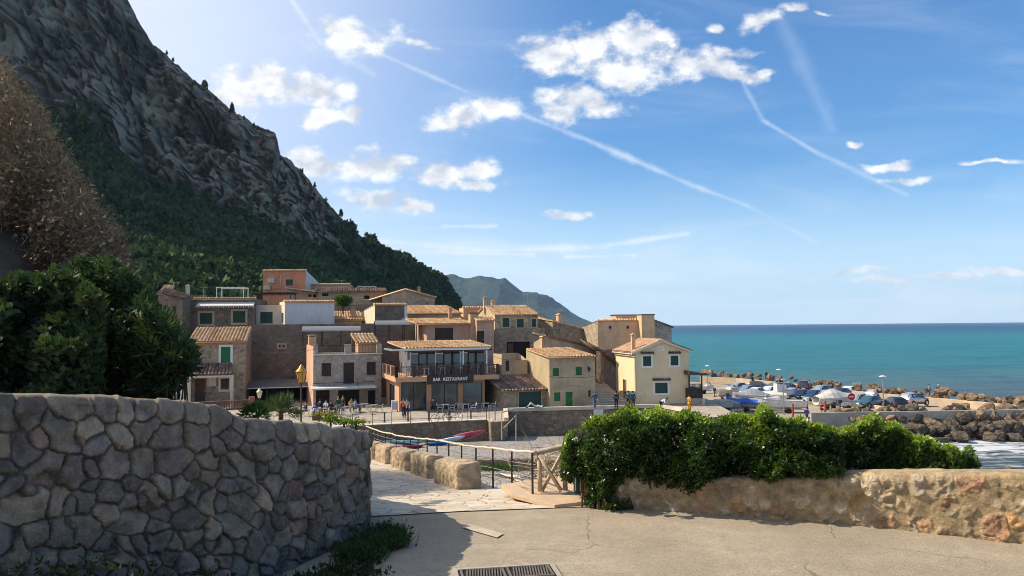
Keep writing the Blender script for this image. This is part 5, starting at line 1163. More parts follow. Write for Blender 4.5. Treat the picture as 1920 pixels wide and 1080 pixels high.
# dark trees behind the left wall
tt = [(-40,500),(20,515),(60,490),(110,470),(150,500)]; tb = [(-40,760),(150,760)]
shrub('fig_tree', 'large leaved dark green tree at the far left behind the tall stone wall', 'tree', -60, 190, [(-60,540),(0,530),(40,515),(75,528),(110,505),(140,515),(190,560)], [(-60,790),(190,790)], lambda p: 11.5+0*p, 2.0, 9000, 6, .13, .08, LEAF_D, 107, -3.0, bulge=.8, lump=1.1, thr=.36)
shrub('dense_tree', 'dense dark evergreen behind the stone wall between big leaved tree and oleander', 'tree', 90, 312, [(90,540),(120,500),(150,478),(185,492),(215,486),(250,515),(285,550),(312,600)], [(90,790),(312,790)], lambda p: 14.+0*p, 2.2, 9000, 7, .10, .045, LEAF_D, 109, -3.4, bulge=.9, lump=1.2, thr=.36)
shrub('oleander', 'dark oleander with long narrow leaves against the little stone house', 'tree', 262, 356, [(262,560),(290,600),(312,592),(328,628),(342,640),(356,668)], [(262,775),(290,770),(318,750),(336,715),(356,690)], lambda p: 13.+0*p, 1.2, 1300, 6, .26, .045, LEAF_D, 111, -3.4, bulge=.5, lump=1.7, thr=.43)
# dry brambles on the bank
Pp, N, f, g, nz = envelope(-60, 222, [(-60,60),(0,122),(28,165),(60,200),(85,250),(110,300),(140,342),(162,385),(188,412),(207,440),(222,490)], [(-60,560),(150,560),(222,560)], lambda p: 19+0*p, 6, 15000, 113, lump=.6, thr=.38, bulge=2.5)
r_ = np.random.default_rng(5); k = 4; n = len(Pp)*k
D = unit(np.repeat(N, k, 0)*.7+r_.normal(size=(n, 3))); C = np.repeat(Pp, k, 0)+r_.normal(size=(n, 3))*.12
V1, F1 = leaf_quads(C, D, r_.uniform(.15, .5, n), .016, r_); T1 = np.clip(.15+.55*np.repeat(f, k)+r_.normal(0, .15, n), 0, 1)  # twig tint rises with height: sunlit rim painted into the colour
m = len(Pp)*2; D2 = unit(r_.normal(size=(m, 3))); V2, F2 = leaf_quads(np.repeat(Pp, 2, 0)+r_.normal(size=(m, 3))*.2, D2, .11, .07, r_); T2 = np.clip(r_.uniform(.2, .9, m), 0, 1)
tag(np_mesh('dry_bramble', np.concatenate([V1, V2]), np.concatenate([F1, F2+len(V1)]), TWIG, tint=np.concatenate([T1, T2])), 'mass of dry brown brambles covering the bank at the far left', 'bramble', kind='stuff')
# ------------------------------------------------------------------ forest on the mountain
MV, bare, scar, vgrid, rightg = MTN
def crown(r_, n=34, conif=False):
    z = r_.beta(1.3, 1.5, n); ang = r_.uniform(0, 6.283, n); rad = (np.sin(np.pi*np.clip(z*.8+.12, 0, 1))**.7 if not conif else (1.05-z)**.8)*r_.uniform(.55, 1, n)
    C = np.stack([np.cos(ang)*rad, np.sin(ang)*rad, z*1.5], -1); D = unit(np.stack([np.cos(ang), np.sin(ang), r_.uniform(.1, 1.1, n)], -1)+r_.normal(0, .5, (n, 3)))
    return leaf_quads(C-D*.3, D, .75, .62, r_)
r_ = np.random.default_rng(9); protos = [crown(r_) for _ in range(5)]+[crown(r_, 34, True) for _ in range(3)]
nu, nvv = bare.shape; iu = r_.integers(2, nu-2, 60000); iv = (r_.beta(1., .95, 60000)*(nvv-1)).astype(int)
dens = (1-bare[iu, iv])*(1-.9*scar[iu, iv]); dens = np.where(bare[iu, iv] > .35, .012, dens)
clus = fbm(MV[iu, iv]*.03, 3, 77); keep = r_.uniform(0, 1, 60000) < dens*np.clip((clus-.25)*2.2, .05, 1)
iu, iv = iu[keep][:11000], iv[keep][:11000]
Vs, Fs, Ts = [], [], []; off = 0
for a, b in zip(iu, iv):
    p = MV[a, b]; pv_, pf = protos[r_.integers(0, 8)]; dist = math.hypot(p[0], p[1]); s = r_.uniform(1.1, 2.5)*(1+.25*(dist > 250))*(.5 if bare[a, b] > .3 else 1); an = r_.uniform(0, 6.28); ca, sa = math.cos(an), math.sin(an)
    Vv = pv_*s*np.array([1, 1, r_.uniform(.85, 1.5)]); Vv = np.stack([Vv[:, 0]*ca-Vv[:, 1]*sa, Vv[:, 0]*sa+Vv[:, 1]*ca, Vv[:, 2]-.3*s], -1)+p
    Vs.append(Vv); Fs.append(pf+off); off += len(Vv); Ts.append(np.clip(np.full(len(pf), r_.uniform(.1, .75))+r_.normal(0, .12, len(pf)), 0, 1))
# scrub on the hill behind the village
for _ in range(1500):
    x, y = r_.uniform(-80, -8), r_.uniform(94, 150)
    if -x/y < .12+(y-94)*.001: continue
    z = float(np.interp(y, [94, 97, 115, 150], [-1.6, -1., .8, 2.5])); pv_, pf = protos[r_.integers(0, 5)]; s = r_.uniform(.9, 2.0)
    Vs.append(pv_*s*np.array([1.1, 1.1, .9])+np.array([x, y, z-.4])); Fs.append(pf+off); off += len(pv_); Ts.append(np.clip(np.full(len(pf), r_.uniform(.2, .75))+r_.normal(0, .12, len(pf)), 0, 1))
tag(np_mesh('forest', np.concatenate(Vs), np.concatenate(Fs), LEAF_F, tint=np.concatenate(Ts)), 'dark pine and scrub forest covering the mountain slope behind the village', 'forest', kind='stuff')
# single trees on the skyline
def small_tree(px, py, hpx, label, conif, seed, name='pine_tree'):
    best = None; rv = ray(px, py)
    A = MV.reshape(-1, 3); sc = (A[:, 1] > 50); pxs = A[:, 0]/np.maximum(A[:, 1], 1); pz = A[:, 2]/np.maximum(A[:, 1], 1)
    e = (pxs-rv.x/rv.y)**2+(pz-rv.z/rv.y)**2; p = A[np.argmin(e)]; H_ = hpx/F*p[1]; r2 = np.random.default_rng(seed)
    t = thing(name, label, 'tree', tuple(p), 0, 'pines standing out on the ridge'); V, Fc = crown(r2, 90, conif); V = V*np.array([H_*.27, H_*.27, H_*.58]); V[:, 2] += H_*.12
    np_mesh('crown', V, Fc, LEAF_F, t, tint=r2.uniform(0, .5, len(Fc))); mb = MB(); mb.tube([(0, 0, -1), (H_*.02, 0, H_*.4), (0, 0, H_*.85)], [H_*.035, H_*.025, H_*.008], 5); mb.build('trunk', BARK, t)
for i, (px, py, hp, cf, w_) in enumerate([(384,172,20,0,'round pine on the ridge below the first cloud bank'), (434,214,20,1,'pointed pine on the ridge beside the flat cliff shoulder'), (405,190,9,1,'tiny pine between the two tallest ridge pines'), (330,112,8,0,'small bush pine high on the steep ridge'), (315,98,8,1,'tiny pine highest on the steep ridge'),
      (477,240,9,1,'small pine near the edge of the cliff shoulder'), (566,330,11,0,'low pine on the ridge just below the cliff shoulder'), (590,352,10,1,'small pine on the ridge left of the pair of small clouds'), (832,538,12,0,'rounded pine on the last seaward knoll of the ridge'), (643,405,16,1,'slim pine on the wooded ridge halfway down')]):
    small_tree(px, py, hp, w_, bool(cf), 200+i)
# ------------------------------------------------------------------ grass and weeds
def blades(name, label, cat, centers, n, L, Wd, mat, seed, spread=.25, flop=.5, tint=(.3, .9), kind='stuff'):
    r_ = np.random.default_rng(seed); c = np.array(centers, float); i = r_.integers(0, len(c), n); C = c[i]+np.stack([r_.normal(0, spread, n), r_.normal(0, spread, n), np.zeros(n)], -1)
    D = unit(np.stack([r_.normal(0, flop, n), r_.normal(0, flop, n), np.ones(n)], -1)); V, Fc = leaf_quads(C, D, L*r_.uniform(.5, 1.15, n), Wd, r_)
    return tag(np_mesh(name, V, Fc, mat, tint=r_.uniform(*tint, n)), label, cat, kind=kind)
WEED = attr_mat('weed_leaf', [(0, (.016,.04,.010)), (.5, (.035,.085,.015)), (1, (.10,.17,.03))], .55, .3, noise_amt=.1, trans=.25)
cs = []
for px, py in ((655,1052),(670,1040),(685,1030),(700,1020),(715,1012),(728,1010),(738,1015),(700,1040),(720,1030),(690,1050),(672,1056),(740,1025)): p = GG(px, py); cs.append((p.x, p.y, p.z-.03))
blades('grass', 'low green weeds on the road where the tall grey wall ends', 'grass', cs, 3600, .30, .018, LEAF_D, 31, .08, .5)
Pc = np.array(cs)[np.random.default_rng(3).integers(0, len(cs), 900)]+np.random.default_rng(4).normal(0, .14, (900, 3))*np.array([1, 1, .3])+np.array([0, 0, .16])
tag(foliage('weeds', Pc, unit(np.random.default_rng(6).normal(size=(900, 3))*.4+np.array([0, 0, 1])), np.random.default_rng(7).uniform(.0, .5, 900), .05, .028, 4, WEED, None, 33), 'small broad leaves among the grass at the wall foot', 'weeds', kind='stuff')
cs = []
for s in np.linspace(0, .8, 60):
    x = np.interp(s, [0, .3, .6, 1], [-5.6, -4.1, -3.0, -2.25]); y = np.interp(s, [0, .3, .6, 1], [5.9, 7.5, 9.2, 11.6]); cs.append((x+.45, y-.15, ramp_z(y)-.05))
r2 = np.random.default_rng(12); cc = np.array(cs)[r2.integers(0, 60, 2600)]; hf = r2.beta(1.2, 1.6, 2600); tall = np.interp(cc[:, 1], [6, 8, 9.5, 12], [1.15, .62, .22, .1])
Pc = cc+np.stack([r2.normal(0, .2, 2600), r2.normal(0, .16, 2600), hf*tall*(.6+.8*fbm(cc*1.7, 2, 3))], -1)
tag(foliage('undergrowth', Pc, unit(r2.normal(size=(2600, 3))*.5+np.array([0, -.3, .8])), r2.uniform(0, .45, 2600), .085, .03, 6, LEAF_D, None, 35), 'dark leafy undergrowth along the shaded foot of the tall grey wall', 'undergrowth', kind='stuff')
# spiky plants behind the wall
def spiky(label, px, py, hpx, d, n, mat, seed, wd=.03, name='palm_shrub', cat='palm'):
    p = P(px, py, d); H_ = hpx/F*d; r_ = np.random.default_rng(seed); t = thing(name, label, cat, p)
    fr = []
    nf = 26; Cs, Ds, Ls = [], [], []
    for i in range(nf):
        an = r_.uniform(0, 6.28); el = r_.uniform(.15, 1.35); dr = np.array([math.cos(an)*math.cos(el), math.sin(an)*math.cos(el), math.sin(el)]); c = dr*H_*r_.uniform(.4, .65); m = n//nf
        fan = unit(dr[None]+r_.normal(0, .5, (m, 3))); Cs.append(np.repeat(c[None], m, 0)); Ds.append(fan); Ls.append(H_*r_.uniform(.35, .55, m))
    V, Fc = leaf_quads(np.concatenate(Cs), np.concatenate(Ds), np.concatenate(Ls), wd, r_); np_mesh('fronds', V, Fc, mat, t, tint=r_.uniform(.2, .9, len(Fc)))
    mb = MB(); mb.tube([(0, 0, -.8), (0, 0, H_*.3)], [.12, .09], 7); mb.build('trunk', BARK, t)
spiky('spiky dwarf palm in front of the dark arcade beside the yellow lantern', 527, 786, 52, 30, 900, attr_mat('palm_leaf', [(0, (.03,.05,.02)), (1, (.12,.16,.07))], .5, .4, trans=.15), 41)
spiky('bright green spiky plant just above the top of the stone wall', 480, 790, 40, 22, 700, WEED, 43, .025, 'spiky_plant', 'plant')
for i, (px, py, w_) in enumerate([(620,792,'yellow green flowering tuft behind the wall top below the tall lantern'), (645,797,'lime green leafy plant on the wall top left of its twin'), (668,798,'lime green leafy plant nearest the wall corner')]):
    p = P(px, py, 14.5+i*.3); r2 = np.random.default_rng(50+i); n = 110; Cc = r2.normal(0, 1, (n, 3))*np.array([.10, .06, .03])+np.array([0, 0, .06]); t = thing('plant', w_, 'plant', p)
    foliage('leaves', Cc, unit(r2.normal(size=(n, 3))*.6+np.array([0, 0, 1])), r2.uniform(.5, 1, n), .05, .03, 4, LEAF_H, t, 60+i)
    mb = MB(); mb.tube([(0, 0, -.5), (0, 0, .05)], .02, 5); mb.build('stem', BARK, t)
# rooftop greenery
p = P(643, 571, 94); r2 = np.random.default_rng(70); n = 500; Cc = unit(r2.normal(size=(n, 3)))*r2.uniform(.4, 1, (n, 1))*np.array([1.2, .8, .75])+np.array([0, 0, .5]); t = thing('bush', 'yellow green round bush between the tan range and the patchy red roof', 'bush', p)
foliage('foliage', Cc, unit(Cc), r2.uniform(.4, .9, n), .28, .12, 5, WEED, t, 71); mb = MB(); mb.tube([(0, 0, -1.2), (0, 0, .5)], .08, 5); mb.build('stem', BARK, t)
# ------------------------------------------------------------------ rocks
def rock_mesh(seed, pnt):
    bm = bmesh.new(); bmesh.ops.create_icosphere(bm, subdivisions=4, radius=1); r_ = np.random.default_rng(seed)
    V = np.array([v.co[:] for v in bm.verts]); 
    for _ in range(17):
        n = unit(r_.normal(size=3)); k = r_.uniform(.42, .78); d = V@n; V = V-np.maximum(d-k, 0)[:, None]*n*.93
    V = V*(1+.30*(fbm(V*1.6+seed, 4, seed)-.5)[:, None])+unit(V)*(fbm(V*4+seed, 5, seed+5, .6, True)-.5)[:, None]*.26
    V = V*np.array([1, r_.uniform(.65, .95), r_.uniform(.55, .8)])
    for v, c in zip(bm.verts, V): v.co = c
    me = bpy.data.meshes.new('rock'); bm.to_mesh(me); bm.free(); me.materials.append(pnt); return me
ROCK1 = M('breakwater_rock', (.36,.25,.15), (.12,.088,.06), 2.2, .92, 1., 6, detail=10, fine=.5)
ROCK2 = M('wet_dark_rock', (.16,.12,.08), (.045,.036,.028), 2.2, .7, 1., 6, detail=10, fine=.5)
rocks = [rock_mesh(300+i, ROCK1) for i in range(8)]; rocks_d = []
for r0 in rocks[:6]: m2 = r0.copy(); m2.materials.clear(); m2.materials.append(ROCK2); rocks_d.append(m2)
def rock(p, s, label, group, me, rr=random):
    o = bpy.data.objects.new('rock', me); col.objects.link(o); o.location = p; o.scale = (s*rr.uniform(.85, 1.25), s*rr.uniform(.85, 1.15), s*rr.uniform(.8, 1.15))
    o.rotation_euler = (rr.uniform(-.5, .5), rr.uniform(-.5, .5), rr.uniform(0, 6.28)); return tag(o, label, 'rock', group)
R5 = random.Random(5)
def rock_label(kind, px, row, s):
    size = 'small' if s < .75 else 'middling' if s < 1.0 else 'large'
    if kind == 'far':
        where = 'behind the porch and left lamp post' if px < 1380 else 'near the three walkers on the sea wall' if px < 1460 else 'behind the black van' if px < 1550 else 'beyond the white hatchback' if px < 1640 else 'behind the tall lamp post' if px < 1700 else 'by the two people at the wall end' if px < 1780 else 'right of the two people' if px < 1850 else 'at the right edge'
        return size+' tan '+['uppermost', 'middle', 'seaward'][row]+' boulder of the outer breakwater '+where
    where = 'under the left end of the harbour wall' if px < 1620 else 'below the tall lamp post' if px < 1700 else 'below the silver four wheel drive' if px < 1780 else 'right of the lone wet rock' if px < 1860 else 'at the right edge'
    return size+(' dark wet ' if kind == 'dark' else ' brown ')+['top row', 'second row', 'third row', 'waterline'][row]+' boulder '+where
farl = [(1312,706),(1380,709),(1440,715),(1500,721),(1560,729),(1650,738),(1740,745),(1830,753),(1935,762)]
for i in range(150):
    f = (i//3+R5.uniform(.1, .9))/50; px = 1312+f*620; py = np.interp(px, *zip(*farl)); row = i % 3
    base = G(px, py, -9.9); dirv = Vector((.35, .94, 0)); s = R5.uniform(.42, .95)*(1 if row else 1.1); q = base+dirv*(1.0+row*1.3+R5.uniform(-.4, .4))
    rock((q.x, q.y, -9.5-row*.8+R5.uniform(-.2, .5)), s, rock_label('far', px, row, s), 'boulders along the outer breakwater', R5.choice(rocks), R5)
for i in range(146):
    f = R5.random()**.95; px = 1548+f*420; row = R5.choice([0, 0, 1, 1, 2, 2, 3]); base = G(px, np.interp(px, [1521, 1920], [779, 773]), Z_DOCK)
    s = R5.uniform(.6, 1.45); q = base+Vector((0, -1.0-row*1.3+R5.uniform(-.4, .4), 0)); z = -10.5-row*.85+R5.uniform(-.3, .35)
    dark_ = row >= 2 or R5.random() < .25
    rock((q.x, q.y, z), s, rock_label('dark' if dark_ else 'near', px, row, s), 'dark boulders at the waterline' if dark_ else 'boulders below the harbour wall', R5.choice(rocks_d if dark_ else rocks), R5)
for (px, py, s, w_) in ((1592,806,1.5,'large pale boulder left of the green bush tip'), (1570,800,1.0,'flat tan boulder at the end of the harbour wall'), (1790,846,.7,'lone wet rock in the foam beside the boulders')):
    p = G(px, py, -12.3); rock(p, s, w_, None, rocks[2], R5)
p = G(1895, 884, -13.2); rock(p, .8, 'low flat rock awash in the bay at the right edge', None, rocks_d[1], R5)
# concrete walls of the pier
def pier_wall(name, label, pts, z0, z1, th, mat=CONC):
    mb = MB()
    rings = []
    for i, p in enumerate(pts):
        a = pts[max(0, i-1)]; b = pts[min(len(pts)-1, i+1)]; d = Vector((b[0]-a[0], b[1]-a[1])).normalized(); n = Vector((-d.y, d.x))*th
        rings.append([(p[0], p[1], z0), (p[0]+n.x, p[1]+n.y, z0), (p[0]+n.x, p[1]+n.y, z1), (p[0], p[1], z1)])
    mb.loft(rings); o = mb.build(name, mat, bevel=.03); return tag(o, label, 'wall')
pier_wall('sea_wall', 'long sandy concrete sea wall in front of the outer boulders', [tuple(G(a, b, -9.9)[:2]) for a, b in farl], Z_DOCK-.3, -9.9, .7, M('sandy_concrete', (.52,.40,.27), (.42,.33,.23), .6, .9, .2))
pier_wall('harbour_wall', 'low grey concrete wall along the harbour side of the car park', [tuple(G(a, b, -10.2)[:2]) for a, b in ((1521,774),(1620,772.5),(1700,771.5),(1800,770),(1945,767.5))], -13, -10.2, .4)
pier_wall('planter_wall', 'low sandy block wall between parked boats and cars', [tuple(G(a, b, -10.4)[:2]) for a, b in ((1492,753),(1560,754),(1620,757),(1655,762))], -11, -10.4, .35, M('sandy_block', (.55,.43,.28), (.45,.36,.25), 2))
# ------------------------------------------------------------------ stone blocks and railings by the ramp
def block(label, A, B, C, hgt, seed):
    a, b, c = GG(*A), GG(*B), GG(*C); L = (b-a).length-.10; ax = (b-a); ax.z = 0; ax.normalize(); ay = Vector((-ax.y, ax.x, 0)); wd = max(.42, min(.6, abs((c-b).dot(ay))+.25))
    n, m = 46, 44; X = np.linspace(0, L, n); prof = [(0, -.25), (0, 0)]
    q = np.linspace(0, 1, m); pts = []
    per = []                           # cross section: up the face, round over the top, down
    for t_ in q:
        if t_ < .38: per.append((0, hgt*.8*t_/.38))
        elif t_ > .62: per.append((wd, hgt*.8*(1-t_)/.38))
        else: an = math.pi*(t_-.38)/.24; per.append((wd/2-wd/2*math.copysign(abs(math.cos(an))**.75, math.cos(an)), hgt*.8+hgt*.2*math.sin(an)**.6))
    per = np.array(per); zb = a.z-.1
    V = np.zeros((n, m, 3)); V[..., 0] = X[:, None]; V[..., 1] = per[None, :, 0]; V[..., 2] = per[None, :, 1]
    cen = np.array([0, wd/2, hgt*.4]); dirs = V-np.stack([V[..., 0], np.full_like(V[..., 0], wd/2), np.full_like(V[..., 0], hgt*.4)], -1)
    endr = sstep(X, 0, .06)*sstep(L-X, 0, .06)
    nz = (fbm(V*3+seed, 3, seed)-.5)*.05+(fbm(V*11+seed, 5, seed+1, .6)-.5)*.11
    V = V+unit(dirs)*nz[..., None]; V[..., 1:] = cen[1:]+(V[..., 1:]-cen[1:])*(.90+.10*endr[:, None, None])
    i = np.arange(n-1)[:, None]*m+np.arange(m-1)[None, :]; Fc = np.stack([i, i+1, i+m+1, i+m], -1).reshape(-1, 4); Vf = V.reshape(-1, 3)
    capf = []
    for e in (0, n-1):                 # ends: fan of quads pairing both sides
        for j in range(m//2-1): capf.append([e*m+j, e*m+j+1, e*m+m-2-j, e*m+m-1-j])
    Fc = np.concatenate([Fc, capf])
    o = np_mesh('stone_block', Vf, Fc, BLOCKM, smooth=False); z_ = (a.z+b.z)/2-.06; sl = math.atan2(b.z-a.z, L)
    o.matrix_world = Matrix(((ax.x, ay.x, 0, a.x), (ax.y, ay.y, 0, a.y), (0, 0, 1, a.z-.03), (0, 0, 0, 1))) @ Matrix.Rotation(-sl, 4, 'Y')
    return tag(o, label, 'block', 'stone parapet blocks beside the ramp')
BLOCKM = M('golden_block_stone', (.60,.47,.31), (.36,.27,.18), 4.5, .92, 1., 22, fine=.4, detail=8)
for i, (A, B, C, w_) in enumerate([((813,906),(860,920.5),(890,919),'golden stone parapet block nearest the camera at the head of the ramp'), ((768.5,887.5),(802,899.5),(818,898.5),'second golden stone parapet block down the ramp'), ((732,876),(761,885),(775,884.5),'middle one of the five golden stone blocks'),
      ((704,864.5),(722.6,871.8),(737,872.5),'fourth golden stone block, half way down the visible ramp'), ((680,856),(697,863),(709,863.5),'last golden stone block half hidden by the wall corner')]):
    block(w_, A, B, C, .62, 400+i*7)
# black post rail with a wavy wooden handrail
def on_edge(px, dx=.1):
    k = ray(px, 860); k = k.x/k.y; # x = k*y ; x = .4-.345*(y-14.9)
    y = (.4+.345*14.9-dx)/(k+.345); return Vector((k*y, y, ramp_z(y)))
pxs = [998, 959.5, 924, 892.5, 865.5, 841.5, 819.5, 801, 784, 769.5, 757.5, 743, 733, 723, 712, 704.5, 698]
toppy = [848, 845, 839.5, 838.5, 834, 828.6, 826, 823, 822, 820, 818.5, 816, 813, 811.5, 808.5, 806, 803.5]
bs = [on_edge(p) for p in pxs]
t = thing('ramp_railing', 'black wire railing with a wavy pale wooden handrail along the ramp edge', 'railing', bs[0]); o0 = bs[0]; tops = []
for b_, px, py in zip(bs, pxs, toppy):
    z = P(px, py, b_.y).z; tops.append(Vector((b_.x, b_.y, z))-o0); mb = MB(); q = b_-o0; mb.cyl(q-Vector((0, 0, .1)), Vector((q.x, q.y, z-o0.z-.02)), .022, seg=6); mb.build('post', BLACK, t)
pts = []
for i in range(len(tops)-1):
    for j in range(4): f = j/4; q = tops[i].lerp(tops[i+1], f); pts.append(q+Vector((0, 0, .010*math.sin(i*2.1+j*1.3)+.006*math.sin(j*3.+i))))
pts.append(tops[-1]); d_ = (tops[-1]-tops[-2])
for k in (1, 2, 3, 4): pts.append(tops[-1]+d_*k*1.4+Vector((0, 0, -.0)))
mb = MB(); mb.tube([tops[0]+Vector((.08, -.02, .02))]+pts, .027, 7); mb.build('handrail', M('pale_driftwood', (.66,.56,.42), (.5,.42,.31), 4, .8, .3, stretch=(1, 1, 1)), t, smooth=True)
for f in (.25, .5, .75):
    mb = MB(); mb.tube([Vector((b_.x-o0.x, b_.y-o0.y, (b_.z-o0.z)*(1-f)+tp.z*f)) for b_, tp in zip(bs, tops)], .009, 4); mb.build('wire', METAL, t)
# wooden cross fence
a = P(1013, 921.5, 14.75); b = P(1060, 918.5, 14.85); t = thing('wooden_fence', 'rough timber cross braced fence panel between railing and hedge', 'fence', a)
LOG = M('weathered_log', (.52,.42,.29), (.36,.28,.19), 5, .85, .4, 30)
def W3(px, py, d): return P(px, py, d)-a
for (x0, y0, x1, y1, r0) in ((1013,921,1011,850,.05),(1060,919,1057,842,.05)):
    mb = MB(); mb.tube([W3(x0, y0, 14.8), W3(x1, y1, 14.8)], [r0, r0*.85], 8); mb.build('post', LOG, t, smooth=True)
mb = MB(); mb.tube([W3(999, 850, 14.75), W3(1013, 847.5, 14.77), W3(1035, 842, 14.8), W3(1062, 836, 14.85), W3(1100, 831, 14.9)], [.05, .055, .05, .055, .05], 8); mb.build('handrail', LOG, t, smooth=True)
for (x0, y0, x1, y1, dd) in ((1011,853,1052,920,14.68),(1055,848,1016,920,14.9)):
    mb = MB(); mb.tube([W3(x0, y0, dd), W3(x1, y1, dd)], .04, 8); mb.build('brace', LOG, t, smooth=True)
# reed heap behind the fence, green bin, rust pole
r2 = np.random.default_rng(81); n = 1500; p = P(1065, 905, 17.5); C = np.array(p)+r2.normal(0, 1, (n, 3))*np.array([.5, .6, .3])
V, Fc = leaf_quads(C, unit(r2.normal(size=(n, 3))*np.array([1, 1, .5])), r2.uniform(.3, .9, n), .025, r2)
tag(np_mesh('dry_reeds', V, Fc, attr_mat('reed', [(0, (.25,.19,.12)), (1, (.55,.45,.30))], .9), tint=r2.uniform(0, 1, n)), 'heap of dry reeds on the pebbles behind the cross braced fence', 'reeds', kind='stuff')
p = P(1083, 924, 14.3); t = thing('bin', 'narrow dark green litter bin with turquoise lid tucked against the hedge', 'bin', p); mb = MB(); mb.box(-.07, .07, -.09, .09, 0, .42); mb.build('body', DGREEN, t, bevel=.015); mb = MB(); mb.box(-.08, .08, -.1, .1, .423, .46); mb.build('lid', M('turquoise_paint', (.02,.35,.40), None, rough=.5), t, bevel=.01)
mb = MB(); mb.box(-.055, -.035, -.093, -.0905, .05, .38); mb.box(.035, .055, -.093, -.0905, .05, .38); mb.build('strip', ALU, t)
mb = MB(); a1 = P(1090.5, 951, 13.9); mb.cyl(a1, P(1093, 902, 13.95), .022, seg=7); tag(mb.build('pole', RUST), 'thin rusty pole standing at the left end of the golden wall', 'pole')
# drain grate
g0, g1, g2, g3 = GG(862, 1074), GG(1028, 1064), GG(1034, 1076), GG(858, 1092)
t = thing('drain_grate', 'slotted iron drain grate set in the road at the bottom edge', 'drain', g0); ang = math.atan2(g1.y-g0.y, g1.x-g0.x); t.rotation_euler.z = ang; Lg = (g1-g0).length; z0 = .03
mb = MB(); mb.box(-.03, Lg+.03, -.42, .02, -.02, z0-.008); mb.build('pit', DARK, t); mb = MB()
for a_, b_ in ((0, Lg*.5-.02), (Lg*.5+.02, Lg)):
    mb.box(a_, b_, -.01, .02, z0-.006, z0+.012); mb.box(a_, b_, -.42, -.39, z0-.006, z0+.012); mb.box(a_, a_+.03, -.39, -.01, z0-.006, z0+.012); mb.box(b_-.03, b_, -.39, -.01, z0-.006, z0+.012)
    n = 13
    for i in range(n): x = a_+.05+(b_-a_-.1)*i/n; mb.hexa([(x, -.39, z0-.005), (x+.018, -.39, z0-.005), (x+.058, -.01, z0-.005), (x+.04, -.01, z0-.005), (x, -.39, z0+.01), (x+.018, -.39, z0+.01), (x+.058, -.01, z0+.01), (x+.04, -.01, z0+.01)])
mb.build('grid', M('cast_iron', (.16,.14,.12), (.22,.19,.15), 9, .6, metal=.5), t)
mb = MB(); mb.box(-.09, Lg+.09, .021, .08, -.02, z0+.006); mb.box(-.09, -.031, -.5, .02, -.02, z0+.006); mb.box(Lg+.031, Lg+.09, -.5, .02, -.02, z0+.006); mb.build('kerb', CONC, t)
# driftwood on the beach by the fence
mb = MB(); mb.tube([P(955, 893, 18.5), P(970, 897, 18), P(985, 913, 17)], [.05, .09, .04], 7); mb.tube([P(938, 889, 19), P(958, 895, 18.5)], [.03, .05], 6); tag(mb.build('driftwood', M('bleached_wood', (.7,.62,.5), (.5,.43,.34), 5), smooth=True), 'bleached driftwood log lying on the pebbles behind the black railing', 'driftwood')
a1, b1 = P(865, 882, 33), P(1062, 880, 33); mb = MB(); mb.box(a1.x, b1.x, 33, 33.5, a1.z-1, P(900, 863, 33).z); tag(mb.build('low_wall', STONE_Q), 'low stone kerb wall crossing the pebble beach behind the railing', 'wall')
blades('beach_grass', 'patch of bright grass on the pebbles beyond the railing', 'grass', [tuple(P(905+i*6, 880+i % 3, 31)) for i in range(8)], 1200, .25, .02, WEED, 85, .25)
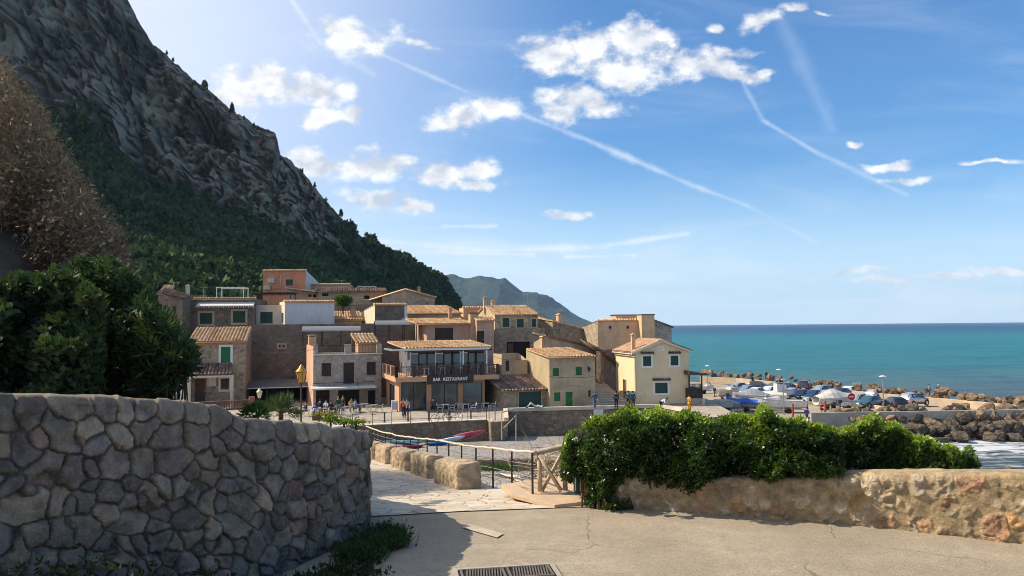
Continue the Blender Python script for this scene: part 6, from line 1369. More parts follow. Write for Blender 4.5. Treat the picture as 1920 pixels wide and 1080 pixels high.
# ------------------------------------------------------------------ people
def skin_mesh(name, J, edges, root, sub=1):
    """J: {key: (co, radius)}"""
    keys = list(J); me = bpy.data.meshes.new(name); me.from_pydata([J[k][0] for k in keys], [(keys.index(a), keys.index(b)) for a, b in edges], [])
    o = bpy.data.objects.new(name, me); col.objects.link(o); m = o.modifiers.new('s', 'SKIN'); m.use_smooth_shade = True
    for k, sv_ in zip(keys, me.skin_vertices[0].data):
        r_ = J[k][1]; sv_.radius = r_ if isinstance(r_, tuple) else (r_, r_); sv_.use_root = (k == root)
    m2 = o.modifiers.new('u', 'SUBSURF'); m2.levels = sub; m2.render_levels = sub
    dg = bpy.context.evaluated_depsgraph_get(); dg.update(); out = bpy.data.meshes.new_from_object(o.evaluated_get(dg)); bpy.data.objects.remove(o); out.name = name
    for p in out.polygons: p.use_smooth = True
    return out
def pose(kind):
    g = dict(pel=(0, 0, .95), sp=(0, 0, 1.14), ch=(0, 0, 1.32), nk=(0, 0, 1.46), hd=(0, -.015, 1.57), tp=(0, 0, 1.66))
    for s, n in ((-1, 'l'), (1, 'r')):
        g['sh'+n] = (s*.175, 0, 1.40); g['el'+n] = (s*.235, .02, 1.13); g['wr'+n] = (s*.245, -.06, .90); g['hp'+n] = (s*.095, 0, .91)
        g['kn'+n] = (s*.105, -.01, .50); g['an'+n] = (s*.11, .03, .09); g['to'+n] = (s*.13, -.15, .035)
    if kind == 'walk':
        g.update(knl=(-.1, -.16, .52), anl=(-.1, -.27, .11), tol=(-.11, -.45, .07), knr=(.1, .05, .50), anr=(.1, .30, .15), tor=(.11, .17, .03), ell=(-.24, .12, 1.15), wrl=(-.24, .18, .94), elr=(.24, -.07, 1.14), wrr=(.22, -.24, 1.0))
    if kind == 'sit':
        d = {k: (v[0], v[1]+.05, v[2]-.44) for k, v in g.items() if k[:2] not in ('kn', 'an', 'to')}; g.update(d)
        for s, n in ((-1, 'l'), (1, 'r')): g['kn'+n] = (s*.14, -.40, .50); g['an'+n] = (s*.15, -.36, .09); g['to'+n] = (s*.16, -.54, .035); g['el'+n] = (s*.25, -.06, .72); g['wr'+n] = (s*.15, -.30, .74)
    if kind == 'lean':
        for k in list(g):
            if k[:2] in ('sp', 'ch', 'nk', 'hd', 'tp', 'sh', 'el', 'wr'):
                x, y, z = g[k]; dz = z-.95; a = R(62); g[k] = (x, -dz*math.sin(a), .95+dz*math.cos(a))
        g.update(ell=(-.25, -.42, .92), wrl=(-.2, -.55, .78), elr=(.25, -.42, .92), wrr=(.2, -.55, .78))
    if kind == 'lie':
        for k in list(g):
            x, y, z = g[k]; g[k] = (x, z-.9, .13-y*.5)
        g.update(knl=(-.1, -.42, .52), anl=(-.1, -.66, .1), tol=(-.1, -.82, .06), knr=(.1, -.5, .42), anr=(.1, -.86, .1), tor=(.1, -1.0, .14), wrl=(-.1, .25, .26), ell=(-.3, .2, .1), elr=(.42, .5, .12), wrr=(.25, .62, .2))
    return g
def person_meshes(kind):
    g = pose(kind); V = Vector; J = {}
    rad = dict(pel=.10, sp=.09, ch=.105, nk=.05, hd=(.078, .088), tp=(.06, .07))
    for k in g: J[k] = (g[k], rad.get(k, {'sh': .055, 'el': .04, 'wr': .028, 'hp': .085, 'kn': .058, 'an': .04, 'to': .03}.get(k[:2], .05)))
    E = [('pel', 'sp'), ('sp', 'ch'), ('ch', 'nk'), ('nk', 'hd'), ('hd', 'tp')]
    for n in 'lr':
        E += [('ch', 'sh'+n), ('sh'+n, 'el'+n), ('el'+n, 'wr'+n), ('pel', 'hp'+n), ('hp'+n, 'kn'+n), ('kn'+n, 'an'+n), ('an'+n, 'to'+n)]
        w = V(g['wr'+n]); e = V(g['el'+n]); d = (w-e).normalized(); sd_ = d.cross(V((0, 0, 1)) if abs(d.z) < .9 else V((0, 1, 0))).normalized(); pm = w+d*.06; J['pm'+n] = (tuple(pm), (.036, .018)); E.append(('wr'+n, 'pm'+n))
        for i, (o_, l_) in enumerate(((-.03, .075), (-.01, .088), (.01, .082), (.03, .065))):
            a = pm+d*.03+sd_*o_; b = a+d*l_+V((0, -.012, -.006*i)); J[f'f{i}{n}'] = (tuple(a), .0095); J[f'g{i}{n}'] = (tuple(b), .0075); E += [('pm'+n, f'f{i}{n}'), (f'f{i}{n}', f'g{i}{n}')]
        a = w+d*.02-sd_*.035; J['th'+n] = (tuple(a+d*.04-sd_*.02), .009); E.append(('wr'+n, 'th'+n))
    body = skin_mesh('body', J, E, 'pel', 1)
    # face: nose, ears, eyes on the same mesh
    bm = bmesh.new(); bm.from_mesh(body); hd = V(g['hd']); fw = V((0, -1, 0)); up = V((0, 0, 1))
    if kind == 'lie': fw, up = V((0, 0, 1)), V((0, 1, 0))
    if kind == 'lean': fw = V((0, -.7, -.7)); up = V((0, -.7, .7))
    rt = fw.cross(up)
    for off, r_ in ((fw*.088-up*.005, .014), (rt*.082, .02), (-rt*.082, .02), (fw*.075+rt*.03+up*.02, .012), (fw*.075-rt*.03+up*.02, .012), (fw*.07-up*.045, .022)):
        bmesh.ops.create_icosphere(bm, subdivisions=1, radius=r_, matrix=Matrix.Translation(hd+off))
    bm.to_mesh(body); bm.free()
    T = {k: (g[k], r_) for k, r_ in dict(pel=.135, sp=.125, ch=(.15, .12), shl=.075, shr=.075, ell=.058, elr=.058).items()}
    for n in 'lr': w, e = V(g['wr'+n]), V(g['el'+n]); T['wr'+n] = (tuple(e.lerp(w, .93)), .045)
    T['nk'] = (tuple(V(g['ch']).lerp(V(g['nk']), .6)), .07)
    top = skin_mesh('jacket', T, [('pel', 'sp'), ('sp', 'ch'), ('ch', 'nk')]+[(a+n, b+n) for n in 'lr' for a, b in (('sh', 'el'), ('el', 'wr'))]+[('ch', 'shl'), ('ch', 'shr')], 'pel')
    L = {'pel': (g['pel'], .125)}
    for n in 'lr': L['hp'+n] = (g['hp'+n], .10); L['kn'+n] = (g['kn'+n], .075); L['an'+n] = (tuple(V(g['kn'+n]).lerp(V(g['an'+n]), .92)), .055)
    tr = skin_mesh('trousers', L, [('pel', 'hp'+n) for n in 'lr']+[(a+n, b+n) for n in 'lr' for a, b in (('hp', 'kn'), ('kn', 'an'))], 'pel')
    shoes = []
    for n in 'lr': a, b = V(g['an'+n]), V(g['to'+n]); shoes.append(skin_mesh('shoe', {'a': (tuple(a-V((0, 0, .035))), .048), 'b': (tuple(b.lerp(a, .35)), .045), 'c': (tuple(b), .035)}, [('a', 'b'), ('b', 'c')], 'a'))
    bm = bmesh.new(); bmesh.ops.create_icosphere(bm, subdivisions=2, radius=.105); 
    bmesh.ops.delete(bm, geom=[f for f in bm.faces if f.calc_center_median().dot(V((0, -.8, .0))) > .035 and f.calc_center_median().z < .055], context='FACES')
    rotm = fw.rotation_difference(V((0, -1, 0))).inverted().to_matrix().to_4x4() if kind in ('lie', 'lean') else Matrix.Identity(4)
    bm.transform(Matrix.Translation(hd+up*.035-fw*.012) @ rotm); hm = bpy.data.meshes.new('hair'); bm.to_mesh(hm); bm.free()
    for p in hm.polygons: p.use_smooth = True
    return body, top, tr, shoes, hm
PM = {k: person_meshes(k) for k in ('stand', 'walk', 'sit', 'lean', 'lie')}
SKIN = M('skin', (.50,.30,.21), None, rough=.6)
_cm = {}
def cmat(c, r=.85):
    k = tuple(round(x, 3) for x in c)
    if k not in _cm: _cm[k] = M('cloth', c, tuple(x*.75 for x in c), 9, r)
    return _cm[k]
def person(label, loc, ang, kind='stand', top=(.03,.03,.04), tr=(.04,.04,.05), hair=(.03,.02,.015), s=1., group=None, shoe=(.03,.03,.03)):
    b, t_, l_, sh, hm = PM[kind]; o = thing('person', label, 'person', loc, R(ang), group); o.scale = (s, s, s)
    def add(nm, me, mat):
        c = bpy.data.objects.new(nm, me); col.objects.link(c); c.parent = o
        if not me.materials: me.materials.append(mat)
        c.material_slots[0].link = 'OBJECT'; c.material_slots[0].material = mat
    add('body', b, SKIN); add('jacket', t_, cmat(top)); add('trousers', l_, cmat(tr)); add('hair', hm, cmat(hair))
    for m_ in sh: add('shoe', m_, cmat(shoe))
    return o
K = (.02,.02,.025); BL = (.02,.10,.35); ZP = Z_PROM
def gp(px, py, z=ZP): return tuple(G(px, py, z))
person('person sitting at the left end of the cafe terrace in a bright blue cycling jersey', gp(591, 783), 10, 'sit', (.02,.16,.60), K)
person('person sitting in dark clothes just left of the blue cycling jersey', gp(573, 780), -60, 'sit', K, (.05,.05,.12))
person('person standing on the cafe terrace in a black jacket and beige trousers', gp(600, 785), 160, 'stand', K, (.38,.28,.19))
person('person sitting in a pale grey top at the crowded terrace table', gp(611, 776), -20, 'sit', (.5,.5,.5), K)
person('person sitting in black between the pale grey top and the standing green jacket', gp(622, 777), 80, 'sit', K, K)
person('person standing in a dark green jacket by the terrace tables', gp(634, 779), 30, 'stand', (.05,.07,.045), (.25,.25,.27), (.25,.2,.15))
person('person standing in dark brown right behind the green jacket', gp(643, 777), -30, 'stand', (.06,.05,.04), K)
person('person sitting at the terrace table in a mustard yellow top', gp(659, 772), 20, 'sit', (.45,.30,.03), K)
person('person sitting bent over the table in a pale blue shirt', gp(667, 774), 80, 'sit', (.25,.35,.55), (.1,.12,.2))
person('person walking past the restaurant with an orange top', gp(756.5, 784), 20, 'walk', (.55,.16,.07), (.03,.03,.05))
person('person walking past the restaurant in a grey checked shirt beside the orange top', gp(762.5, 784), 10, 'walk', (.42,.40,.42), (.02,.02,.04))
person('person sitting in dark clothes behind the glass front of the restaurant terrace', gp(812, 772), 0, 'sit', (.08,.06,.06), K)
person('person walking in a blue shirt by the cottage corner above the white notice', gp(1115, 768.5), 10, 'walk', (.05,.10,.22), (.12,.14,.2))
person('person in dark coat standing in the mouth of the alley', gp(1155.5, 767), 190, 'stand', (.06,.05,.06), K)
person('person in teal jacket at the corner of the cream house', gp(1178.5, 766.5), 170, 'stand', (.02,.12,.22), K)
person('person in greenish jacket close against the corner of the cream house', gp(1187, 767), 190, 'stand', (.03,.10,.13), (.05,.05,.08))
person('person in a white top with dark hair leaning over the quay parapet', gp(1240, 773.5), 60, 'lean', (.72,.72,.72), K)
person('person in a long mustard coat beside the porch of the cream house', gp(1293, 776), 120, 'stand', (.50,.27,.03), (.50,.27,.03))
a = P(1004, 769, 69.3); person('person lying on the quay parapet with bent knees in light grey clothes', (a.x, a.y, Z_PROM+.32), -75, 'lie', (.55,.55,.56), (.5,.5,.52))
person('person in a blue coat walking on the slip below the harbour wall end', tuple(G(1513, 793, -11.0)), 10, 'walk', (.02,.06,.28), (.05,.06,.12))
person('person in dark jacket by the sea wall left of the tallest walker', tuple(G(1411, 722, -10.8)), 30, 'stand', K, K)
person('person in dark clothes walking by the sea wall between two others', tuple(G(1421, 721, -10.8)), -30, 'walk', (.06,.04,.03), K)
person('person in black standing on top of the sea wall above the parked cars', tuple(G(1437, 714, -9.9)), 0, 'stand', K, (.02,.02,.03))
person('person in a white shirt on the sea wall side of the car park', tuple(G(1557, 737, -10.8)), 80, 'walk', (.75,.75,.72), K)
person('person in black right behind the white shirt by the sea wall', tuple(G(1562, 736, -10.8)), 70, 'stand', K, K, s=1.05)
person('person in dark clothes striding right of the pair by the sea wall', tuple(G(1571, 736, -10.8)), 90, 'walk', (.05,.05,.06), K)
person('person in a grey top standing at the far right end of the sea wall', tuple(G(1743, 744.5, -9.9)), 60, 'stand', (.3,.3,.3), (.05,.05,.06))
person('person in dark blue with white cap at the far right end of the sea wall', tuple(G(1760, 745, -9.9)), -60, 'stand', (.04,.05,.09), (.05,.05,.06), (.7,.7,.7))
person('person crouching in a red jacket beside the tarpaulined boat', tuple(G(1541, 774.5, -10.8)), 0, 'sit', (.55,.03,.04), K)
person('person bending in dark clothes over the stern of the tarpaulined boat', tuple(G(1560, 772, -10.8)), 90, 'lean', K, K)
# ------------------------------------------------------------------ cars
TYRE = M('tyre', (.02,.02,.02), None, rough=.9); RIM = M('alloy_rim', (.55,.55,.56), None, rough=.3, metal=.9); HL = M('headlight', (.75,.78,.8), None, rough=.1, spec=.8); TLR = M('tail_light', (.45,.01,.015), None, rough=.25, spec=.6); PLATE = M('plate', (.8,.8,.78), None)
CGLASS = M('car_glass', (.018,.022,.026), None, rough=.05, spec=.9)
def car_proto(kind):
    S = {'hatch': [(0,.38,.60,.60,.66,.5),(.12,.22,.70,.70,.80,.6),(.75,.2,.86,.87,.86,.7),(1.05,.2,.91,.93,.87,.72),(1.75,.2,.94,1.38,.88,.60),(2.5,.2,.95,1.46,.88,.62),(3.3,.2,.96,1.42,.88,.61),(3.85,.2,.98,1.04,.86,.70),(4.0,.25,.85,.86,.80,.66),(4.05,.38,.6,.6,.74,.6)],
         'sedan': [(0,.38,.58,.58,.66,.5),(.12,.22,.68,.68,.82,.6),(.9,.2,.84,.85,.88,.7),(1.25,.2,.90,.92,.89,.72),(2.0,.2,.93,1.36,.89,.60),(2.7,.2,.94,1.43,.89,.62),(3.3,.2,.95,1.38,.89,.60),(4.0,.2,.98,1.0,.88,.70),(4.5,.22,.95,.96,.84,.68),(4.6,.4,.6,.6,.76,.6)],
         'suv': [(0,.45,.75,.75,.70,.55),(.12,.28,.86,.86,.84,.65),(.85,.26,1.02,1.03,.90,.74),(1.15,.26,1.06,1.08,.91,.75),(1.75,.26,1.09,1.58,.92,.64),(2.6,.26,1.10,1.68,.92,.66),(3.8,.26,1.12,1.62,.92,.64),(4.3,.28,1.15,1.2,.90,.74),(4.42,.32,.95,.96,.86,.7),(4.48,.45,.7,.7,.8,.64)]}[kind]
    L = S[-1][0]; k = {'hatch': 1, 'sedan': 1, 'suv': 1.12}[kind]
    e = thing('parked_car', 'car', 'car', (0, 0, -100)); rings = []
    for x, zb, zl, zr, wb, wr in S: rings.append([(x-L/2, -wb*.9, zb), (x-L/2, -wb, (zb+zl)*.45), (x-L/2, -wb*.985, zl), (x-L/2, -wr, zr), (x-L/2, -wr*.55, zr+.03), (x-L/2, wr*.55, zr+.03), (x-L/2, wr, zr), (x-L/2, wb*.985, zl), (x-L/2, wb, (zb+zl)*.45), (x-L/2, wb*.9, zb)])
    mb = MB(); mb.loft(rings); body = mb.build('body', M('car_paint', (.6,.6,.6), None, rough=.25, spec=.6, coat=.6), e, smooth=True)
    n = len(S)
    def pane(idx, name='window'):
        q = [Vector(p) for p in idx]; c = sum(q, Vector())/len(q); nn = (q[1]-q[0]).cross(q[2]-q[0]).normalized()
        if nn.dot(c-Vector((0, 0, .8))) < 0: nn = -nn
        w = MB(); w.add([c+(p-c)*.88+nn*.015 for p in q], [tuple(range(len(q)))]); w.add([c+(p-c)*.90+nn*.004 for p in q], [tuple(range(len(q)))]); w.build(name, CGLASS, e)
    r = rings
    for j in (3, 4, 5, 6):
        pane((r[j][2], r[j+1][2], r[j+1][3], r[j][3])); pane((r[j][7], r[j+1][7], r[j+1][6], r[j][6]))
    pane((r[3][3], r[4][3], r[4][6], r[3][6]), 'windscreen'); pane((r[6][3], r[7][3], r[7][6], r[6][6]), 'rear_window')
    wr_ = .32*k
    for x in (.78, L-.80):
        for s in (-1, 1):
            y = s*(S[4][4]-.09); X = x-L/2; m1 = MB(); m1.cyl((X, y-.1, wr_), (X, y+.12*s if s > 0 else y-.12, wr_), wr_, seg=16) if False else m1.cyl((X, y-.1, wr_), (X, y+.1, wr_), wr_, seg=16)
            w = thing('wheel', None, None); w.parent = e; m1.build('tyre', TYRE, w); m1 = MB(); yo = y+.104*s; m1.cyl((X, yo-.004, wr_), (X, yo+.004, wr_), wr_*.66, seg=12); m1.build('rim', RIM, w)
            m1 = MB(); ya = s*(S[4][4]+.003); m1.cyl((X, ya-.002, wr_+.03), (X, ya+.002, wr_+.03), wr_*1.22, seg=16); m1.build('wheel_arch', TYRE, e)
    for s in (-1, 1):
        m1 = MB(); z = S[1][2]-.06; m1.box(-L/2+.05, -L/2+.30, s*.56-.16, s*.56+.16, z-.10, z+.03); m1.build('headlight', HL, e, bevel=.02)
        m1 = MB(); z = S[-2][2]-.08; m1.box(L/2-.20, L/2-.015, s*.64-.12, s*.64+.12, z-.12, z+.08); m1.build('tail_light', TLR, e, bevel=.02)
        m1 = MB(); z = S[3][2]+.05; m1.box(S[3][0]+.35-L/2, S[3][0]+.47-L/2, s*.95-.08, s*.95+.08, z, z+.13); m1.build('mirror', TYRE, e, bevel=.02)
    m1 = MB(); m1.box(-L/2-.012, -L/2+.02, -.26, .26, .42, .53); m1.box(-L/2-.005, -L/2+.1, -.5, .5, .28, .38); m1.build('number_plate', PLATE, e)
    m1 = MB(); m1.box(L/2-.02, L/2+.012, -.26, .26, .55, .66); m1.build('number_plate', PLATE, e)
    return e
CP = {k: car_proto(k) for k in ('hatch', 'sedan', 'suv')}; used_c = set()
def pm(n, c, metal=.0): return M('car_paint', c, None, rough=.22, spec=.5, metal=metal, coat=.7)
SILV = pm('s', (.52,.53,.55), .5); WHT = pm('w', (.75,.75,.74)); DKB = pm('b', (.02,.035,.07)); BLKP = pm('k', (.015,.015,.018)); GRY = pm('g', (.16,.18,.20), .4); BGE = pm('e', (.50,.46,.38), .3); LBL = pm('l', (.25,.33,.42), .3); TEAL = pm('t', (.05,.11,.13), .2)
def car(kind, px, py, heading, mat, label, s=1.):
    src = CP[kind]; o = copy_tree(src) if kind in used_c else src; used_c.add(kind); p = G(px, py, Z_DOCK)
    o.location = p; o.rotation_euler = (0, 0, R(heading)); o.scale = (s, s, s); tag(o, label, 'car', 'cars parked on the harbour car park')
    for c in o.children:
        if c.name.startswith('body'): c.material_slots[0].link = 'OBJECT'; c.material_slots[0].material = mat
# heading: 0 = nose towards -X; + turns counter-clockwise
cars = [('hatch',1381,735,38,SILV,'silver car at the left end of the rear row, half behind a beige boat'),('sedan',1400,740,40,LBL,'pale blue grey car beside the silver one at the left of the row'),('hatch',1425,731.5,150,DKB,'small dark blue car alone behind the left part of the row'),
 ('sedan',1416,745,42,WHT,'white low car in front of the pale blue grey one'),('hatch',1441,743,40,WHT,'white hatchback in the middle of the left group'),('hatch',1462,741,42,GRY,'grey car just right of the white hatchback'),('sedan',1485,746,42,SILV,'silver saloon with dark windows left of the black saloon'),
 ('sedan',1503,749.5,42,BLKP,'black saloon with nose towards the boats'),('sedan',1525,750.5,42,DKB,'dark navy saloon right of the black saloon'),('hatch',1549,752,42,BGE,'beige hatchback behind the white tarpaulin'),('suv',1508,733,-115,BLKP,'black van seen from behind with red tail lights in the back row'),
 ('hatch',1597,742,-142,WHT,'white hatchback seen from behind, nearest the sea wall'),('sedan',1607,759,35,SILV,'silver car directly behind the no entry sign'),('sedan',1630,763,35,TEAL,'dark teal car between the no entry sign and the tall lamp post'),('hatch',1646,748,-150,SILV,'silver car partly hidden behind the black van at the tall lamp'),
 ('suv',1679,769,-100,BLKP,'big black van parked beside the tall lamp post'),('suv',1713,760.5,-150,SILV,'silver four wheel drive parked apart at the right of all cars'),('hatch',1479,735,-125,DKB,'dark blue car left of the black van in the back row')]
cars += [('hatch',1452,735,40,GRY,'grey car in the back row behind the white hatchback'),('sedan',1537,741,40,SILV,'silver car behind the beige hatchback'),('hatch',1575,747,40,BLKP,'small black car between the white tarpaulin and the white rear facing hatchback'),('sedan',1440,752,38,DKB,'dark car half hidden behind the peaked slate cover')]
for c in cars: car(*c)
# ------------------------------------------------------------------ boats on trailers
HULLW = M('white_hull', (.72,.71,.68), (.6,.59,.56), 2, .35, spec=.5); HULLG = M('grey_hull', (.38,.38,.38), (.3,.3,.3), 2, .5); TARPW = M('white_tarp', (.62,.59,.52), (.5,.47,.41), 2.5, .8, .6, 5); TARPG = M('grey_tarp', (.26,.28,.31), (.2,.21,.23), 2.5, .85, .7, 4); TARPB = M('blue_tarp', (.02,.12,.50), (.02,.09,.4), 3, .7, .5, 5); DECK = M('cream_deck', (.6,.54,.42), (.5,.45,.35), 2, .7)
def boat(label, px, py, heading, L, kind, hull=HULLW, cover=None, z=Z_DOCK, group='boats laid up on the harbour quay', lift=.55):
    p = G(px, py, z); L *= .88; B_ = L*.34; e = thing('boat', label, 'boat', (p.x, p.y, z+lift), R(heading), group); H_ = L*.16; rings = []
    n = 13
    for i in range(n):
        f = i/(n-1); w = B_/2*(min(1, (1-f)**.55*1.25) if f > .35 else 1)*(.9+.1*min(1, f*4)); w = max(w, .015); sh = H_*(1+.35*f*f); kz = H_*.55*max(0, f-.55)**1.5*2.2; x = -L/2+L*f
        rings.append([(x, 0, kz), (x, w*.72, kz+H_*.22), (x, w, sh), (x, w-.06 if w > .1 else w*.5, sh), (x, (w*.66) if w > .1 else w*.3, kz+H_*.34), (x, -(w*.66) if w > .1 else -w*.3, kz+H_*.34), (x, -w+.06 if w > .1 else -w*.5, sh), (x, -w, sh), (x, -w*.72, kz+H_*.22)])
    mb = MB(); mb.loft(rings); mb.build('hull', hull, e, smooth=False)
    mb = MB(); mb.tube([(r[2][0], r[2][1], r[2][2]+.02) for r in rings], .035, 5); mb.tube([(r[7][0], r[7][1], r[7][2]+.02) for r in rings], .035, 5); mb.build('gunwale', WOODB if kind == 'open' else HULLG, e)
    if kind in ('cabin', 'cuddy', 'motor'):
        mb = MB(); x0, x1 = (.05, .33) if kind != 'cabin' else (-.12, .2); c0, c1 = L*x0, L*x1; w = B_*.32; zz = H_*1.0; h_ = H_*(1.5 if kind == 'cabin' else .55)
        mb.hexa([(c0, -w, zz*.5), (c1+.25*L*.3, -w*.6, zz*.9), (c1+.25*L*.3, w*.6, zz*.9), (c0, w, zz*.5), (c0, -w*.85, zz+h_), (c1, -w*.6, zz+h_*.8), (c1, w*.6, zz+h_*.8), (c0, w*.85, zz+h_)]); mb.build('cabin', hull, e, bevel=.04)
        mb = MB(); mb.hexa([(c1-.03, -w*.55, zz+h_*.82), (c1+.02, -w*.55, zz+h_*.82), (c1+.02, w*.55, zz+h_*.82), (c1-.03, w*.55, zz+h_*.82), (c1-.38, -w*.5, zz+h_*.82+.38), (c1-.34, -w*.5, zz+h_*.82+.38), (c1-.34, w*.5, zz+h_*.82+.38), (c1-.38, w*.5, zz+h_*.82+.38)]); mb.build('windscreen', CGLASS, e)
    for k in (-.15, .12) if kind in ('open', 'motor') else ():
        mb = MB(); mb.box(L*k, L*k+.25, -B_*.42, B_*.42, H_*.72, H_*.8); mb.build('thwart', DECK, e)
    if cover:
        mb = MB(); rr = []; r_ = random.Random(px)
        for i, f in enumerate(np.linspace(.0, .97, 9)):
            rg = rings[min(n-1, int(f*(n-1)))]; w = rg[2][1]+.05; z0 = rg[2][2]; pk = H_*(.25+(1.0 if kind == 'tall' else .4)*math.exp(-((f-.42)/.27)**2)); x = -L/2+L*f
            rr.append([(x, w, z0-.16), (x, w, z0+.03), (x, w*.55, z0+pk*.6), (x, 0, z0+pk+r_.uniform(-.05, .05)), (x, -w*.55, z0+pk*.6), (x, -w, z0+.03), (x, -w, z0-.16)])
        mb.loft(rr, closed=False, cap=False); mb.build('cover', cover, e)
    if kind in ('motor', 'open', 'cuddy'):
        m_ = MB(); m_.box(-L/2-.42, -L/2-.05, -.14, .14, H_*.95, H_*.95+.42); o = m_.build('outboard_motor', WHT if kind == 'motor' else BLKP, e, bevel=.05); m_ = MB(); m_.box(-L/2-.3, -L/2-.16, -.05, .05, -.05, H_*.948); m_.box(-L/2-.36, -L/2-.05, -.1, .1, -.12, -.05); m_.build('shaft', BLKP, o)
    if lift > .3:
        t = thing('boat_trailer', 'steel trailer under the '+label.split(' ', 0)[0][:1]+'', 'trailer', (p.x, p.y, z), R(heading), 'trailers carrying the laid up boats'); t['label'] = ' '.join(('low steel trailer carrying the '+label).split()[:16])
        mb = MB()
        for y in (-B_*.28, B_*.28): mb.box(-L*.45, L*.2, y-.04, y+.04, .42, .5)
        mb.hexa([(L*.2, -B_*.28-.04, .42), (L*.62, -.05, .42), (L*.62, .05, .42), (L*.2, B_*.28+.04, .42), (L*.2, -B_*.28-.04, .5), (L*.62, -.05, .5), (L*.62, .05, .5), (L*.2, B_*.28+.04, .5)])
        for x in (-L*.35, 0): mb.box(x-.04, x+.04, -B_*.28, B_*.28, .501, .56)
        mb.build('frame', METAL, t)
        for s in (-1, 1): m_ = MB(); y = s*(B_*.34); m_.cyl((-L*.12, y-.09, .3), (-L*.12, y+.09, .3), .3, seg=14); m_.build('wheel', TYRE, t)
    return e
boat('beige motorboat behind the first row of covered boats', 1365, 748, 28, 5.2, 'cuddy', DECK)
boat('small white dinghy beside the brown porch', 1322, 738, 20, 3.8, 'motor', HULLW)
boat('grey inflatable style boat closest to the porch', 1335, 776, -20, 5.6, 'cuddy', HULLG, None)
boat('grey boat with bright blue tarpaulin', 1392, 772, 155, 4.8, 'covered', HULLG, TARPB)
boat('grey boat under a light grey sheet left of the blue tarpaulin', 1358, 773, 160, 4.4, 'covered', HULLG, TARPG)
boat('boat under a peaked slate grey cover', 1408, 760, 160, 5.4, 'tall', HULLG, TARPG)
boat('boat under a white cover in the middle of the quay', 1443, 757, 160, 5.0, 'covered', HULLW, TARPW)
boat('long white open boat with white outboard motor pointing left', 1466, 774, 176, 6.4, 'motor', HULLW)
boat('white fishing boat with a small wheelhouse', 1461, 752, 14, 5.4, 'cabin', HULLW)
boat('white boat under a tall cream tarpaulin beside the crouching red jacket', 1566, 767, 12, 6.2, 'tall', HULLW, TARPW)
boat('tiny white tender between tarpaulined boat and no entry sign', 1592, 769, 20, 2.6, 'open', HULLW)
boat('low covered white boat with nose towards the slip', 1424, 770, 170, 4.6, 'covered', HULLW, TARPG)
boat('dark hulled small boat behind the blue tarpaulin', 1387, 757, 25, 4.2, 'open', GRY)
# kayaks on the beach
def kayak(name, label, p, q, wid, mat, roll=0, cat='kayak'):
    p, q = Vector(p), Vector(q); L = (q-p).length; d = (q-p).normalized(); mb = MB(); rings = []
    for i in range(15):
        f = i/14; w = wid/2*math.sin(math.pi*min(max(f, .012), .988))**.62; x = L*f; zc = .12*(abs(f-.5)*2)**3
        rings.append([(x, w*math.cos(a), zc+w*(.42 if math.sin(a) > 0 else .34)*math.sin(a)+.12) for a in [2*math.pi*k/12 for k in range(12)]])
    mb.loft(rings); e = thing(name, label, cat, p); e.rotation_euler = (d.to_track_quat('X', 'Z').to_matrix() @ Matrix.Rotation(roll, 3, 'X')).to_euler(); mb.build('hull', mat, e, smooth=True)
    mb = MB(); n = 14; ring = lambda r0, z: [(L*.5+math.cos(2*math.pi*k/n)*r0*1.5, math.sin(2*math.pi*k/n)*r0*.75, z) for k in range(n)]
    mb.loft([ring(wid*.42, .12+wid*.17), ring(wid*.42, .12+wid*.24), ring(wid*.36, .12+wid*.24), ring(wid*.34, .12+wid*.12)]); mb.build('cockpit', BLKP, e)
    return e
kayak('kayak', 'long pink kayak propped up against the quay wall', P(833, 829, 57.5), P(912, 812, 58.5), .95, M('pink_plastic', (.52,.10,.14), (.42,.07,.11), 2, .5), R(-38))
kayak('kayak', 'pale blue kayak lying left of the pink one', P(722, 833, 54), P(800, 833, 56), .7, M('pale_blue_plastic', (.22,.42,.55), None, rough=.5), R(-20))
kayak('kayak', 'deep blue kayak in front of the pink one', P(798, 838, 54), P(850, 833, 56), .75, M('blue_plastic', (.02,.14,.45), None, rough=.5), R(-25))
kayak('paddle_board', 'white and blue paddle board leaning between blue and pink kayaks', P(820, 832, 56), P(874, 823, 57.5), .8, M('white_plastic', (.62,.68,.74), None, rough=.5), R(-30), 'paddle board')
kayak('kayak', 'dark red kayak low behind the railing', P(733, 845, 50), P(800, 840, 52), .8, M('red_plastic', (.30,.02,.05), None, rough=.5), R(-15))
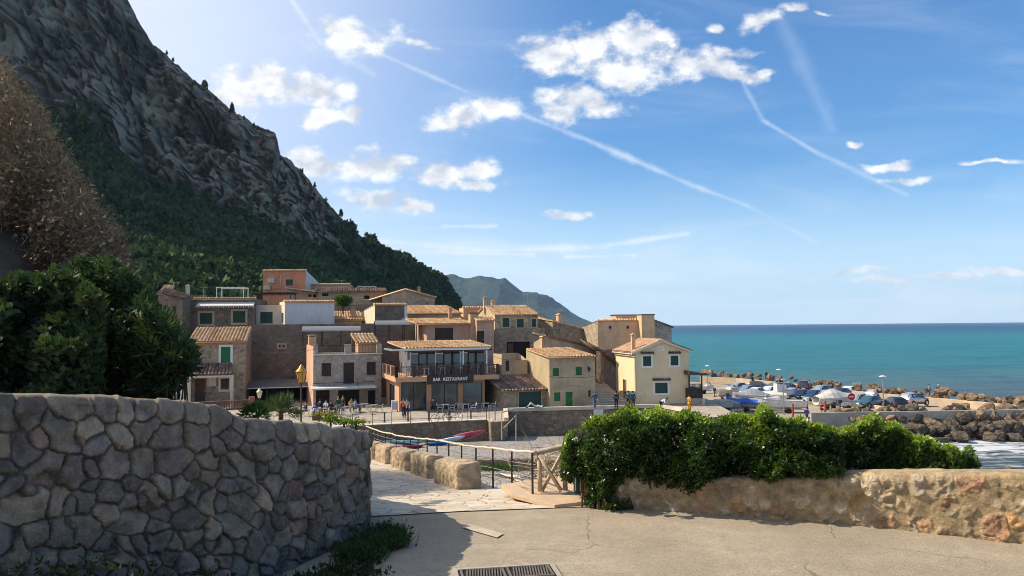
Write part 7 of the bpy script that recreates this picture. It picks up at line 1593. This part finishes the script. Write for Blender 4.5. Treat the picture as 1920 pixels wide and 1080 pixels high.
# ------------------------------------------------------------------ terrace furniture
def table(p, label, group, r=.4, sq=False):
    t = thing('table', label, 'table', p, 0, group); mb = MB()
    mb.box(-r, r, -r, r, .71, .74) if sq else mb.cyl((0, 0, .71), (0, 0, .74), r, seg=16); mb.build('tabletop', ALU, t)
    for sx, sy in ((-1, -1), (1, -1), (1, 1), (-1, 1)): mb = MB(); mb.cyl((sx*r*.75, sy*r*.75, 0), (sx*r*.45, sy*r*.45, .71), .02, seg=5); mb.build('leg', ALU, t)
    return t
def chair(p, a, label, group):
    t = thing('chair', label, 'chair', p, R(a), group); mb = MB(); mb.box(-.22, .22, -.22, .22, .43, .46); mb.build('seat', ALU, t, bevel=.01)
    mb = MB(); mb.tube([(-.22, .22, .46), (-.23, .27, .72), (-.15, .30, .84), (.15, .30, .84), (.23, .27, .72), (.22, .22, .46)], .015, 5)
    for z in (.58, .68, .77): mb.box(-.2, .2, .25, .275, z, z+.05)
    mb.build('backrest', ALU, t); mb = MB(); 
    for s in (-1, 1): mb.tube([(s*.22, .25, .66), (s*.26, .0, .66), (s*.26, -.2, .62), (s*.22, -.2, .45)], .013, 5)
    mb.build('armrest', ALU, t)
    for sx in (-1, 1):
        for sy in (-1, 1): mb = MB(); mb.cyl((sx*.2, sy*.2, .43), (sx*.24, sy*.24, 0), .014, seg=5); mb.build('leg', ALU, t)
    return t
tb = [(683,772,'round metal table left end of the empty cafe tables'),(700,774,'round metal table beside the menu stand'),(652,777,'metal table between the yellow and pale blue shirts'),(606,781,'metal table in the middle of the seated group'),(836,773,'metal table in front of the first restaurant window pillar'),(874,772,'metal table in front of the middle restaurant glass'),(911,770,'metal table at the right end of the restaurant terrace')]
for i, (px, py, w_) in enumerate(tb): table(gp(px, py), w_, 'metal terrace tables', .42)
chs = [(672,773,90,'metal chair left of the empty cafe tables'),(712,774,-90,'metal chair right of the empty cafe tables'),(691,777,180,'metal chair in front of the empty cafe tables'),(825,773,90,'metal chair left of the first restaurant table'),(848,773,-90,'metal chair right of the first restaurant table'),(863,772,90,'metal chair left of the middle restaurant table'),(887,773,-80,'metal chair tilted right of the middle restaurant table'),(899,770,90,'metal chair left of the last restaurant table'),(924,770,-90,'metal chair right of the last restaurant table'),
       (591,784.5,10,'metal chair under the blue cycling jersey'),(574,781.5,-60,'metal chair at the far left of the group'),(645,781,180,'metal chair with its back to the quay near the green jacket'),(660,774,20,'metal chair under the mustard top')]
for px, py, a, w_ in chs: chair(gp(px, py), a, w_, 'metal terrace chairs')
for i, px in enumerate((770, 800, 830, 868, 900, 925)):
    u_, _ = J.front(px, 700, .3); q = J.e.matrix_world if False else None; w = Vector((J.O.x, J.O.y))+J.t*u_+J.m*.35
    table((w.x, w.y, J.zb+zs1+.004), ('white table on the restaurant balcony, '+['first','second','third','fourth','fifth','last'][i]+' from the left'), 'balcony tables', .36, True)
# menu stand, bollards, promenade railing
p = G(740, 772, ZP); t = thing('menu_stand', 'white and blue menu board standing by the restaurant corner pillar', 'sign', p, R(15)); mb = MB(); mb.box(-.32, .32, -.12, .12, .15, 1.05); mb.build('board', WHITE, t, bevel=.02)
mb = MB(); mb.box(-.27, .27, -.127, -.1205, .28, .85); mb.build('panel', M('menu_blue', (.30,.34,.50), (.5,.45,.42), 14, .6), t); mb = MB()
for x in (-.25, .25): mb.box(x-.03, x+.03, -.1, .1, 0, .15)
mb.build('foot', BLACK, t)
for i, (px, py) in enumerate(((721,792),(765,790),(804,789),(843,788),(883,786.5))):
    mb = MB(); mb.lathe([(.10,0),(.10,.06),(.065,.1),(.06,.62),(.085,.66),(.05,.72),(.07,.78),(.03,.85)], gp(px, py), 10); tag(mb.build('bollard', BLACK, smooth=True), ['black iron bollard nearest the stone wall corner','second black bollard from the left on the quay','third black bollard from the left on the quay','fourth black bollard from the left, near the bicycle','rightmost black bollard on the quay'][i], 'bollard', 'iron bollards along the quay')
rp2 = [G(px, py, ZP+.07) for px, py in ((660,800.5),(698,798.2),(733,796.6),(769,795),(805,793.4),(841,791.8),(877,790),(912,788.4))]
t = thing('quay_railing', 'thin black railing with two rails along the pale quay edge', 'railing', rp2[0])
for q in rp2: mb = MB(); d_ = q-rp2[0]; mb.cyl(d_+Vector((0, .15, -.05)), d_+Vector((0, .15, 1.02)), .025, seg=6); mb.build('post', BLACK, t)
for h_ in (1.0, .35): mb = MB(); mb.tube([q-rp2[0]+Vector((0, .15, h_)) for q in rp2], .014, 5); mb.build('rail', BLACK, t)
p = G(917, 789, ZP+.07); t = thing('gate_frame', 'grey metal frame with handrail at the corner of the quay', 'railing', p)
mb = MB()
mb.tube([(0, .1, 0), (0, .1, 1.25), (.5, .1, 1.15), (.5, .1, -2.2)], .045, 6); mb.build('frame', M('grey_steel', (.25,.23,.21), None, rough=.6), t)
p = P(941, 806, 61); t = thing('hand_rail', 'weathered wooden handrail with brace beside the quay steps', 'railing', p); mb = MB(); mb.tube([(0, 0, 1.4), (1., 1.5, 1.5)], .05, 6); mb.tube([(.1, 0, .1), (1.15, .6, 1.05)], .045, 6); mb.build('rail', LOG, t); mb = MB(); mb.tube([(0, 0, -.8), (0, 0, 1.5)], .05, 6); mb.build('post', LOG, t); mb = MB(); mb.tube([(1.15, .6, -1.2), (1.15, .6, 1.1)], .05, 6); mb.build('post', LOG, t)
# bicycle
def bicycle(p, a, label):
    t = thing('bicycle', label, 'bicycle', p, R(a))
    for x in (-.52, .52):
        mb = MB(); n = 20; mb.tube([(x+.33*math.cos(2*math.pi*k/n), 0, .34+.33*math.sin(2*math.pi*k/n)) for k in range(n+1)], .02, 5); w = mb.build('wheel', TYRE, t)
        mb = MB()
        for k in range(8): an = math.pi*k/8; mb.cyl((x-.32*math.cos(an), 0, .34-.32*math.sin(an)), (x+.32*math.cos(an), 0, .34+.32*math.sin(an)), .004, seg=3)
        mb.build('spokes', ALU, w)
    mb = MB(); bb, st, hd_, ra, fa = (-.08,0,.30), (-.22,0,.82), (.36,0,.80), (-.52,0,.34), (.52,0,.34)
    for a_, b_ in ((bb, st), (st, hd_), (bb, hd_), (bb, ra), (st, ra), (hd_, fa), (hd_, (.34, 0, .95))): mb.cyl(a_, b_, .018, seg=6)
    mb.build('frame', BLKP, t); mb = MB(); mb.tube([(.34, -.22, .97), (.38, -.1, .98), (.34, 0, .97), (.38, .1, .98), (.34, .22, .97)], .015, 5); mb.build('handlebar', BLACK, t); mb = MB(); mb.hexa([(-.36,-.07,.86),(-.1,-.02,.86),(-.1,.02,.86),(-.36,.07,.86),(-.36,-.07,.91),(-.1,-.02,.9),(-.1,.02,.9),(-.36,.07,.91)]); mb.build('saddle', BLACK, t)
q = G(826, 792, ZP+.07); bicycle((q.x, q.y+.4, ZP), 12, 'dark bicycle leaning inside the quay railing')
q = G(848, 790, ZP+.07); bicycle((q.x, q.y+.5, ZP), 15, 'second bicycle behind the first, nearer the quay corner')
q = gp(626, 784); bicycle(q, -20, 'bicycle parked beside the seated group on the terrace')
# ------------------------------------------------------------------ lamps and signs
def lantern(px, ytop, d, zbase, s, label, amber):
    p = P(px, ytop, d); t = thing('street_lamp', label, 'street lamp', (p.x, p.y, zbase)); H_ = p.z-zbase
    mb = MB(); hh = H_-1.02*s; mb.lathe([(.10*s,0),(.10*s,.3),(.06*s,.4),(.045*s,.5),(.045*s,hh-.02),(.08*s,hh)], seg=10); mb.build('pole', M('iron_bronze', (.07,.055,.035), None, rough=.6), t)
    g_ = MB(); sg = 6; g_.lathe([(.15*s, 0), (.27*s, .52*s), (.24*s, .545*s)], (0, 0, hh+.05*s), sg); g_.build('glass', amber, t)
    m2 = MB()
    for k in range(sg): an = 2*math.pi*k/sg; m2.cyl((.155*s*math.cos(an), .155*s*math.sin(an), hh+.05*s), (.275*s*math.cos(an), .275*s*math.sin(an), hh+.57*s), .014*s, seg=4)
    m2.lathe([(.05*s,0),(.16*s,.03*s),(.16*s,.05*s)], (0, 0, hh), 8); m2.build('frame', BLACK, t)
    m2 = MB(); m2.lathe([(.31*s,0),(.29*s,.05*s),(.14*s,.20*s),(.12*s,.28*s),(.06*s,.31*s),(.05*s,.36*s),(.01*s,.40*s)], (0, 0, hh+.60*s), 10); m2.build('hood', amber if s > .9 else BLACK, t, smooth=True)
    return t
AMB = M('amber_glass', (.60,.30,.04), (.50,.24,.03), 3, .3, spec=.5); PALEG = M('pale_lamp_glass', (.75,.62,.38), None, rough=.3)
lantern(565, 682, 37, ramp_z(37)-.2, .95, 'tall street lamp with a large amber yellow lantern above the stone wall', AMB)
lantern(486.5, 727, 68, ZP, .95, 'small black street lamp with pale lantern in front of the dark arcade', PALEG)
def dock_lamp(px, y0, y1, label, z=Z_DOCK, arm=True):
    p = G(px, y1, z); q = P(px, y0, p.y); t = thing('lamp_post', label, 'lamp post', p); H_ = q.z-z; mb = MB(); mb.cyl((0, 0, 0), (0, 0, H_-.1), .085, .05, seg=8); mb.build('pole', METAL, t)
    mb = MB(); mb.lathe([(.08,0),(.42,.06),(.42,.12),(.1,.2)], (0, 0, H_-.2), 12) if arm else mb.box(-.22, .22, -.12, .12, H_-.1, H_+.05); mb.build('lamp_head', M('lamp_white', (.7,.7,.7), None, rough=.4), t)
dock_lamp(1327, 685, 722, 'lamp post near the porch at the left end of the car park'); dock_lamp(1461, 692, 738, 'lamp post with round head in the middle of the car park')
dock_lamp(1657, 704, 772, 'tall lamp post with flat disc head by the low harbour wall'); dock_lamp(1470, 711, 778, 'slender lamp mast beside the long white boat', arm=False); dock_lamp(1479, 716, 734, 'short dark post behind the silver saloon', arm=False)
def sign_post(px, y0, y1, label, disc, z=Z_DOCK):
    p = G(px, y1, z); k = p.y/F; t = thing('road_sign', label, 'road sign', p); H_ = P(px, y0, p.y).z-z; mb = MB(); mb.cyl((0, 0, 0), (0, 0, H_-.02), .05, seg=6); mb.build('post', M('orange_post', (.45,.16,.06), None, rough=.6) if disc == 'no' else METAL, t)
    r0 = .42 if disc == 'no' else .3; mb = MB(); mb.cyl((0, -.07, H_-r0), (0, -.10, H_-r0), r0, seg=24); d_ = mb.build('disc', M('sign_red', (.55,.02,.025), None, rough=.45) if disc == 'no' else WHITE, t)
    mb = MB()
    if disc == 'no': mb.box(-.28, .28, -.112, -.1005, H_-r0-.07, H_-r0+.07); mb.build('bar', WHITE, d_)
    else: mb.cyl((0, -.1005, H_-r0), (0, -.108, H_-r0), r0*.98, seg=24); mb.build('ring', M('sign_red', (.55,.02,.025), None), d_); mb = MB(); mb.cyl((0, -.1085, H_-r0), (0, -.114, H_-r0), r0*.7, seg=24); mb.build('centre', WHITE, d_)
sign_post(1597, 737, 775, 'round red no entry sign with white bar at the low wall', 'no'); sign_post(1407, 696, 722, 'round white sign with red rim near the sea wall', 'ring')
for px, y0, y1, w_ in ((1487, 757, 782, 'rusty red post at the head of the slip'), (1548, 752, 778, 'red iron davit post at the end of the harbour wall')):
    p = G(px, y1, Z_DOCK); mb = MB(); mb.cyl(p, (p.x, p.y, P(px, y0, p.y).z), .12, seg=8); tag(mb.build('post', M('red_iron', (.33,.07,.05), (.22,.05,.04), 4)), w_, 'post')
# notice board on the quay wall
p = P(1122, 768, 68.3); z0 = P(1122, 794, 68.3).z; a = P(1113.5, 780, 68.2); b = P(1131, 780, 68.4); t = thing('notice', 'white notice board with black lettering fixed over the quay wall edge', 'sign', (a.x, a.y, z0), math.atan2(b.y-a.y, b.x-a.x)); L = (b-a).length; mb = MB(); mb.box(0, L, -.04, 0, 0, p.z-z0); mb.build('board', WHITE, t)
mb = MB()
for i, (x0, x1) in enumerate(((.15,.5),(.15,.42),(.15,.46))): mb.box(L*x0, L*x1, -.046, -.041, .28+.09*i, .33+.09*i)
mb.build('lettering', BLACK, t)
# flower pots
for px, py, w_ in ((617,786,'yellow flowering planter below the cafe terrace'),(594,788,'small brown planter with yellow flowers under the blue jersey')):
    p = G(px, py, ZP); t = thing('planter', w_, 'planter', p); mb = MB(); mb.box(-.35, .35, -.2, .2, 0, .4); mb.build('box', WOODB, t, bevel=.02); r2 = np.random.default_rng(px); n = 160; C = r2.normal(0, 1, (n, 3))*np.array([.28, .15, .1])+np.array([0, 0, .5])
    foliage('flowers', C, unit(r2.normal(size=(n, 3))+np.array([0, 0, 1.])), r2.uniform(0, 1, n), .14, .07, 3, attr_mat('flower_leaf', [(0, (.05,.10,.03)), (.6, (.2,.22,.05)), (.75, (.6,.45,.06)), (1, (.7,.55,.1))], .7), t, 9)
